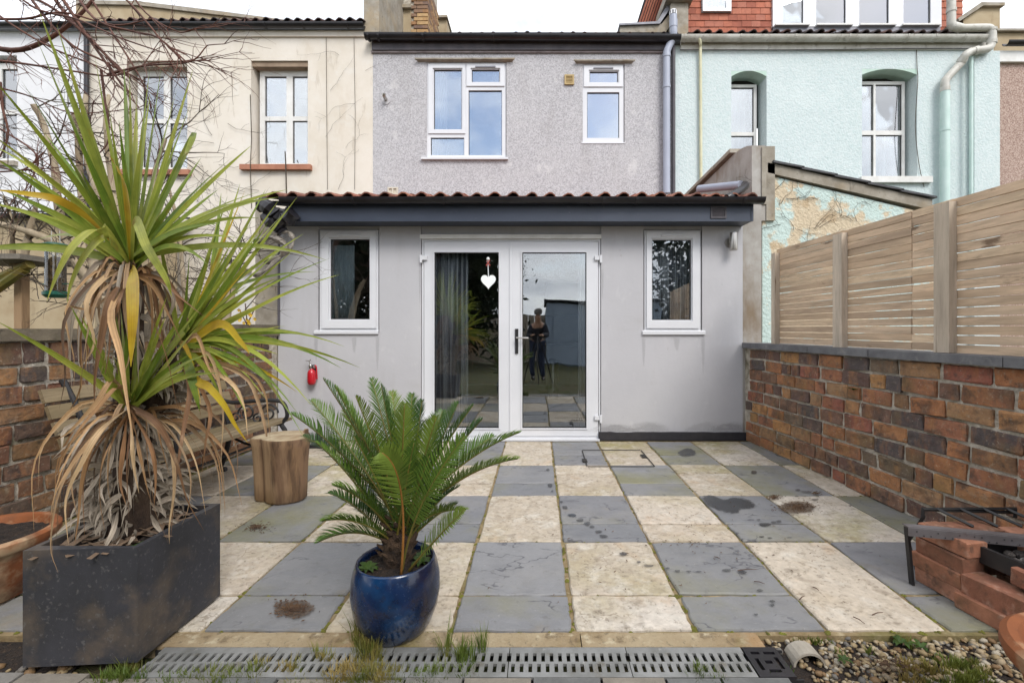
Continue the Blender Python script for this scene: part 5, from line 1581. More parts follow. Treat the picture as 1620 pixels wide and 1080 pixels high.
# trunks
tr_pts = [Vector((ccx - .01, ccy, .33)), Vector((ccx + .0, ccy, .6)), Vector((X(205, 1.75), 1.75, Z(650, 1.75))), Vector((X(206, 1.76), 1.76, Z(520, 1.76))), P(208, 415, 1.76)]
mb = MB(); mb.tube(catmull(tr_pts, 6), [.085, .082, .08, .078, .075, .072, .07, .066, .062, .06, .056, .052, .05, .048, .046, .044, .043, .042, .042, .042, .042, .042, .04, .038, .03], 10)
auto_smooth(mb.build('trunk', M['cord_trunk'], cord))
pB = P(282, 556, 1.80)
mb = MB(); mb.tube(catmull([Vector((ccx + .02, ccy + .02, .75)), P(250, 640, 1.79), pB], 6), [.06, .058, .055, .052, .05, .048, .046, .045, .045, .044, .043, .042, .04], 10)
auto_smooth(mb.build('trunk', M['cord_trunk'], cord))
headA, headB, headC = P(208, 420, 1.75), pB, P(204, 645, 1.66)
headD = P(330, 470, 2.0)
nleaf = [0]
def cleaf(head, tip, wpx=.042, bow=.25, yellow=False, up=None, seg=11, sh=None, m=None):
    """leaf from a head to a tip point; bow lifts the middle so that the end droops"""
    a = head + Vector((R.uniform(-.012, .012), R.uniform(-.012, .012), R.uniform(-.02, .03)))
    L = (tip - a).length
    mid = (a + tip) / 2 + Vector((0, 0, bow * L))
    path = bez(a, mid, tip, seg)
    hint = Vector((R.uniform(-.35, .35), -1, .45))
    me = leaf_mesh(path, wpx * R.uniform(.85, 1.1), fold=R.uniform(.15, .4), nrm_hint=hint, twist=R.uniform(-.5, .5))
    nleaf[0] += 1
    return mesh_obj('leaf', me, M[m or ('cord_yellow' if yellow else 'cord_leaf')], cord)
# big leaves of head A: tip pixel, depth, bow
A = [((62, 18), 1.55, .03), ((90, 40), 1.6, .02), ((34, 128), 1.5, .06), ((-15, 120), 1.5, .07), ((-20, 208), 1.45, .1), ((-25, 240), 1.5, .13), ((2, 300), 1.5, .14), ((-30, 318), 1.45, .2),
     ((58, 62), 1.62, .02), ((110, 185), 1.6, .0), ((150, 90), 1.75, 0), ((196, 106), 1.8, 0), ((205, 118), 1.7, 0), ((216, 152), 1.85, 0), ((237, 108), 1.75, 0), ((256, 100), 1.8, .0), ((306, 108), 1.85, .0),
     ((303, 160), 1.75, .02), ((280, 140), 1.9, .01), ((398, 230), 1.85, .05), ((366, 250), 1.7, .07), ((412, 303), 1.8, .12), ((440, 312), 1.7, .16), ((372, 376), 1.75, .2), ((410, 345), 1.65, .2),
     ((330, 420), 1.5, .3), ((268, 300), 1.9, .0), ((140, 230), 1.9, .0), ((20, 262), 1.7, .1), ((70, 210), 1.85, .03), ((172, 170), 1.55, -.01), ((225, 205), 1.6, 0), ((188, 190), 1.66, 0),
     ((345, 300), 1.95, .06), ((318, 250), 1.95, .03), ((120, 130), 1.85, .02), ((10, 330), 1.75, .17), ((455, 300), 1.85, .15), ((385, 318), 1.6, .12), ((128, 270), 1.5, .03)]
for (tp, yy, bow) in A:
    cleaf(headA, P(tp[0], tp[1], yy), .032, bow)
for k in range(10):
    a = R.uniform(-1.5, 1.5)
    q = R.uniform(.45, .8)
    tip = headA + Vector((math.sin(a) * q * .9, R.uniform(-.3, .35), math.cos(a) * q * .95 + (-.05 if abs(a) > 1 else .1)))
    cleaf(headA, tip, .032, .05 + .14 * abs(a) / 1.5)
# yellowing and drooping leaves
def hang(head, pts, w, m, fold=.2, hint=Vector((0, -1, .1)), tw=0, prof=None):
    path = catmull([head] + pts, 6)
    me = leaf_mesh(path, w, fold=fold, nrm_hint=hint, twist=tw, prof=prof)
    return mesh_obj('leaf' if m not in ('dead_leaf', 'dead_grey') else 'dead_leaf', me, M[m], cord)
hang(headA, [P(198, 300, 1.55), P(182, 262, 1.45), P(174, 246, 1.42)], .034, 'cord_yellow')
hang(P(207, 424, 1.68), [P(209, 436, 1.56), P(210, 490, 1.47), P(208, 545, 1.46), P(207, 580, 1.46)], .052, 'cord_yellow', prof=lambda t: min(1, .55 + 1.4 * t) * (1 - max(0, t - .35) / .65 * .96))
hang(headA, [P(176, 372, 1.52), P(150, 362, 1.44), P(116, 388, 1.38), P(92, 430, 1.36), P(74, 476, 1.36)], .044, 'cord_leaf')
hang(headA, [P(178, 384, 1.5), P(158, 378, 1.45), P(130, 410, 1.42), P(112, 450, 1.42), P(106, 480, 1.42)], .034, 'cord_leaf')
hang(headA, [P(150, 355, 1.55), P(96, 318, 1.45), P(40, 306, 1.4), P(-10, 300, 1.38)], .034, 'cord_yellow')
hang(headA, [P(213, 350, 1.55), P(232, 390, 1.45), P(262, 440, 1.42), P(272, 470, 1.42)], .04, 'cord_leaf')
hang(headA, [P(300, 225, 1.6), P(296, 240, 1.55), P(290, 246, 1.5)], .030, 'cord_leaf')
# head B leaves to the right
B = [((440, 318), 1.9, 0), ((424, 352), 1.85, .0), ((462, 398), 1.85, .04), ((470, 312), 2.0, .02), ((521, 409), 1.75, .1), ((462, 380), 1.8, .05), ((404, 330), 1.9, 0), ((388, 300), 2.0, 0), ((360, 310), 2.0, 0),
     ((545, 548), 1.7, .18), ((500, 532), 1.75, .16), ((540, 582), 1.65, .2), ((470, 545), 1.75, .14), ((492, 640), 1.55, .3), ((470, 652), 1.6, .3), ((440, 560), 1.7, .1), ((420, 630), 1.6, .25), ((512, 566), 1.75, .2),
     ((345, 350), 1.95, 0), ((372, 372), 1.85, .0), ((330, 400), 1.75, 0), ((394, 420), 1.7, .02), ((445, 442), 1.75, .06), ((430, 610), 1.6, .22), ((390, 655), 1.55, .3), ((300, 400), 1.7, 0), ((318, 640), 1.5, .3),
     ((452, 515), 1.9, .07), ((430, 475), 1.85, .06), ((400, 520), 1.75, .1), ((470, 620), 1.75, .2), ((355, 640), 1.6, .3), ((480, 690), 1.55, .36), ((412, 362), 2.05, 0), ((446, 345), 2.05, .0)]
for (tp, yy, bow) in B:
    cleaf(headB, P(tp[0], tp[1], yy), .025, bow, yellow=(R.random() < .12))
for k in range(8):
    a = R.uniform(-.4, 1.9); q = R.uniform(.35, .7)
    cleaf(headB, headB + Vector((math.sin(a) * q, R.uniform(-.3, .3), math.cos(a) * q)), .028, .12 * a / 1.5 + .03)
hang(headB, [P(310, 600, 1.55), P(330, 612, 1.5), P(354, 640, 1.48), P(372, 672, 1.48), P(392, 700, 1.48)], .032, 'cord_yellow')
hang(headB, [P(296, 575, 1.6), P(304, 600, 1.55), P(310, 625, 1.53), P(316, 650, 1.53)], .045, 'cord_leaf')
hang(headB, [P(345, 512, 1.7), P(380, 540, 1.65), P(395, 560, 1.62)], .036, 'cord_yellow')
# a higher head further back, right of head A
Dl = [((455, 330), 2.1, 0), ((420, 300), 2.2, 0), ((480, 370), 2.05, .05), ((380, 290), 2.2, 0), ((350, 305), 2.2, 0), ((500, 430), 2.0, .12), ((440, 400), 2.0, .05), ((395, 280), 2.3, 0), ((520, 480), 2.0, .18), ((330, 280), 2.2, 0), ((470, 350), 2.2, .02), ((300, 310), 2.2, 0)]
for (tp, yy, bow) in Dl[:6]:
    cleaf(headD, P(tp[0], tp[1], yy), .026, bow)
mb = MB(); mb.tube(catmull([Vector((ccx + .05, ccy + .06, .8)), P(300, 560, 1.95), headD], 5), .04, 8); auto_smooth(mb.build('trunk', M['cord_trunk'], cord))
# head C leaves
Cl = [((-5, 508), 1.45, .06), ((112, 484), 1.55, .0), ((142, 530), 1.5, .03), ((128, 500), 1.65, 0), ((150, 545), 1.45, .04), ((178, 560), 1.5, 0), ((200, 520), 1.6, 0), ((235, 545), 1.55, 0), ((262, 500), 1.65, 0), ((298, 480), 1.7, .02), ((330, 468), 1.75, .03),
      ((300, 560), 1.6, .08), ((330, 560), 1.5, .14), ((280, 520), 1.55, .04), ((250, 560), 1.45, 0), ((160, 590), 1.42, .06), ((220, 500), 1.7, 0), ((190, 480), 1.72, 0), ((310, 520), 1.6, .05), ((345, 590), 1.5, .16), ((285, 590), 1.42, .08)]
for (tp, yy, bow) in Cl:
    cleaf(headC, P(tp[0], tp[1], yy), .030, bow)
for k in range(8):
    a = R.uniform(-1.2, 1.3); q = R.uniform(.25, .5)
    cleaf(headC, headC + Vector((math.sin(a) * q, R.uniform(-.15, .2), math.cos(a) * q)), .026, .03 + .1 * abs(a))
print('green leaves', nleaf[0])
# dead leaves
nd = [0]
def dead(a, pts, w, m='dead_leaf', tw=None):
    path = catmull([a] + pts, 4)
    me = leaf_mesh(path, w, fold=R.uniform(.2, .7), nrm_hint=Vector((R.uniform(-.5, .5), -1, R.uniform(-.2, .2))), twist=R.uniform(-1.6, 1.6) if tw is None else tw,
                   prof=lambda t: (.7 + .4 * math.sin(min(1, t * 1.4) * math.pi)) * (1 - t ** 2.2) + .03)
    mesh_obj('dead_leaf', me, M[m], cord); nd[0] += 1
# skirt under head A
for k in range(48):
    a = R.uniform(0, 2 * math.pi)
    rr_ = R.uniform(.06, .19)
    dx, dy_ = math.cos(a), math.sin(a)
    z0 = headA.z - R.uniform(.0, .07)
    st_ = Vector((headA.x + dx * .03, headA.y + dy_ * .03, z0))
    drop = R.uniform(.25, .60)
    dead(st_, [st_ + Vector((dx * rr_ * .5, dy_ * rr_ * .5, R.uniform(-.02, .03))), st_ + Vector((dx * rr_, dy_ * rr_, -drop * .35)), st_ + Vector((dx * rr_ * R.uniform(.9, 1.25) + R.uniform(-.03, .03), dy_ * rr_, -drop * .75)),
               st_ + Vector((dx * rr_ * R.uniform(.8, 1.3) + R.uniform(-.05, .05), dy_ * rr_ * 1.05, -drop))], R.uniform(.008, .018), R.choice(['dead_leaf', 'dead_leaf', 'dead_grey']))
# long ones traced from the photograph
for pts, w in (([(176, 470, 1.55), (160, 540, 1.52), (150, 600, 1.52), (150, 650, 1.53)], .03), ([(176, 490, 1.5), (190, 560, 1.42), (202, 640, 1.38), (212, 700, 1.36)], .034), ([(240, 450, 1.6), (268, 500, 1.55), (290, 545, 1.55)], .026),
               ([(160, 462, 1.6), (140, 520, 1.56), (128, 600, 1.55), (124, 660, 1.55)], .024), ([(250, 440, 1.6), (285, 470, 1.5), (322, 500, 1.48)], .022), ([(230, 480, 1.6), (262, 560, 1.55), (280, 640, 1.55)], .024),
               ([(190, 470, 1.55), (176, 520, 1.5), (172, 560, 1.5), (160, 620, 1.5)], .028), ([(150, 485, 1.6), (110, 484, 1.5), (101, 485, 1.48)], .018)):
    dead(headA + Vector((0, 0, -.03)), [P(*p) for p in pts], w * .62)
# skirt under head C: arcs out and hangs
sk = [([(150, 690, 1.5), (110, 740, 1.46), (82, 800, 1.45), (84, 890, 1.45)], .034), ([(160, 680, 1.48), (130, 730, 1.44), (104, 790, 1.43), (108, 860, 1.43)], .026), ([(140, 700, 1.52), (96, 770, 1.5), (80, 860, 1.48), (92, 906, 1.48)], .028),
      ([(180, 690, 1.46), (160, 740, 1.42), (158, 790, 1.42), (166, 840, 1.42)], .03), ([(150, 700, 1.5), (130, 760, 1.48), (124, 820, 1.48), (118, 860, 1.48)], .026), ([(238, 660, 1.44), (262, 690, 1.4), (282, 740, 1.38), (296, 790, 1.38), (322, 838, 1.38)], .036),
      ([(250, 665, 1.46), (280, 700, 1.42), (300, 750, 1.4), (298, 800, 1.4), (288, 830, 1.4)], .03), ([(215, 690, 1.4), (226, 740, 1.36), (238, 790, 1.36), (266, 858, 1.36)], .026), ([(208, 690, 1.4), (212, 740, 1.38), (220, 780, 1.38)], .028),
      ([(236, 700, 1.42), (246, 750, 1.4), (244, 800, 1.4)], .024), ([(176, 700, 1.46), (170, 760, 1.44), (176, 800, 1.44)], .026), ([(262, 690, 1.48), (276, 760, 1.46), (268, 830, 1.46), (268, 860, 1.46)], .022),
      ([(190, 610, 1.5), (150, 650, 1.45), (118, 690, 1.42), (90, 745, 1.4)], .03), ([(180, 600, 1.5), (150, 640, 1.46), (110, 682, 1.44), (87, 696, 1.43)], .026), ([(196, 700, 1.46), (190, 760, 1.44), (200, 800, 1.43)], .03)]
for pts, w in sk:
    dead(headC + Vector((R.uniform(-.01, .01), 0, R.uniform(-.02, .02))), [P(*p) for p in pts], w * .62, 'dead_leaf')
for k in range(44):
    a = R.uniform(math.pi * .75, math.pi * 2.25)
    rr_ = R.uniform(.12, .30)
    dx, dy_ = math.cos(a), math.sin(a) * .7
    st_ = Vector((headC.x + dx * .03, headC.y + .05 + dy_ * .03, headC.z - R.uniform(0, .08)))
    drop = R.uniform(.2, .46)
    dead(st_, [st_ + Vector((dx * rr_ * .55, dy_ * rr_ * .5, R.uniform(-.01, .03))), st_ + Vector((dx * rr_, dy_ * rr_, -drop * .4)), st_ + Vector((dx * rr_ * 1.1 + R.uniform(-.03, .03), dy_ * rr_, -drop))], R.uniform(.007, .016), R.choice(['dead_leaf', 'dead_leaf', 'dead_grey']))
# dead leaves from head B hanging to the right
for pts, w in (([(330, 560, 1.65), (352, 640, 1.55), (350, 720, 1.52), (352, 770, 1.52)], .022), ([(310, 530, 1.65), (330, 580, 1.6), (350, 610, 1.58)], .026), ([(360, 600, 1.6), (385, 640, 1.58), (392, 690, 1.57)], .02),
               ([(380, 590, 1.62), (410, 640, 1.6), (422, 690, 1.6), (420, 660, 1.6)], .02), ([(300, 610, 1.6), (290, 680, 1.55), (278, 760, 1.5), (270, 850, 1.5)], .02), ([(330, 640, 1.6), (325, 700, 1.55), (318, 760, 1.55)], .018), ([(385, 585, 1.6), (418, 620, 1.56), (424, 660, 1.56), (428, 700, 1.56)], .018)):
    dead(headB, [P(*p) for p in pts], w * .7)
# stubs of old leaf bases covering the trunk
stubs = bmesh.new()
for k in range(340):
    z = R.uniform(.36, headC.z - .02)
    a = R.uniform(0, 2 * math.pi)
    r0 = .08
    dx, dy_ = math.cos(a), math.sin(a)
    f = (z - .36) / (headC.z - .36)
    p0 = Vector((ccx + dx * (r0 - .01 * f), ccy - .06 * f + dy_ * r0, z))
    ln = R.uniform(.05, .15)
    out = R.uniform(.3, 1.0)
    dn = R.uniform(-.8, .3)
    p1 = p0 + Vector((dx * out + R.uniform(-.4, .4), dy_ * out, dn)).normalized() * ln * .6
    p2 = p1 + Vector((dx * out * .5 + R.uniform(-.5, .5), dy_ * out * .5, dn - .6)).normalized() * ln * .5
    if p2.z < .36: p2.z = .362 + R.uniform(0, .01)
    if p1.z < .36: p1.z = .366 + R.uniform(0, .01)
    me = leaf_mesh(catmull([p0, p1, p2], 3), R.uniform(.012, .026), fold=R.uniform(.2, .7), nrm_hint=Vector((R.uniform(-.5, .5), -1, R.uniform(-.2, .2))), twist=R.uniform(-1.6, 1.6))
    stubs.from_mesh(me); bpy.data.meshes.remove(me)
qa, qb = Vector((ccx + .02, ccy + .02, .78)), pB
ta, tb = Vector((X(205, 1.75), 1.75, Z(640, 1.75))), P(208, 430, 1.76)
for k in range(170):
    f = R.random()
    o_ = qa.lerp(qb, f) if k < 110 else ta.lerp(tb, f)
    a = R.uniform(math.pi * .8, math.pi * 2.2)
    d = Vector((math.cos(a), math.sin(a), 0))
    p0 = o_ + d * .042
    p1 = p0 + (d * R.uniform(.3, 1) + Vector((R.uniform(-.3, .3), 0, R.uniform(-.7, .4)))).normalized() * R.uniform(.03, .07)
    p2 = p1 + (d * .3 + Vector((R.uniform(-.4, .4), 0, -1))).normalized() * R.uniform(.02, .07)
    mm = leaf_mesh(catmull([p0, p1, p2], 3), R.uniform(.012, .026), fold=R.uniform(.2, .7), nrm_hint=Vector((R.uniform(-.5, .5), -1, R.uniform(-.2, .2))), twist=R.uniform(-1.6, 1.6))
    stubs.from_mesh(mm); bpy.data.meshes.remove(mm)
me = bpy.data.meshes.new('leaf_bases'); stubs.to_mesh(me); stubs.free()
o = mesh_obj('leaf_bases', me, M['dead_grey'], cord); o['kind'] = 'stuff'
if 0: pass
print('dead', nd[0])
# litter of dead leaf pieces in the planter
mb = MB()
for k in range(60):
    x, y = R.uniform(plx0 + .04, plx1 - .04), R.uniform(ply0 + .04, ply1 - .04)
    a = R.uniform(0, math.pi)
    l = R.uniform(.03, .09)
    w = R.uniform(.006, .014)
    z = plz - .03 + R.uniform(0, .025)
    c, s = math.cos(a), math.sin(a)
    dz = R.uniform(-.01, .015)
    mb.poly([(x - c * l + s * w, y - s * l - c * w, z), (x + c * l + s * w * .3, y + s * l - c * w * .3, z + dz), (x + c * l - s * w * .3, y + s * l + c * w * .3, z + dz + .002), (x - c * l - s * w, y - s * l + c * w, z + .003)])
o = mb.build('leaf_litter', M['dead_grey'], pl); o['kind'] = 'stuff'

def tuft(name, cx, cy, z, n, h, spread, m, seed=1):
    rr = random.Random(seed)
    mb = MB()
    for i in range(n):
        a = rr.uniform(0, 2 * math.pi); r = spread * math.sqrt(rr.random())
        p = Vector((cx + r * math.cos(a), cy + r * math.sin(a), z))
        hh_ = h * rr.uniform(.4, 1.1)
        lean = Vector((math.cos(a) * rr.uniform(.1, .8) + rr.uniform(-.3, .3), math.sin(a) * rr.uniform(.1, .8) + rr.uniform(-.3, .3), 0)) * hh_ * .6
        w = rr.uniform(.0012, .0024)
        s = Vector((math.cos(a + 1.57), math.sin(a + 1.57), 0)) * w
        q = p + lean * .35 + Vector((0, 0, hh_ * .6)); t = p + lean + Vector((0, 0, hh_))
        v = mb.v(p - s, p + s, q + s * .8, q - s * .8, t)
        mb.bm.faces.new([v[0], v[1], v[2], v[3]]); mb.bm.faces.new([v[3], v[2], v[4]])
    return mb

def weed(root_name, label, cat, spots, m='weed', group=None):
    for i, (c, n, sz) in enumerate(spots):
        o = thing(root_name, label[i] if isinstance(label, list) else label, cat, c, group)
        for k in range(n):
            a = 2 * math.pi * k / n + R.uniform(-.4, .4)
            d = Vector((math.cos(a), math.sin(a), 0))
            L = sz * R.uniform(.6, 1.1)
            path = bez(Vector(c), Vector(c) + d * L * .5 + Vector((0, 0, L * .6)), Vector(c) + d * L + Vector((0, 0, L * .25)), 5)
            me = leaf_mesh(path, L * .42, .3, Vector((0, 0, 1)) + d * -.2, prof=lambda t: math.sin(max(.03, t) ** .8 * math.pi) * .98 + .03)
            mesh_obj('leaf', me, M[m], o)
weed('weed_plant', ['small green seedling growing in the charcoal planter below the dead leaves'], 'weed', [(Vector((X(210, 1.62), 1.62, .365)), 7, .05)])

# ------------------------------------------------------------------ terracotta pots
def pot(root, c, prof, n=48, m='terracotta', smooth=40):
    mb = MB(); mb.lathe(prof, c, n)
    return auto_smooth(mb.build('pot', M[m], root), smooth)
tp = thing('terracotta_pot', 'wide terracotta bowl of dark soil behind the charcoal planter', 'flowerpot', (-2.27, 1.93, 0))
c = Vector((-2.40, 1.95, 0))
pot(tp, c, [(0, .004), (.15, .004), (.16, .012), (.20, .17), (.215, .225), (.238, .228), (.25, .245), (.25, .268), (.24, .278), (.222, .276), (.214, .262), (.205, .2), (0, .2)])
soil_patch(tp, c.x - .212, c.x + .212, c.y - .212, c.y + .212, .238, .008, 16, True)
weed('weed_plant', ['tiny green sprout in the wide terracotta bowl at the left edge'], 'weed', [(Vector((-2.36, 1.84, .25)), 6, .035)])
tp = thing('terracotta_pot', 'empty orange terracotta pot with pale rim at the bottom right corner', 'flowerpot', (1.33, 1.1, 0))
c = Vector((1.405, 1.08, 0))
pot(tp, c, [(0, .004), (.13, .004), (.135, .012), (.18, .26), (.19, .300), (.215, .305), (.222, .325), (.22, .345), (.205, .357), (.185, .352), (.172, .33), (.165, .28), (.12, .05), (0, .05)])

# ------------------------------------------------------------------ blue pot and cycad
bp = thing('blue_pot', 'glossy dark blue glazed round pot holding the cycad', 'flowerpot', (-.547, 1.755, 0))
c = Vector((-.552, 1.765, 0))
mb = MB()
mb.lathe([(0, .006), (.10, .006), (.112, .0), (.12, .006), (.135, .03), (.158, .09), (.167, .15), (.164, .205), (.155, .245), (.148, .262), (.146, .268), (.141, .270), (.136, .266), (.134, .25), (.14, .2), (0, .2)], c, 64)
auto_smooth(mb.build('pot', M['blue_glaze'], bp), 50)
soil_patch(bp, c.x - .134, c.x + .134, c.y - .134, c.y + .134, .236, .007, 16, True)
cy = thing('cycad', 'dark green cycad with feathery stiff fronds in the blue pot', 'plant', (c.x, c.y, .24))
crown = Vector((c.x + .03, c.y + .01, .365))
mb = MB()
prof = []
mb.tube(catmull([Vector((c.x, c.y, .235)), Vector((c.x + .01, c.y, .33)), crown, crown + Vector((.004, 0, .05))], 5), [.045, .05, .054, .056, .057, .058, .058, .058, .057, .056, .054, .05, .046, .042, .036, .02], 14)
auto_smooth(mb.build('trunk', M['cycad_trunk'], cy))
for k in range(44):        # old frond bases
    a = k * 2.4; z = .25 + .18 * k / 44
    d = Vector((math.cos(a), math.sin(a), .35)).normalized()
    p = Vector((c.x + .02 * k / 44, c.y, z)) + d * .04
    mb = MB(); mb.tube([p, p + d * .02, p + d * .042 + Vector((0, 0, .012))], [.011, .009, .003], 5)
    mb.build('frond_base', M['cycad_trunk'], cy)
def frond(base, tip, bow, roll=0.0, leafl=.105, npair=50, start=.22, stem_m='cycad_stem', ctrl=None, upv=None):
    L = (tip - base).length
    mid = ctrl if ctrl is not None else (base + tip) / 2 + Vector((0, 0, bow * L))
    path = bez(base, mid, tip, 26)
    up0 = upv or Vector((0, 0, 1))
    mb = MB()
    m = len(path) - 1
    for sd in (-1, 1):
        for k in range(npair):
            t = start + (1 - start) * (k + R.uniform(-.15, .15)) / (npair - 1)
            t = min(max(t, 0), .999)
            i = int(t * m); f = t * m - i
            p = path[i].lerp(path[i + 1], f)
            d = (path[i + 1] - path[i]).normalized()
            s = d.cross(up0)
            if s.length < .05: s = d.cross(Vector((0, -1, .2)))
            s.normalize()
            s = Matrix.Rotation(roll, 3, d) @ s
            nn = s.cross(d).normalized()
            q = (t - start) / (1 - start)
            l = leafl * (math.sin(math.pi * (.15 + .83 * q)) ** .62) * R.uniform(.88, 1.08)
            fw = .55 + .55 * q
            v = (s * sd * .80 + d * (fw + R.uniform(-.12, .12)) + nn * R.uniform(.3, .5)).normalized()
            wv = (d - v * d.dot(v)).normalized() * .0024
            a = p
            b = p + v * l * .55 + nn * l * .02
            e = p + v * l - nn * l * .05 + Vector((0, 0, -.004))
            vv = mb.v(a - wv, a + wv, b + wv, b - wv, e)
            mb.bm.faces.new([vv[0], vv[1], vv[2], vv[3]])
            mb.bm.faces.new([vv[3], vv[2], vv[4]])
    me = mb.mesh('frond')
    fr = mesh_obj('frond', me, M['cycad_leaf'], cy)
    mb = MB(); mb.tube(path, [.0052 * (1 - .75 * i / m) for i in range(m + 1)], 6)
    mb.build('midrib', M[stem_m], fr, smooth=True)
FR = [((462, 655), 1.75, .12), ((493, 634), 1.8, .08), ((512, 600), 1.85, .05), ((530, 612), 1.75, .04), ((563, 628), 1.6, .03), ((588, 600), 1.85, .03), ((603, 610), 1.75, .0), ((652, 624), 1.9, 0), ((668, 634), 1.85, .02),
      ((725, 638), 1.85, .05), ((748, 642), 1.8, .08), ((762, 664), 1.75, .1), ((822, 684), 1.72, .16), ((818, 726), 1.62, .18), ((640, 640), 1.6, .02), ((690, 660), 1.65, .05), ((545, 650), 1.95, .06), ((700, 650), 2.0, .06), ((620, 620), 2.0, .02), ((480, 690), 1.95, .12), ((780, 690), 1.95, .12)]
for (tp_, yy, bow) in FR:
    frond(crown + Vector((R.uniform(-.02, .02), R.uniform(-.02, .02), .03)), P(tp_[0], tp_[1], yy), bow, roll=R.uniform(-.25, .25), start=.24)
lowb = Vector((c.x + .01, c.y - .01, .31))
for (tp_, yy, bow, rl) in (((528, 768), 1.62, .2, 0), ((510, 824), 1.58, .25, .2), ((502, 858), 1.60, .32, .1), ((736, 806), 1.62, .2, -.4), ((722, 797), 1.8, .16, -.3), ((693, 792), 1.9, .1, 0), ((560, 800), 1.9, .2, 0), ((600, 720), 2.05, .1, 0), ((540, 735), 1.75, .14, .1), ((700, 740), 1.95, .1, 0), ((560, 690), 1.62, .1, .1), ((680, 720), 1.6, .1, -.1), ((500, 700), 1.7, .14, 0), ((760, 740), 1.75, .14, 0), ((520, 780), 1.8, .2, 0), ((725, 770), 1.66, .18, 0), ((590, 680), 1.58, .06, 0), ((655, 700), 1.58, .06, 0)):
    frond(lowb + Vector((R.uniform(-.03, .03), 0, R.uniform(-.05, .04))), P(tp_[0], tp_[1], yy), bow, roll=rl, start=.2, leafl=.085, npair=42)
# two stalks rising from the soil at the front, leaning forward
frond(Vector((c.x + .045, c.y - .09, .24)), P(604, 716, 1.50), 0, start=.42, stem_m='cycad_stem_o', ctrl=P(650, 740, 1.56), leafl=.11, upv=Vector((0, -.8, .6)), npair=44)
frond(Vector((c.x + .04, c.y - .06, .24)), P(735, 690, 1.50), 0, start=.4, ctrl=P(648, 800, 1.56), leafl=.105, upv=Vector((0, -.8, .6)))
frond(Vector((c.x + .06, c.y - .05, .24)), P(735, 806, 1.54), 0, start=.25, ctrl=P(690, 850, 1.58), leafl=.07, upv=Vector((0, -.6, .8)), npair=38)
weed('weed_plant', ['pale green seedling at the left rim of the blue pot', 'leafy green weed at the right rim of the blue pot', 'small weed beside it at the back of the blue pot rim'], 'weed',
     [(Vector((c.x - .09, c.y - .05, .245)), 11, .055), (Vector((c.x + .095, c.y + .0, .245)), 13, .05), (Vector((c.x + .085, c.y + .045, .245)), 10, .045)])

# ------------------------------------------------------------------ drainage channel
dr = thing('drainage_channel', 'grey slotted metal drain channel along the front of the paving', 'drain', (-.3, 1.58, 0))
def skew(x): return -.004 * (x + .3)
dxa, dxb = X(240, 1.6), X(1182, 1.6)
mb = MB()
mb.box(dxa - .03, dxb + .15, 1.512, 1.518, -.10, -.012); mb.box(dxa - .03, dxb + .15, 1.650, 1.656, -.10, -.012); mb.box(dxa - .03, dxb + .15, 1.519, 1.649, -.10, -.09)
mb.build('trough', M['gap_dark'], dr)
ns = 5
Ls = (dxb - dxa) / ns
for k in range(ns):
    a, b = dxa + k * Ls + .0015, dxa + (k + 1) * Ls - .0015
    mb = MB()
    y0, y1 = 1.513, 1.655
    mb.box(a, b, y0, y0 + .022, -.012, -.002); mb.box(a, b, y1 - .03, y1, -.012, -.002); mb.box(a, b, 1.574, 1.584, -.012, -.002)
    nb = int((b - a) / .029)
    st_ = (b - a) / nb
    for i in range(nb + 1):
        for (ya, yb, o) in ((y0 + .022, 1.574, 0), (1.584, y1 - .03, .5)):
            xx = a + (i + o) * st_
            x0_, x1_ = max(a, xx - .0085), min(b, xx + .0085)
            if x1_ - x0_ > .004:
                mb.box(x0_, x1_, ya, yb, -.012, -.0023)
    mb.build('grate', M['galv'], dr)
mb = MB()     # dark end grate
a, b = dxb + .004, dxb + .125
mb.slab_holes(a, b, 0, .142, 0, .012, [(a + .02, a + .05, .105, .118), (a + .065, a + .105, .105, .118), (a + .02, a + .033, .03, .085), (a + .09, a + .103, .035, .09), (a + .05, a + .075, .06, .075), (a + .045, a + .085, .02, .033)])
for v in mb.bm.verts:
    v.co = Vector((v.co.x, 1.513 + v.co.z, -.001 - v.co.y))
mb.build('end_grate', M['black_plastic'], dr)

# setts along the lawn edge
mb = MB(); mb.box(-2.2, .78, 1.30, 1.511, -.06, -.03); ed = mb.build('lawn_edging', M['bed'], recentre=False); tag(ed, kind='structure')
xx = -1.95
while xx < .72:
    L = R.uniform(.17, .235)
    mb = MB(); mb.box(xx, xx + L - .009, 1.405 + R.uniform(-.004, .004), (1.530 if xx + L < -1.36 else 1.510) + R.uniform(-.005, .001), -.05, -.003 + R.uniform(-.004, .003)); mb.build('sett', M['sett'], ed, bevel=.006)
    xx += L

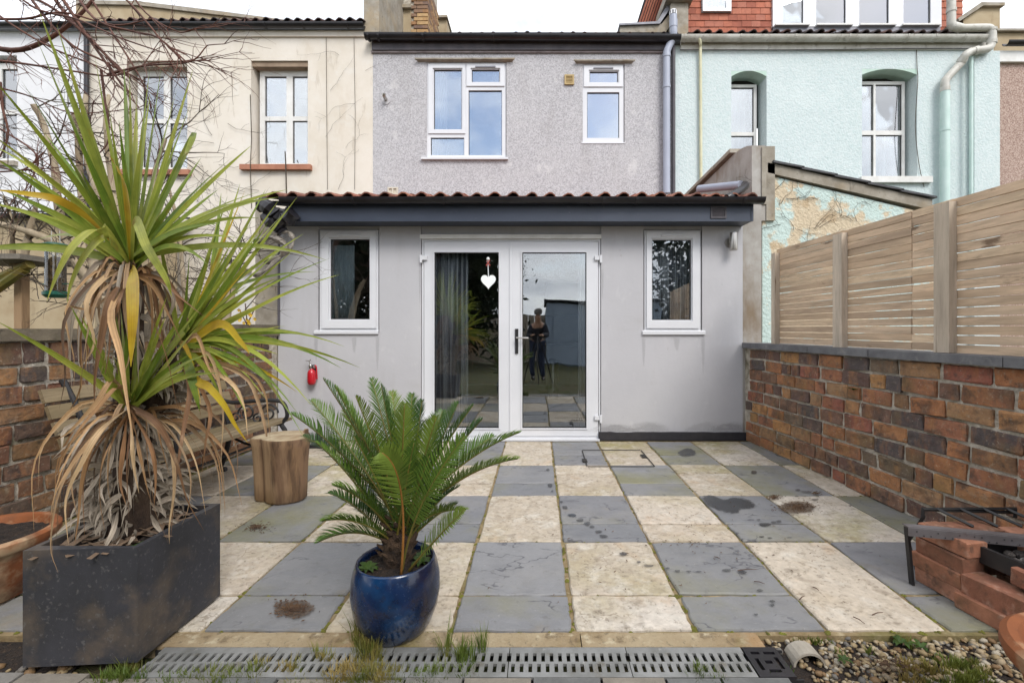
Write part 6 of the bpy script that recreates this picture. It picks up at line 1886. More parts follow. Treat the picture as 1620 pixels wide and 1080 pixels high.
# ------------------------------------------------------------------ gravel, grass, litter
def gravel(name, poly_f, n, z, smin, smax, seed, cols):
    rr = random.Random(seed)
    base = bmesh.new(); bmesh.ops.create_icosphere(base, subdivisions=1, radius=1.0)
    bv = [v.co.copy() for v in base.verts]; bf = [[v.index for v in f.verts] for f in base.faces]
    base.free()
    V_, F_, MI = [], [], []
    placed = 0; tries = 0
    while placed < n and tries < n * 20:
        tries += 1
        p = poly_f(rr)
        if p is None: continue
        s = smin + (smax - smin) * rr.random() ** 1.7
        sc = Vector((s * rr.uniform(.8, 1.3), s * rr.uniform(.7, 1.0), s * rr.uniform(.45, .75)))
        rot = Matrix.Rotation(rr.uniform(0, 6.28), 3, 'Z') @ Matrix.Rotation(rr.uniform(-.5, .5), 3, 'X') @ Matrix.Rotation(rr.uniform(-.5, .5), 3, 'Y')
        o = len(V_)
        zz = z + rr.uniform(-.3, .9) * s
        for v in bv:
            w = Vector((v.x * sc.x, v.y * sc.y, v.z * sc.z)) * rr.uniform(.86, 1.12)
            V_.append(tuple(rot @ w + Vector((p[0], p[1], zz))))
        ci = rr.randrange(len(cols))
        for f in bf:
            F_.append([o + i for i in f]); MI.append(ci)
        placed += 1
    me = bpy.data.meshes.new(name)
    me.from_pydata(V_, [], F_)
    for cm in cols: me.materials.append(cm)
    me.polygons.foreach_set('material_index', MI)
    me.polygons.foreach_set('use_smooth', [True] * len(MI))
    o = bpy.data.objects.new(name, me); COL.objects.link(o)
    tag(o, kind='stuff')
    return o
GC = [mat('pebble%d' % i, c_, tuple(.78 * v for v in c_[:3]) + (1,), scale=60, rough=.7, layers=[(S(120, 104, 80, .66), 40, .6, .72, .4)]) for i, c_ in enumerate(
    [S(196, 172, 130, .6), S(184, 160, 118, .58), S(206, 188, 154, .62), S(164, 146, 120, .58), S(136, 130, 122, .58), S(196, 174, 140, .6), S(160, 126, 86, .56), S(210, 198, 176, .62)])]
def grav_r(rr):
    x, y = rr.uniform(.74, 2.0), rr.uniform(1.12, 1.74)
    if x < .93 and y > 1.5 and y < 1.66: 
        if x < .905: return None
    if y > 1.735 - .0 * x and x < 1.58: return None
    if x > 1.74 and y > 1.5: return None
    return (x, y)
mb = MB(); mb.poly([(.78, 1.0, -.034), (2.3, 1.0, -.034), (2.3, 1.735, -.034), (.78, 1.735, -.034)]); tag(mb.build('soil_bed', M['soil'], recentre=False), kind='structure')
mb = MB(); mb.poly([(-2.9, 1.2, -.034), (-1.62, 1.2, -.034), (-1.62, 1.73, -.034), (-2.9, 1.73, -.034)]); tag(mb.build('soil_bed', M['soil'], recentre=False), kind='structure')
gravel('gravel', grav_r, 2500, -.033, .007, .0165, 3, GC)
def grav_l(rr): return (rr.uniform(-2.5, -1.6), rr.uniform(1.36, 1.60))
gravel('gravel', grav_l, 420, -.04, .01, .024, 4, GC)
# moss and soil under the gravel edge
mb = MB()
# broken piece of pipe half buried by the drain end
hp_ = thing('broken_pipe', 'half buried piece of broken clay channel at the edge of the gravel', 'pipe piece', (X(1265, 1.64), 1.62, -.02))
mb = MB()
pa = []
for i in range(11):
    a = math.pi * i / 10
    pa.append((X(1266, 1.66) + .058 * math.cos(a), 1.60, -.035 + .05 * math.sin(a)))
pi_ = [(X(1266, 1.66) + .05 * math.cos(math.pi - math.pi * i / 10), 1.60, -.035 + .042 * math.sin(math.pi - math.pi * i / 10)) for i in range(11)]
mb.prism(pa + pi_, (.01, .085, -.012)); mb.build('shell', M['cement'], hp_)
def grass_field(name, spots, m, seed):
    """blades in one mesh: spots are (x, y, radius, count, height)"""
    out = MB()
    for i, (x, y, r, nn_, h, z) in enumerate(spots):
        t = tuft(name, x, y, z, nn_, h, r, m, seed + i)
        me = t.mesh('tmp'); out.bm.from_mesh(me); bpy.data.meshes.remove(me)
    o = out.build(name, M[m], None, recentre=False)
    tag(o, kind='stuff')
    return o
sp = []
rr = random.Random(11)
for (px0, px1, py, n_, h, sc) in ((330, 470, 1072, 26, .035, .03), (400, 480, 1050, 8, .06, .02), (540, 620, 1066, 26, .05, .03), (570, 600, 1040, 9, .11, .02), (560, 610, 1020, 5, .12, .02), (470, 540, 1078, 14, .03, .03), (620, 750, 1068, 20, .045, .03),
                                  (690, 770, 1040, 8, .11, .02), (250, 400, 1078, 24, .05, .03), (600, 700, 1078, 26, .04, .03), (1090, 1140, 1072, 7, .05, .02), (520, 620, 1078, 24, .05, .03), (160, 230, 1075, 10, .06, .02), (180, 215, 1060, 4, .07, .015), (500, 530, 1040, 3, .06, .02)):
    for k in range(n_):
        px_, pyy = rr.uniform(px0, px1), py + rr.uniform(-6, 14)
        g_ = G(px_, pyy, -.02)
        sp.append((g_.x, g_.y, sc * rr.uniform(.7, 1.3), 36, h * rr.uniform(.6, 1.2), -.03))
grass_field('grass', sp, 'grass', 50)
sp = []
for k in range(44):
    px_, pyy = rr.uniform(1425, 1565), rr.uniform(1040, 1085)
    g_ = G(px_, pyy, -.02)
    sp.append((g_.x, g_.y, .02 * rr.uniform(.7, 1.4), 40, .03 * rr.uniform(.6, 1.3), -.03))
for k in range(10):
    g_ = G(rr.uniform(1250, 1320), rr.uniform(1000, 1014), -.02)
    sp.append((g_.x, g_.y, .015, 24, .022, -.03))
for (a, b) in ((1420, 1010), (1440, 1018), (1330, 1035), (1375, 1030), (1250, 1065), (1222, 1068)):
    g_ = G(a, b, -.02); sp.append((g_.x, g_.y, .018, 26, .035, -.03))
sp2 = [(R.uniform(-8, 8), R.uniform(-6, 1.25), .06, 14, .045, -.045) for k in range(1500)]
grass_field('grass', sp, 'grass', 400)
grass_field('lawn_grass', sp2, 'grass', 900)
# weeds at the gravel edge
weed('weed_plant', ['broad leaved weed against the slab edge in the gravel', 'smaller weed in the gravel right of the broad leaved one', 'weed among pebbles below the clay channel'], 'weed', [(G(1418, 1003, 0) + Vector((0, -.02, -.02)), 8, .05), (G(1450, 1010, 0) + Vector((0, -.02, -.02)), 7, .04), (G(1335, 1040, 0) + Vector((0, 0, -.01)), 7, .035)])
# moss along the joints: many small flat cushions
def moss(name, spots, seed):
    rr = random.Random(seed)
    mb = MB()
    for (x, y, r, n_) in spots:
        for i in range(n_):
            a = rr.uniform(0, 6.28); q = r * math.sqrt(rr.random())
            cx_, cy_ = x + q * math.cos(a), y + q * math.sin(a)
            s = rr.uniform(.003, .009)
            b = [(cx_ + s * math.cos(t * 1.0472), cy_ + s * math.sin(t * 1.0472), -.009) for t in range(6)]
            v = mb.v(*b); tp2 = mb.bm.verts.new((cx_, cy_, -.009 + s * .8))
            for j in range(6): mb.bm.faces.new([v[j], v[(j + 1) % 6], tp2])
    o = mb.build(name, mat('moss', S(136, 136, 48, .6), S(104, 100, 40, .58), scale=20, rough=.95), None, recentre=False)
    tag(o, kind='stuff')
sp = []
for xl in COLX[2:10]:
    for k in range(26):
        y_ = 1.74 + (4.6 - 1.74) * rr.random() ** 1.6
        sp.append((xl + rr.uniform(-.006, .006), y_, .009, 5))
for yl_ in RZ[1:]:
    for k in range(40):
        sp.append((rr.uniform(-2.7, 2.2), yl_ + rr.uniform(-.006, .006), .009, 4))
for k in range(90):
    y_ = rr.uniform(1.9, 4.6); sp.append((wallx_r(y_) - .012 + rr.uniform(-.01, .01), y_, .012, 7))
for k in range(70):
    y_ = rr.uniform(1.9, 4.6); sp.append((wallx_l(y_) + .012 + rr.uniform(-.01, .01), y_, .012, 7))
moss('moss', sp, 5)

# water stains on the slabs (real wet patches, a skin of water)
def patch(pts, m, name, z=.0066, grow=1.12):
    mb = MB()
    cen = sum((Vector(p) for p in pts), Vector()) / len(pts)
    ring = catmull([Vector(p) for p in pts] + [Vector(pts[0])], 4)[:-1]
    def rg(k): return mb.v(*[(cen.x + (p.x - cen.x) * k, cen.y + (p.y - cen.y) * k, z) for p in ring])
    out, mid, inn = rg(grow * 1.12), rg(.93), rg(.6)
    cc = mb.bm.verts.new((cen.x, cen.y, z))
    n = len(ring)
    for i in range(n):
        j = (i + 1) % n
        mb.bm.faces.new([out[i], out[j], mid[j], mid[i]]); mb.bm.faces.new([mid[i], mid[j], inn[j], inn[i]]); mb.bm.faces.new([inn[i], inn[j], cc])
    o = mb.build(name, M[m], None)
    at = o.data.attributes.new('fade', 'FLOAT', 'POINT')
    vals = [0.0] * n + [.48] * n + [.75] * n + [.8]
    at.data.foreach_set('value', vals)
    tag(o, kind='structure')
    return o
def pxpatch(pts, m='wet', name='puddle'): patch([G(a, b, .004) for a, b in pts], m, name)
pxpatch([(1112, 786), (1125, 783), (1145, 790), (1160, 787), (1180, 789), (1194, 798), (1190, 803), (1172, 805), (1166, 811), (1150, 810), (1128, 803), (1116, 795)], 'wet')
pxpatch([(1072, 715), (1086, 709), (1098, 712), (1100, 719), (1088, 721), (1076, 720)], 'wet')
for (a, b, s, r_) in ((894, 803, 5, .6), (905, 815, 6.5, .45), (918, 823, 6, .4), (929, 828, 5, .5), (937, 833, 4.5, .5), (947, 841, 5.5, .5), (955, 848, 6.5, .45), (888, 794, 2.5, .7), (867, 743, 3, .7), (870, 768, 4, .9), (874, 777, 2, .7),
                      (986, 876, 6, .45), (1011, 889, 3, .5), (1027, 895, 8, .22), (1056, 899, 4, .35), (1072, 903, 4.5, .45), (1090, 904, 4, .35), (1106, 904, 5, .2), (1150, 902, 7, .35), (1175, 905, 7, .35), (1202, 934, 5, .5), (1196, 856, 3, .4), (1222, 951, 4.5, .4), (1222, 957, 4, .5), (1196, 972, 4, .4),
                      (1193, 747, 5, .5), (1210, 830, 9, .35), (1224, 826, 5, .4), (1232, 825, 5, .4), (1200, 822, 3, .4), (1205, 849, 4, .3), (1218, 851, 4, .3), (1276, 778, 9, .2), (1262, 775, 4, .3), (1290, 790, 5, .3), (1260, 785, 3, .4), (1345, 800, 2.5, .4), (1000, 1000, 0, 0)):
    if s <= 0: continue
    pxpatch([(a + s * math.cos(t) * R.uniform(.75, 1.2), b + s * r_ * math.sin(t) * R.uniform(.75, 1.2)) for t in [k * 2 * math.pi / 8 for k in range(8)]], R.choice(['wet', 'wet_dry']), 'water_stain')
# dried mud and leaf debris
def debris(cpx, cpy, rx_, ry_, n_, seed, m='debris', label=None):
    rr = random.Random(seed)
    mb = MB()
    for i in range(n_):
        a = rr.uniform(0, 6.28); q = min(1.5, abs(rr.gauss(0, .55)))
        c_ = G(cpx + rx_ * q * math.cos(a), cpy + ry_ * q * math.sin(a), .004)
        l = rr.uniform(.003, .012); an = rr.uniform(0, 3.14)
        d = Vector((math.cos(an), math.sin(an), rr.uniform(-.1, .25))) * l
        s = Vector((-math.sin(an), math.cos(an), 0)) * rr.uniform(.001, .004)
        z = Vector((0, 0, rr.uniform(.002, .008)))
        v = mb.v(c_ - d + z, c_ + s + z, c_ + d + z, c_ - s + z, c_ + z + Vector((0, 0, .003)))
        for j in range(4): mb.bm.faces.new([v[j], v[(j + 1) % 4], v[4]])
    o = mb.build('leaf_debris', M[m], None); tag(o, kind='stuff')
pxpatch([(462 + 34 * math.cos(t) * R.uniform(.8, 1.1), 963 + 15 * math.sin(t) * R.uniform(.8, 1.1)) for t in [k * .6283 for k in range(10)]], 'mud_film', 'dried_mud')
pxpatch([(1262 + 34 * math.cos(t) * R.uniform(.7, 1.1), 802 + 11 * math.sin(t) * R.uniform(.8, 1.1)) for t in [k * .6283 for k in range(10)]], 'mud_film', 'dried_mud')
debris(462, 962, 30, 15, 260, 1)
debris(1262, 802, 30, 10, 420, 2)
debris(1225, 787, 14, 4, 160, 3)
debris(405, 834, 26, 7, 160, 4)
debris(1290, 780, 10, 4, 60, 5)
debris(1100, 860, 320, 110, 110, 6)
debris(1400, 1050, 60, 30, 120, 7, 'debris')
# twigs on the slabs
for k, (a, b, c_, d_) in enumerate(((1167, 902, 1197, 900), (1193, 919, 1210, 923), (1286, 928, 1296, 934), (1380, 972, 1397, 968), (1350, 975, 1368, 986), (1130, 880, 1140, 884), (1265, 948, 1273, 942))):
    mb = MB(); p, q = G(a, b, .008), G(c_, d_, .010)
    mb.tube([p, (p + q) / 2 + Vector((0, 0, .004)), q], [.0022, .002, .001], 5)
    o = mb.build('twig', M['twig'])
    tag(o, ['pale twig lying on the grey slab right of the drip marks', 'curled dry stalk on the grey slab below the pale twig', 'small dark twig near the top of the long cream slab', 'dark twig on the long cream slab nearest the gravel', 'thin curved stalk at the lower end of the long cream slab',
            'tiny tan leaf stalk at the centre of the grey slab', 'short twig on the seam left of the long cream slab'][k], 'twig', 'twigs scattered on the paving')
# manhole cover groove
mh_ = thing('manhole_cover', 'paved recessed manhole cover outlined by a thin dark frame near the doors', 'manhole', (X(980, 4.3), 4.3, 0))
q = [G(921, 712, .004), G(1014, 712, .004), G(1036, 738, .004), G(929, 738, .004)]
mb = MB()
for i in range(4):
    a, b = q[i], q[(i + 1) % 4]
    d = (b - a).normalized(); s = Vector((-d.y, d.x, 0))
    mb.obox((a + b) / 2 + Vector((0, 0, .003)), d * ((b - a).length / 2 - .006), s * .003, (0, 0, .0025))
mb.build('frame', M['manhole'], mh_)
for (a, b) in ((1018, 721), (925, 728)):
    mb = MB(); p = G(a, b, .008); mb.box(p.x - .02, p.x + .02, p.y - .05, p.y + .05, .006, .0105); mb.build('lifting_eye', M['manhole'], mh_, bevel=.002)

# ------------------------------------------------------------------ brick barbecue
bb = thing('barbecue', 'low brick barbecue of stacked red bricks in the right foreground', 'barbecue', (1.85, 1.8, 0))
BR = bricks_meshes(.215, .103, .065, M['brick_red'], 5, .002, .004)
def put(x, y, z, ang, s=(1, 1, 1)):
    mesh_obj('brick', R.choice(BR), None, bb, (x, y, z + .0325), rot=(R.uniform(-.01, .01), R.uniform(-.01, .01), ang), scale=s)
H2 = math.pi / 2
# left pier: four bricks, ends towards us
for k, (dx, dy_, an) in enumerate(((0.0, 0, 0), (-.006, .012, .03), (.004, .004, -.02), (.012, .0, .02))):
    put(1.80 + dx, 2.0 + dy_, k * .0665, H2 + .12 + an)
# top brick laid across
for k in range(1, 4):
    put(1.965, 2.06, k * .0665, .06)
put(1.93, 1.95, 4 * .0665 - .064 + .0, .05) if False else None
# side wall running towards the camera
base = Vector((1.79, 1.80, 0)); dd_ = Vector((.19, -.98, 0)).normalized(); an_ = math.atan2(dd_.y, dd_.x)
for k in range(4):
    p = base + dd_ * (k * .226); put(p.x + .012, p.y, 0, an_)
for k in range(4):
    p = base + dd_ * (.01 + k * .226); put(p.x + .03, p.y, .0665, an_, (1, 1, 1.45))
for k in range(3):
    p = base + dd_ * (.13 + k * .226); put(p.x + .085, p.y, .165, an_ - .06)
# back run
for r_ in range(4):
    for k in range(3):
        put(2.12 + .0 * k, 1.95 - k * .23, r_ * .0665, H2 + .05)
# metal parts lying on top
gr_ = thing('grill_tray', 'black metal charcoal tray full of grey ash on the brick barbecue', 'tray', (1.97, 1.75, .25))
mb = MB()
o_ = Vector((2.02, 1.70, .215)); ax = dd_ * .26; ay = Vector((-dd_.y, dd_.x, 0)) * .13
mb.obox(o_ + ax, ay * 1.0, dd_ * .008, (0, 0, .034)); mb.obox(o_ - ax, ay * 1.0, dd_ * .008, (0, 0, .034))
mb.obox(o_ + ay, ax * .97, ay.normalized() * .008, (0, 0, .034)); mb.obox(o_ - ay, ax * .97, ay.normalized() * .008, (0, 0, .034))
mb.obox(o_ - Vector((0, 0, .03)), ax * .96, ay * .93, (0, 0, .003))
mb.build('tray', M['black_iron'], gr_)
mb = MB()
for i in range(7):
    for j in range(5):
        p = o_ + ax * (-.85 + 1.7 * i / 6) + ay * (-.8 + 1.6 * j / 4) + Vector((R.uniform(-.015, .015), R.uniform(-.015, .015), -.014 + R.uniform(-.006, .01)))
        mb.lathe([(0, -.014), (.018, -.008), (.021, .004), (.011, .013), (0, .015)], p, 7)
o = mb.build('ash', M['ash'], gr_); o['kind'] = 'stuff'
gk = thing('grill_rack', 'flat perforated metal strip and black rack frame laid across the barbecue top', 'rack', (1.95, 2.1, .27))
yv = 1.98
mb = MB()
a, b = Vector((X(1437, 1.98), 1.98, .275)), Vector((2.35, 1.80, .272))
d = (b - a).normalized()
mb.obox((a + b) / 2, d * ((b - a).length / 2), (0, .002, .001), (0, 0, .018))
mb.obox((a + b) / 2 + Vector((0, .018, .019)), d * ((b - a).length / 2), (0, .018, .0), (0, 0, .0018))
strip = mb.build('strip', M['tray_metal'], gk)
mb = MB()
for k in range(22):
    p = a + d * (.03 + k * .026) + Vector((0, -.0035, R.choice([-.012, .004])))
    mb.tube([p + Vector((0, .001, 0)), p - Vector((0, .0008, 0))], .0026, 6)
mb.build('perforation', M['gap_dark'], strip)
mb = MB()
yy = 2.16
l0, l1 = X(1460, yy), X(1606, yy)
mb.tube([(l0, yy, .265), (l0, yy, .302), (l1, yy, .304), (l1, yy, .262)], .010, 4)
mb.tube([(l0, yy - .005, .27), (l0 - .02, yy + .06, .12), (l0 - .03, yy + .0, .012)], .010, 4)
mb.tube([(l0, yy, .30), (l1, yy, .285)], .008, 4)
for k in range(4):
    x_ = l0 + (l1 - l0) * (k + .6) / 4
    mb.tube([(x_, yy, .304), (x_ + .06, yy - .12, .27)], .007, 4)
mb.build('frame', M['black_iron'], gk)
mb = MB(); mb.obox((X(1456, 2.0), 2.06, .13), (.006, 0, 0), (0, .010, 0), (-.012, 0, .13)); mb.build('leg', M['black_iron'], gk)
mb = MB(); kp = base + dd_ * .28
mb.lathe([(0, -.014), (.012, -.008), (.015, 0), (.012, .009), (0, .014)], (kp.x - .02, kp.y, .205), 10)
kn = mb.build('snail', M['stump_top']); tag(kn, 'small pale snail shell stuck on the top side brick of the barbecue', 'snail')

# ------------------------------------------------------------------ fire extinguisher
fe = thing('fire_extinguisher', 'small red fire extinguisher mounted on the grey wall', 'extinguisher', (U(493), Y1, V(610)))
fyy = Y1 - .055
c = Vector((X(493, fyy), fyy, 0))
zb, zt = Z(609, fyy), Z(585, fyy)
mb = MB(); mb.lathe([(0, zb), (.03, zb + .006), (.040, zb + .028), (.042, zb + .05), (.0415, zb + .07), (.040, zt - .03), (.033, zt - .008), (.018, zt + .006), (.016, zt + .012), (0, zt + .012)], c, 28)
auto_smooth(mb.build('cylinder', M['red'], fe), 60)
mb = MB(); mb.lathe([(.014, zt + .0125), (.017, zt + .02), (.016, zt + .05), (.010, zt + .06), (0, zt + .062)], c + Vector((-.012, 0, 0)), 14); auto_smooth(mb.build('valve', M['steel'], fe))
mb = MB()
mb.tube([c + Vector((-.012, 0, zt + .058)), c + Vector((-.028, -.005, zt + .095)), c + Vector((-.055, -.006, zt + .098))], .006, 6)
mb.tube([c + Vector((-.026, -.004, zt + .090)), c + Vector((-.006, -.004, zt + .105))], .005, 6); mb.build('lever', M['steel'], fe)
mb = MB(); mb.tube([c + Vector((.02, .0, zt + .03)), c + Vector((.03, -.002, zt + .032))], .017, 14); mb.build('gauge', M['steel'], fe)
mb = MB()
mb.tube(catmull([c + Vector((.018, .01, zt + .03)), c + Vector((.034, .012, zt + .045)), c + Vector((.042, .015, zt + .02)), c + Vector((.046, .02, zb + .06))], 4), .007, 8); mb.build('hose', M['red'], fe)
mb = MB(); mb.box(c.x - .02, c.x + .02, Y1 - .010, Y1 - .001, zb + .03, zt + .05); mb.build('bracket', M['black_plastic'], fe)

# faint grime on the extension wall: drips under the sills, splash marks near the ground
def wall_stain(pts, m='grime', off=.0022):
    mb = MB()
    P3 = [Vector((U(a), Y1 - off, V(b))) for a, b in pts]
    cen = sum(P3, Vector()) / len(P3)
    ring = catmull(P3 + [P3[0]], 3)[:-1]
    def rg(k): return mb.v(*[(cen.x + (p.x - cen.x) * k, p.y, cen.z + (p.z - cen.z) * k) for p in ring])
    o_, m_, i_ = rg(1.3), rg(.9), rg(.5)
    cc = mb.bm.verts.new(cen)
    n = len(ring)
    for i in range(n):
        j = (i + 1) % n
        mb.bm.faces.new([o_[i], o_[j], m_[j], m_[i]]); mb.bm.faces.new([m_[i], m_[j], i_[j], i_[i]]); mb.bm.faces.new([i_[i], i_[j], cc])
    o = mb.build('wall_stain', M[m], ext)
    o.data.attributes.new('fade', 'FLOAT', 'POINT').data.foreach_set('value', [0.0] * n + [.42] * n + [.62] * n + [.66])
for (x, y0_, w_, h_) in ((500, 533, 3, 40), (597, 532, 3, 55), (560, 533, 4, 26), (1018, 533, 3, 48), (1112, 533, 3, 60), (1070, 534, 5, 22), (664, 420, 2, 60), (953, 425, 2, 50)):
    wall_stain([(x - w_, y0_), (x + w_, y0_), (x + w_ * .8, y0_ + h_ * .6), (x + w_ * .2, y0_ + h_), (x - w_ * .5, y0_ + h_ * .7)])
for k in range(9):
    x = R.uniform(956, 1170)
    wall_stain([(x - 34, 682), (x - 16, 675 - R.uniform(0, 5)), (x + 12, 672 - R.uniform(0, 6)), (x + 34, 682)])
for k in range(7):
    x = R.uniform(455, 655)
    wall_stain([(x - 30, 694), (x - 12, 686 - R.uniform(0, 6)), (x + 12, 684 - R.uniform(0, 6)), (x + 30, 694)])
# ------------------------------------------------------------------ bare shrub tree behind the left wall
def twig_rec(out, p, d, L, r, depth, rr, droop=.0):
    n = 5
    pts = [p]; rad = [r]
    for i in range(n):
        d = (d + Vector((rr.uniform(-.28, .28), rr.uniform(-.22, .22), rr.uniform(-.22, .22) - droop))).normalized()
        p = p + d * (L / n)
        pts.append(p); rad.append(r * (1 - .7 * (i + 1) / n))
    out.append((pts, rad))
    if depth > 0:
        for k in range(rr.randint(2, 4)):
            i = rr.randint(1, n)
            q = pts[i]
            dd = (d + Vector((rr.uniform(-.9, .9), rr.uniform(-.6, .6), rr.uniform(-.7, .7)))).normalized()
            twig_rec(out, q, dd, L * rr.uniform(.4, .75), rad[i] * .72 + .0006, depth - 1, rr, droop)

tr = thing('bare_tree', 'leafless pale barked tree growing behind the left brick wall', 'tree', (X(170, 3.4), 3.4, 0))
stems = [([(165, 520, 3.2), (150, 420, 3.2), (120, 400, 3.2), (60, 372, 3.1), (0, 355, 3.0), (-80, 345, 2.9)], .042, 'branch'),
         ([(170, 530, 3.25), (160, 470, 3.25), (128, 430, 3.25), (104, 380, 3.25), (92, 320, 3.25), (86, 260, 3.25), (70, 200, 3.25), (52, 165, 3.2)], .045, 'trunk'),
         ([(176, 530, 3.3), (172, 440, 3.3), (140, 380, 3.3), (128, 300, 3.3), (124, 230, 3.3), (116, 180, 3.25)], .042, 'trunk'),
         ([(185, 530, 3.3), (178, 400, 3.3), (160, 320, 3.3), (144, 270, 3.3), (132, 210, 3.3), (136, 150, 3.3)], .045, 'trunk'),
         ([(178, 540, 3.2), (170, 480, 3.2), (138, 440, 3.15), (118, 410, 3.15)], .05, 'trunk'),
         ([(190, 540, 3.3), (186, 440, 3.3), (184, 340, 3.35), (172, 250, 3.35), (168, 190, 3.3), (172, 150, 3.3)], .036, 'trunk'),
         ([(196, 540, 3.35), (205, 440, 3.4), (232, 350, 3.4), (246, 270, 3.4), (262, 220, 3.4)], .03, 'trunk'),
         ([(352, 520, 3.6), (362, 470, 3.6), (376, 420, 3.6), (392, 390, 3.6)], .06, 'trunk'),
         ([(300, 540, 3.5), (290, 440, 3.5), (282, 360, 3.5), (268, 300, 3.5)], .026, 'trunk'),
         ([(155, 455, 3.2), (170, 478, 3.15), (210, 496, 3.1), (240, 505, 3.1)], .014, 'branch'),
         ([(38, 420, 3.1), (42, 385, 3.1), (52, 345, 3.1), (58, 320, 3.1)], .03, 'branch'),
         ([(20, 420, 3.1), (18, 350, 3.1), (6, 310, 3.1)], .02, 'branch')]
rr = random.Random(21)
tw = []
for pts, r, nm in stems:
    p3 = catmull([P(*p) for p in pts], 5)
    m_ = len(p3)
    mb = MB(); mb.tube(p3, [r * .82 * (1 - .6 * i / m_) * (1 + .10 * math.sin(i * 1.7) + rr.uniform(-.05, .05)) for i in range(m_)], 9)
    auto_smooth(mb.build(nm, M['bark'], tr), 60)
    for k in range(7):
        i = rr.randint(m_ // 3, m_ - 1)
        twig_rec(tw, p3[i], Vector((rr.uniform(-1, 1), rr.uniform(-.5, .5), rr.uniform(-.2, 1))).normalized(), rr.uniform(.25, .6), .006, 2, rr)
def join_tubes(lst, name, m, parent, kind=None, n=4):
    mb = MB()
    for pts, rad in lst: mb.tube(pts, rad, n, cap=False)
    o = mb.build(name, M[m], parent, smooth=True)
    if kind: o['kind'] = kind
    return o
join_tubes(tw, 'twigs', 'vine', tr, 'stuff')
# ivy-like dead growth low down behind the wall
tw = []
for k in range(46):
    p = P(rr.uniform(0, 420), rr.uniform(400, 500), rr.uniform(3.4, 4.6))
    twig_rec(tw, p, Vector((rr.uniform(-1, 1), 0, rr.uniform(-.4, 1))).normalized(), rr.uniform(.2, .45), .0045, 2, rr)
join_tubes(tw, 'undergrowth', 'vine', tr, 'stuff')

# drooping brown shrub overhanging from the top left, nearer to us
bs_ = thing('bare_shrub', 'leafless reddish brown shrub with arching twigs across the top left corner', 'shrub', (X(-80, 2.4), 2.4, 0))
mb = MB(); mb.tube(catmull([Vector((X(-160, 2.4), 2.4, 0)), P(-150, 500, 2.4), P(-130, 200, 2.4), P(-80, 40, 2.4), P(-20, -40, 2.4)], 6), [.05 - .0012 * i for i in range(25)], 9)
auto_smooth(mb.build('trunk', M['twig'], bs_))
arch = [([(-40, -30, 2.3), (60, 0, 2.25), (130, 50, 2.2), (180, 100, 2.2), (206, 124, 2.2)], .009), ([(60, -40, 2.3), (110, 30, 2.25), (160, 80, 2.2), (196, 118, 2.2)], .010), ([(100, -40, 2.3), (150, 30, 2.2), (210, 50, 2.2), (250, 60, 2.2), (292, 96, 2.2)], .007),
        ([(150, -40, 2.2), (200, 0, 2.2), (236, 40, 2.2), (262, 70, 2.2), (296, 88, 2.2)], .006), ([(-60, 60, 2.3), (20, 80, 2.3), (80, 60, 2.3), (130, 20, 2.3), (160, -20, 2.3)], .014), ([(-60, 90, 2.2), (30, 100, 2.2), (110, 112, 2.2), (180, 120, 2.2), (240, 100, 2.2), (330, 96, 2.2)], .0055),
        ([(170, 118, 2.2), (230, 104, 2.2), (300, 98, 2.2), (328, 72, 2.2)], .0055), ([(-60, -20, 2.2), (20, 40, 2.2), (90, 80, 2.2), (160, 110, 2.2), (220, 170, 2.2)], .006), ([(-30, -60, 2.2), (50, 10, 2.2), (120, 30, 2.15), (190, 60, 2.1), (260, 84, 2.1)], .006),
        ([(120, -40, 2.3), (170, 40, 2.3), (220, 120, 2.3), (240, 170, 2.3)], .006), ([(-40, 130, 2.3), (40, 150, 2.3), (110, 178, 2.3), (180, 176, 2.3)], .005), ([(160, 110, 2.25), (166, 160, 2.25), (172, 220, 2.25), (150, 250, 2.25)], .006), ([(-50, 180, 2.3), (10, 210, 2.3), (60, 250, 2.3), (40, 300, 2.3)], .006),
        ([(-40, 250, 2.2), (30, 270, 2.2), (70, 240, 2.2)], .005), ([(0, 130, 2.3), (4, 170, 2.3), (12, 220, 2.3), (-20, 280, 2.3)], .007), ([(190, -40, 2.25), (230, 20, 2.25), (280, 50, 2.25), (300, 48, 2.25)], .005), ([(80, -30, 2.2), (140, 60, 2.2), (190, 130, 2.2), (210, 150, 2.2)], .008),
        ([(20, -40, 2.2), (100, 60, 2.2), (170, 100, 2.2), (230, 130, 2.2)], .007), ([(0, 272, 2.3), (60, 268, 2.3), (140, 260, 2.3)], .004), ([(-30, 30, 2.2), (40, 30, 2.2), (100, 20, 2.2), (180, 40, 2.2), (240, 30, 2.2)], .006)]
tw = []
rr = random.Random(5)
for pts, r in arch:
    p3 = catmull([P(*p) for p in pts], 5)
    m_ = len(p3)
    mb = MB(); mb.tube(p3, [r * (1 - .6 * i / m_) for i in range(m_)], 6, cap=False); mb.build('branch', M['twig_red'], bs_, smooth=True)
    for k in range(6):
        i = rr.randint(2, m_ - 1)
        d = (p3[i] - p3[i - 1]).normalized()
        twig_rec(tw, p3[i], (d + Vector((rr.uniform(-.7, .7), rr.uniform(-.4, .4), rr.uniform(-.9, .5)))).normalized(), rr.uniform(.12, .34), .0028, 1, rr, .03)
join_tubes(tw, 'twigs', 'twig_red', bs_, 'stuff')

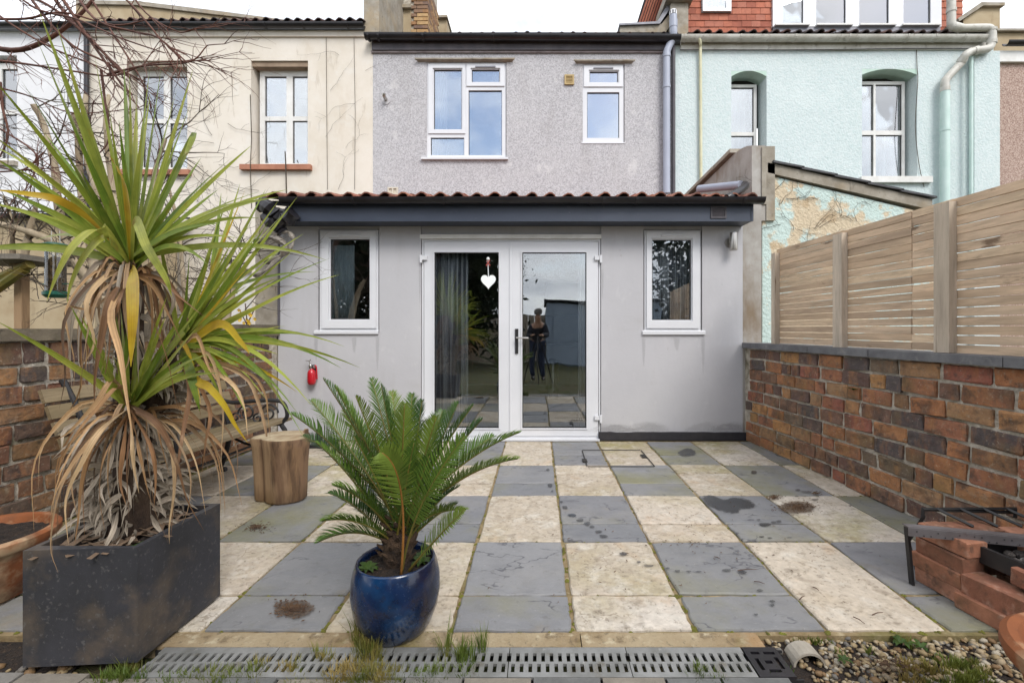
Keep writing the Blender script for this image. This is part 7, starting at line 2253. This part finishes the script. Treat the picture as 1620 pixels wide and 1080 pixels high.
# climber stems on the cream wall and on the peeling gable
def climber(root, start, n_, yoff, spread, L, r, m, rr, y, up=.7):
    lst = []
    for (a, b) in start:
        for k in range(n_):
            p = P(a + rr.uniform(-spread, spread), b + rr.uniform(-spread, spread) * .6, y - yoff)
            pts = [p]; d = Vector((rr.uniform(-.8, .8), 0, rr.uniform(-.2, 1) * up)).normalized()
            for i in range(9):
                d = (d + Vector((rr.uniform(-.5, .5), 0, rr.uniform(-.4, .45)))).normalized()
                q = pts[-1] + d * L / 9
                q.y = y - yoff - rr.uniform(0, .012)
                pts.append(q)
                if rr.random() < .45 and i > 1:
                    dd = (d + Vector((rr.uniform(-1, 1), 0, rr.uniform(-1, 1)))).normalized()
                    e = [q, q + dd * L * .12, q + dd * L * .22 + Vector((rr.uniform(-.05, .05), -rr.uniform(0, .02), rr.uniform(-.05, .05)))]
                    lst.append((e, [r * .6, r * .5, r * .25]))
            lst.append((pts, [r * (1 - .7 * i / 9) for i in range(10)]))
    return lst
rr = random.Random(9)
cl = thing('climbing_plant', 'bare dry climber stems clinging to the cream house wall', 'climber', (-5, Y2 - .01, 2))
lst = climber(cl, [(330, 300), (345, 260), (320, 220), (360, 320), (390, 300), (310, 330), (300, 270), (350, 200)], 2, .02, 24, .75, .0036, 'vine', rr, Y2)
join_tubes(lst, 'stems', 'vine', cl, 'stuff', 4)
lst = climber(cl, [(545, 90), (560, 160), (520, 150), (548, 240), (515, 210), (575, 110), (530, 290)], 1, .012, 16, .7, .0022, 'vine', rr, Y2)
lst += [([P(396, 150, Y2 - .01), P(398, 220, Y2 - .012), P(396, 262, Y2 - .08), P(398, 330, Y2 - .04)], [.007] * 4), ([P(451, 240, Y2 - .0), P(452, 258, Y2 - .09), P(453, 300, Y2 - .05), P(454, 325, Y2 - .05)], [.009] * 4), ([P(516, 60, Y2 - .01), P(517, 180, Y2 - .01), P(518, 300, Y2 - .01)], [.004] * 3), ([P(560, 60, Y2 - .01), P(562, 180, Y2 - .01), P(561, 300, Y2 - .01)], [.0035] * 3)]
join_tubes(lst, 'thin_stems', 'vine', cl, 'stuff', 4)
cl2 = thing('climbing_plant', 'dark dead climber stems on the peeling mint gable behind the fence', 'climber', (2.9, Y1, 1.8))
lst = climber(cl2, [(1240, 320), (1255, 360), (1300, 360), (1290, 310), (1330, 340), (1225, 350), (1225, 300), (1360, 350), (1275, 395)], 2, .008, 12, .36, .0026, 'vine_dark', rr, Y1 + .04)
join_tubes(lst, 'stems', 'vine_dark', cl2, 'stuff', 4)
# small fern like sprig in the right wall
sg = Vector((wallx_r(3.25) - .02, 3.25, Z(617, 3.25)))
weed('weed_plant', ['small green sprig growing out of the right brick wall'], 'weed', [(sg, 9, .05)])
# yellow flowered shrub behind the wall
yf = thing('flowering_shrub', 'thin shrub with small yellow flowers above the far end of the left wall', 'shrub', (X(392, 4.3), 4.3, 1.1))
mb = MB()
for (a, b, c_, d_) in ((392, 520, 388, 480), (390, 515, 402, 490), (392, 516, 380, 492)):
    mb.tube([P(a, b, 4.3), P(c_, d_, 4.3)], .005, 5)
mb.build('stem', M['twig'], yf)
FL = MB()
for k in range(5):
    a = k * 1.2566
    d = Vector((math.cos(a), -.25, math.sin(a))) * .02
    s = Vector((-math.sin(a), 0, math.cos(a))) * .008
    FL.poly([(0, 0, 0), tuple(d * .6 + s), tuple(d), tuple(d * .6 - s)])
FLm = FL.mesh('flower'); FLm.materials.append(mat('petal', S(240, 196, 50, .8), rough=.6))
for k in range(12):
    mesh_obj('flower', FLm, None, yf, P(rr.uniform(376, 404), rr.uniform(488, 512), 4.28), rot=(rr.uniform(-.6, .6), rr.uniform(0, 6), rr.uniform(-.6, .6)), scale=(1, 1, 1))

# ------------------------------------------------------------------ bird feeder and bird table
fd = thing('bird_feeder', 'clear seed feeder with green lid and base hanging from the bare branch', 'bird feeder', (X(88, 2.9), 2.9, 1.4))
c = Vector((X(88, 2.9), 2.9, 0))
z0, z1 = Z(464, 2.9), Z(390, 2.9)
mb = MB(); mb.lathe([(0, z0 - .03), (.045, z0 - .028), (.062, z0 - .01), (.062, z0 + .008), (.055, z0 + .012), (0, z0 + .012)], c, 24); auto_smooth(mb.build('base', M['green_plastic'], fd))
mb = MB(); mb.lathe([(.052, z1), (.068, z1 + .002), (.066, z1 + .012), (.04, z1 + .022), (0, z1 + .026)], c, 24); auto_smooth(mb.build('lid', M['green_plastic'], fd))
mb = MB(); mb.lathe([(.05, z0 + .014), (.05, z1 - .001)], c, 24); auto_smooth(mb.build('tube', M['clear_plastic'], fd))
mb = MB(); mb.lathe([(0, z0 + .016), (.045, z0 + .016), (.045, z0 + .2), (.02, z0 + .23), (0, z0 + .235)], c, 16); auto_smooth(mb.build('seed', M['seed'], fd))
for s_ in (-1, 1):
    mb = MB(); mb.tube([c + Vector((s_ * .028, 0, z1 + .02)), c + Vector((s_ * .026, 0, z1 + .10))], .002, 5); mb.build('wire', M['steel'], fd)
mb = MB(); mb.tube([c + Vector((-.1, -.0, z0 + .06)), c + Vector((.1, 0, z0 + .06))], .003, 5); mb.build('perch', M['green_plastic'], fd)
bt = thing('bird_table', 'wooden bird table with flat dark roof board at the left edge above the wall', 'bird table', (X(10, 2.9), 3.0, 0))
yt = 3.0
mb = MB(); mb.box(X(-60, yt), X(58, yt), yt - .1, yt + .28, Z(413, yt), Z(405, yt)); mb.build('roof_board', M['sett'], bt, bevel=.004)
mb = MB(); mb.box(X(22, yt + .05), X(34, yt + .05), yt + .05, yt + .10, 0, Z(415, yt)); mb.build('post', M['stump_bark'], bt, bevel=.004)
for (a, b) in (((0, 440), (48, 418)), ((-10, 460), (40, 425))):
    mb = MB(); mb.tube([P(a[0], a[1], yt - .02), P(b[0], b[1], yt - .02)], .03, 8); mb.build('brace', M['cycad_stem'], bt)
# ------------------------------------------------------------------ garden behind the camera (seen in the glass)
sh = thing('garden_shed', 'blue grey boarded garden shed with black felt roof behind the viewer', 'shed', (2.0, -6.2, 0))
sx0, sx1, sy = .25, 4.2, -6.0
nb = 15
mb = MB(); mb.box(sx0, sx1, sy - 2.2, sy - .02, -.04, 2.05); mb.build('wall', M['shed_blue'], sh)
BD = MB(); BD.box(sx0, sx1, 0, .018, 0, .128); BDm = BD.mesh('board', bevel=.004); BDm.materials.append(M['shed_blue'])
for k in range(16):
    mesh_obj('board', BDm, None, sh, (0, sy - .02, -.02 + k * .13), rot=(.05, 0, 0))
mb = MB(); mb.prism([(sx0 - .1, sy + .12, 2.12), (sx1 + .1, sy + .12, 2.12), (sx1 + .1, sy + .12, 2.18), (sx0 - .1, sy + .12, 2.18)], (0, -2.5, -.1)); mb.build('roof', M['felt'], sh)
mb = MB(); mb.slab_holes(2.3, 3.3, 1.0, 1.75, sy + .01, .03, [(2.36, 3.24, 1.06, 1.69)]); ww = mb.build('window', M['fascia_dark'], sh)
mb = MB(); mb.box(2.37, 3.23, sy + .02, sy + .026, 1.07, 1.68); mb.build('pane', M['gap_dark'], ww)
mb = MB(); mb.box(.5, 1.3, sy + .002, sy + .03, 0, 1.9); mb.build('door', M['shed_blue'], sh, bevel=.006)
fb = thing('boundary_fence', 'tall close boarded fence along the far end of the garden behind the viewer', 'fence', (-3, -7, 0))
for k in range(34):
    mb = MB(); x = -7 + k * .22; mb.box(x, x + .21, -7.02, -7.0, 0, 1.75 + R.uniform(-.01, .01)); mb.build('board', M['post_wood'], fb)
LEAFQ = None
def tree(name, label, cat, c, h, r, n_, seed, m='crown_dark', group=None, zc=.6, tr_r=.14):
    rr = random.Random(seed)
    t = thing(name, label, cat, c, group)
    c = Vector(c)
    mb = MB(); mb.tube([c, c + Vector((.1, 0, h * .3)), c + Vector((.0, .1, h * .75))], [tr_r, tr_r * .75, tr_r * .2], 8); mb.build('trunk', M['bark'], t)
    V_, F_ = [], []
    cl_ = [(rr.gauss(0, .45), rr.gauss(0, .45), rr.gauss(0, .4)) for _ in range(26)]
    for i in range(n_):
        q = rr.choice(cl_)
        p = Vector((q[0] + rr.gauss(0, .22), q[1] + rr.gauss(0, .22), q[2] + rr.gauss(0, .2)))
        p = c + Vector((p.x * r, p.y * r, h * zc + p.z * h * (1 - zc) * 1.1))
        if p.z < .15: continue
        a = Vector((rr.gauss(0, 1), rr.gauss(0, 1), rr.gauss(0, 1))).normalized(); b = a.orthogonal().normalized()
        s = rr.uniform(.05, .11) * (r / 1.6)
        o = len(V_)
        V_ += [tuple(p - a * s), tuple(p + b * s * .5), tuple(p + a * s), tuple(p - b * s * .5)]
        F_.append((o, o + 1, o + 2, o + 3))
    me = bpy.data.meshes.new('crown'); me.from_pydata(V_, [], F_)
    mesh_obj('crown', me, M[m], t)
tree('evergreen_tree', 'broad dark evergreen tree at the left end of the garden behind the viewer', 'tree', (-3.0, -6.6, 0), 6.5, 2.2, 11000, 1, zc=.5)
tree('evergreen_tree', 'tall dark evergreen tree nearest the shed behind the viewer', 'tree', (-2.2, -8.0, 0), 7.0, 1.2, 7000, 2, zc=.5)
tree('garden_tree', 'dark bushy tree at the far left side of the garden behind the viewer', 'tree', (-6.0, -4.8, 0), 6.2, 2.3, 11000, 3, zc=.5)
tree('garden_tree', 'dark leafy tree at the right hand corner of the garden behind the viewer', 'tree', (6.6, -7.2, 0), 5.6, 2.1, 9000, 8, zc=.5)
tree('garden_shrub', 'rounded evergreen shrub beside the boundary fence behind the viewer', 'shrub', (-3.8, -3.2, 0), 2.2, 1.0, 3500, 4, zc=.5, tr_r=.06)
# ------------------------------------------------------------------ the person behind the tripod (mirrored in the right door)
def skin_obj(name, verts, edges, radii, m, parent, sub=2, root=0):
    me = bpy.data.meshes.new(name)
    me.from_pydata([tuple(v) for v in verts], edges, [])
    o = mesh_obj(name, me, M[m], parent)
    md = o.modifiers.new('skin', 'SKIN')
    md.use_smooth_shade = True
    sv = me.skin_vertices[0].data
    for i, r in enumerate(radii):
        sv[i].radius = (r, r) if not hasattr(r, '__len__') else r
    sv[root].use_root = True
    sb = o.modifiers.new('sub', 'SUBSURF'); sb.levels = 1; sb.render_levels = sub
    return o
pb = Vector((-.02, -1.0, 0))
pe = thing('person', 'person in dark jacket and blue jeans leaning to a tripod, mirrored in the right door', 'person', pb)
def pv(x, y, z): return (pb.x + x, pb.y + y, z)
V_ = [pv(0, -.10, .92), pv(0, -.06, 1.06), pv(0, .02, 1.22), pv(0, .10, 1.38), pv(0, .15, 1.47), pv(0, .20, 1.56), pv(0, .22, 1.66),
      pv(-.17, .09, 1.36), pv(-.23, .16, 1.10), pv(-.13, .42, 1.10), pv(-.10, .50, 1.12), pv(.17, .09, 1.36), pv(.24, .16, 1.10), pv(.13, .42, 1.08), pv(.10, .50, 1.10),
      pv(-.09, -.10, .86), pv(-.11, -.04, .48), pv(-.12, -.10, .08), pv(-.12, .06, .035), pv(.09, -.10, .86), pv(.12, -.06, .48), pv(.14, -.12, .08), pv(.15, .04, .035)]
E_ = [(0, 1), (1, 2), (2, 3), (3, 4), (4, 5), (5, 6), (3, 7), (7, 8), (8, 9), (9, 10), (3, 11), (11, 12), (12, 13), (13, 14), (0, 15), (15, 16), (16, 17), (17, 18), (0, 19), (19, 20), (20, 21), (21, 22)]
R_ = [.135, .13, .15, .14, .06, .085, .085, .065, .048, .036, .03, .065, .048, .036, .03, .085, .06, .045, .04, .085, .06, .045, .04]
skin_obj('body', V_, E_, R_, 'skin', pe)
jk = [0, 1, 2, 3, 7, 8, 9, 11, 12, 13]
mp_ = {o: i for i, o in enumerate(jk)}
skin_obj('jacket', [V_[i] for i in jk], [(mp_[a], mp_[b]) for a, b in E_ if a in mp_ and b in mp_], [R_[i] + .022 for i in jk], 'cloth_dark', pe)
tr_i = [0, 15, 16, 17, 19, 20, 21]
mp_ = {o: i for i, o in enumerate(tr_i)}
skin_obj('trousers', [V_[i] for i in tr_i], [(mp_[a], mp_[b]) for a, b in E_ if a in mp_ and b in mp_], [R_[i] + .018 for i in tr_i], 'jeans', pe)
for s_, (a, b) in ((-1, (17, 18)), (1, (21, 22))):
    skin_obj('shoe', [V_[a], ((V_[a][0] + V_[b][0]) / 2, (V_[a][1] + V_[b][1]) / 2, .05), V_[b]], [(0, 1), (1, 2)], [.055, .055, .048], 'black_plastic', pe)
for s_, h_ in ((-1, 10), (1, 14)):
    hx, hy, hz = V_[h_]
    for k in range(4):
        x0 = hx + (k - 1.5) * .018
        skin_obj('finger', [(hx + (k - 1.5) * .012, hy - .01, hz), (x0, hy + .045, hz + .01), (x0, hy + .07, hz - .012), (x0, hy + .066, hz - .035)], [(0, 1), (1, 2), (2, 3)], [.010, .009, .008, .006], 'skin', pe, 1)
    skin_obj('thumb', [(hx - s_ * .02, hy - .02, hz), (hx - s_ * .045, hy + .01, hz + .01), (hx - s_ * .04, hy + .045, hz + .0)], [(0, 1), (1, 2)], [.012, .010, .008], 'skin', pe, 1)
hc = Vector(V_[6]) + Vector((0, .0, .02))
mb = MB(); mb.lathe([(.094, -.02), (.102, .03), (.09, .075), (.05, .105), (0, .115)], hc + Vector((0, -.018, -.01)), 18); mb.build('hair', M['hair'], pe, smooth=True)
mb = MB(); mb.prism([hc + Vector((-.014, .078, -.035)), hc + Vector((.014, .078, -.035)), hc + Vector((0, .108, -.03)), hc + Vector((0, .082, .01))], (0, .004, 0)); mb.build('nose', M['skin'], pe)
for s_ in (-1, 1):
    mb = MB(); mb.lathe([(0, -.009), (.009, 0), (0, .009)], hc + Vector((s_ * .032, .080, .005)), 8); mb.build('eye', M['gap_dark'], pe)
tg = thing('tripod', 'black camera tripod standing in front of the person behind the viewer', 'tripod', (0, -.30, 0))
for a in (math.pi / 2, math.pi * 7 / 6, math.pi * 11 / 6):
    mb = MB(); mb.tube([(0, -.30, 1.0), (.36 * math.cos(a) * .6, -.30 + .36 * math.sin(a) * .6, .45), (.36 * math.cos(a), -.30 + .36 * math.sin(a), .0)], [.016, .013, .010], 8); mb.build('leg', M['black_plastic'], tg)
mb = MB(); mb.tube([(0, -.30, .96), (0, -.30, 1.10)], .018, 10); mb.box(-.04, .04, -.34, -.26, 1.10, 1.115); mb.build('head', M['black_plastic'], tg)
cg = thing('photo_camera', 'black camera on the tripod behind the viewer', 'camera', (0, -.28, 1.116))
mb = MB(); mb.box(-.07, .07, -.33, -.26, 1.117, 1.21); mb.build('camera_body', M['black_plastic'], cg, bevel=.01)
mb = MB(); mb.tube([(0, -.259, 1.155), (0, -.17, 1.155)], .038, 18); mb.build('lens', M['black_plastic'], cg)

pe.scale = (.93, .93, .93)
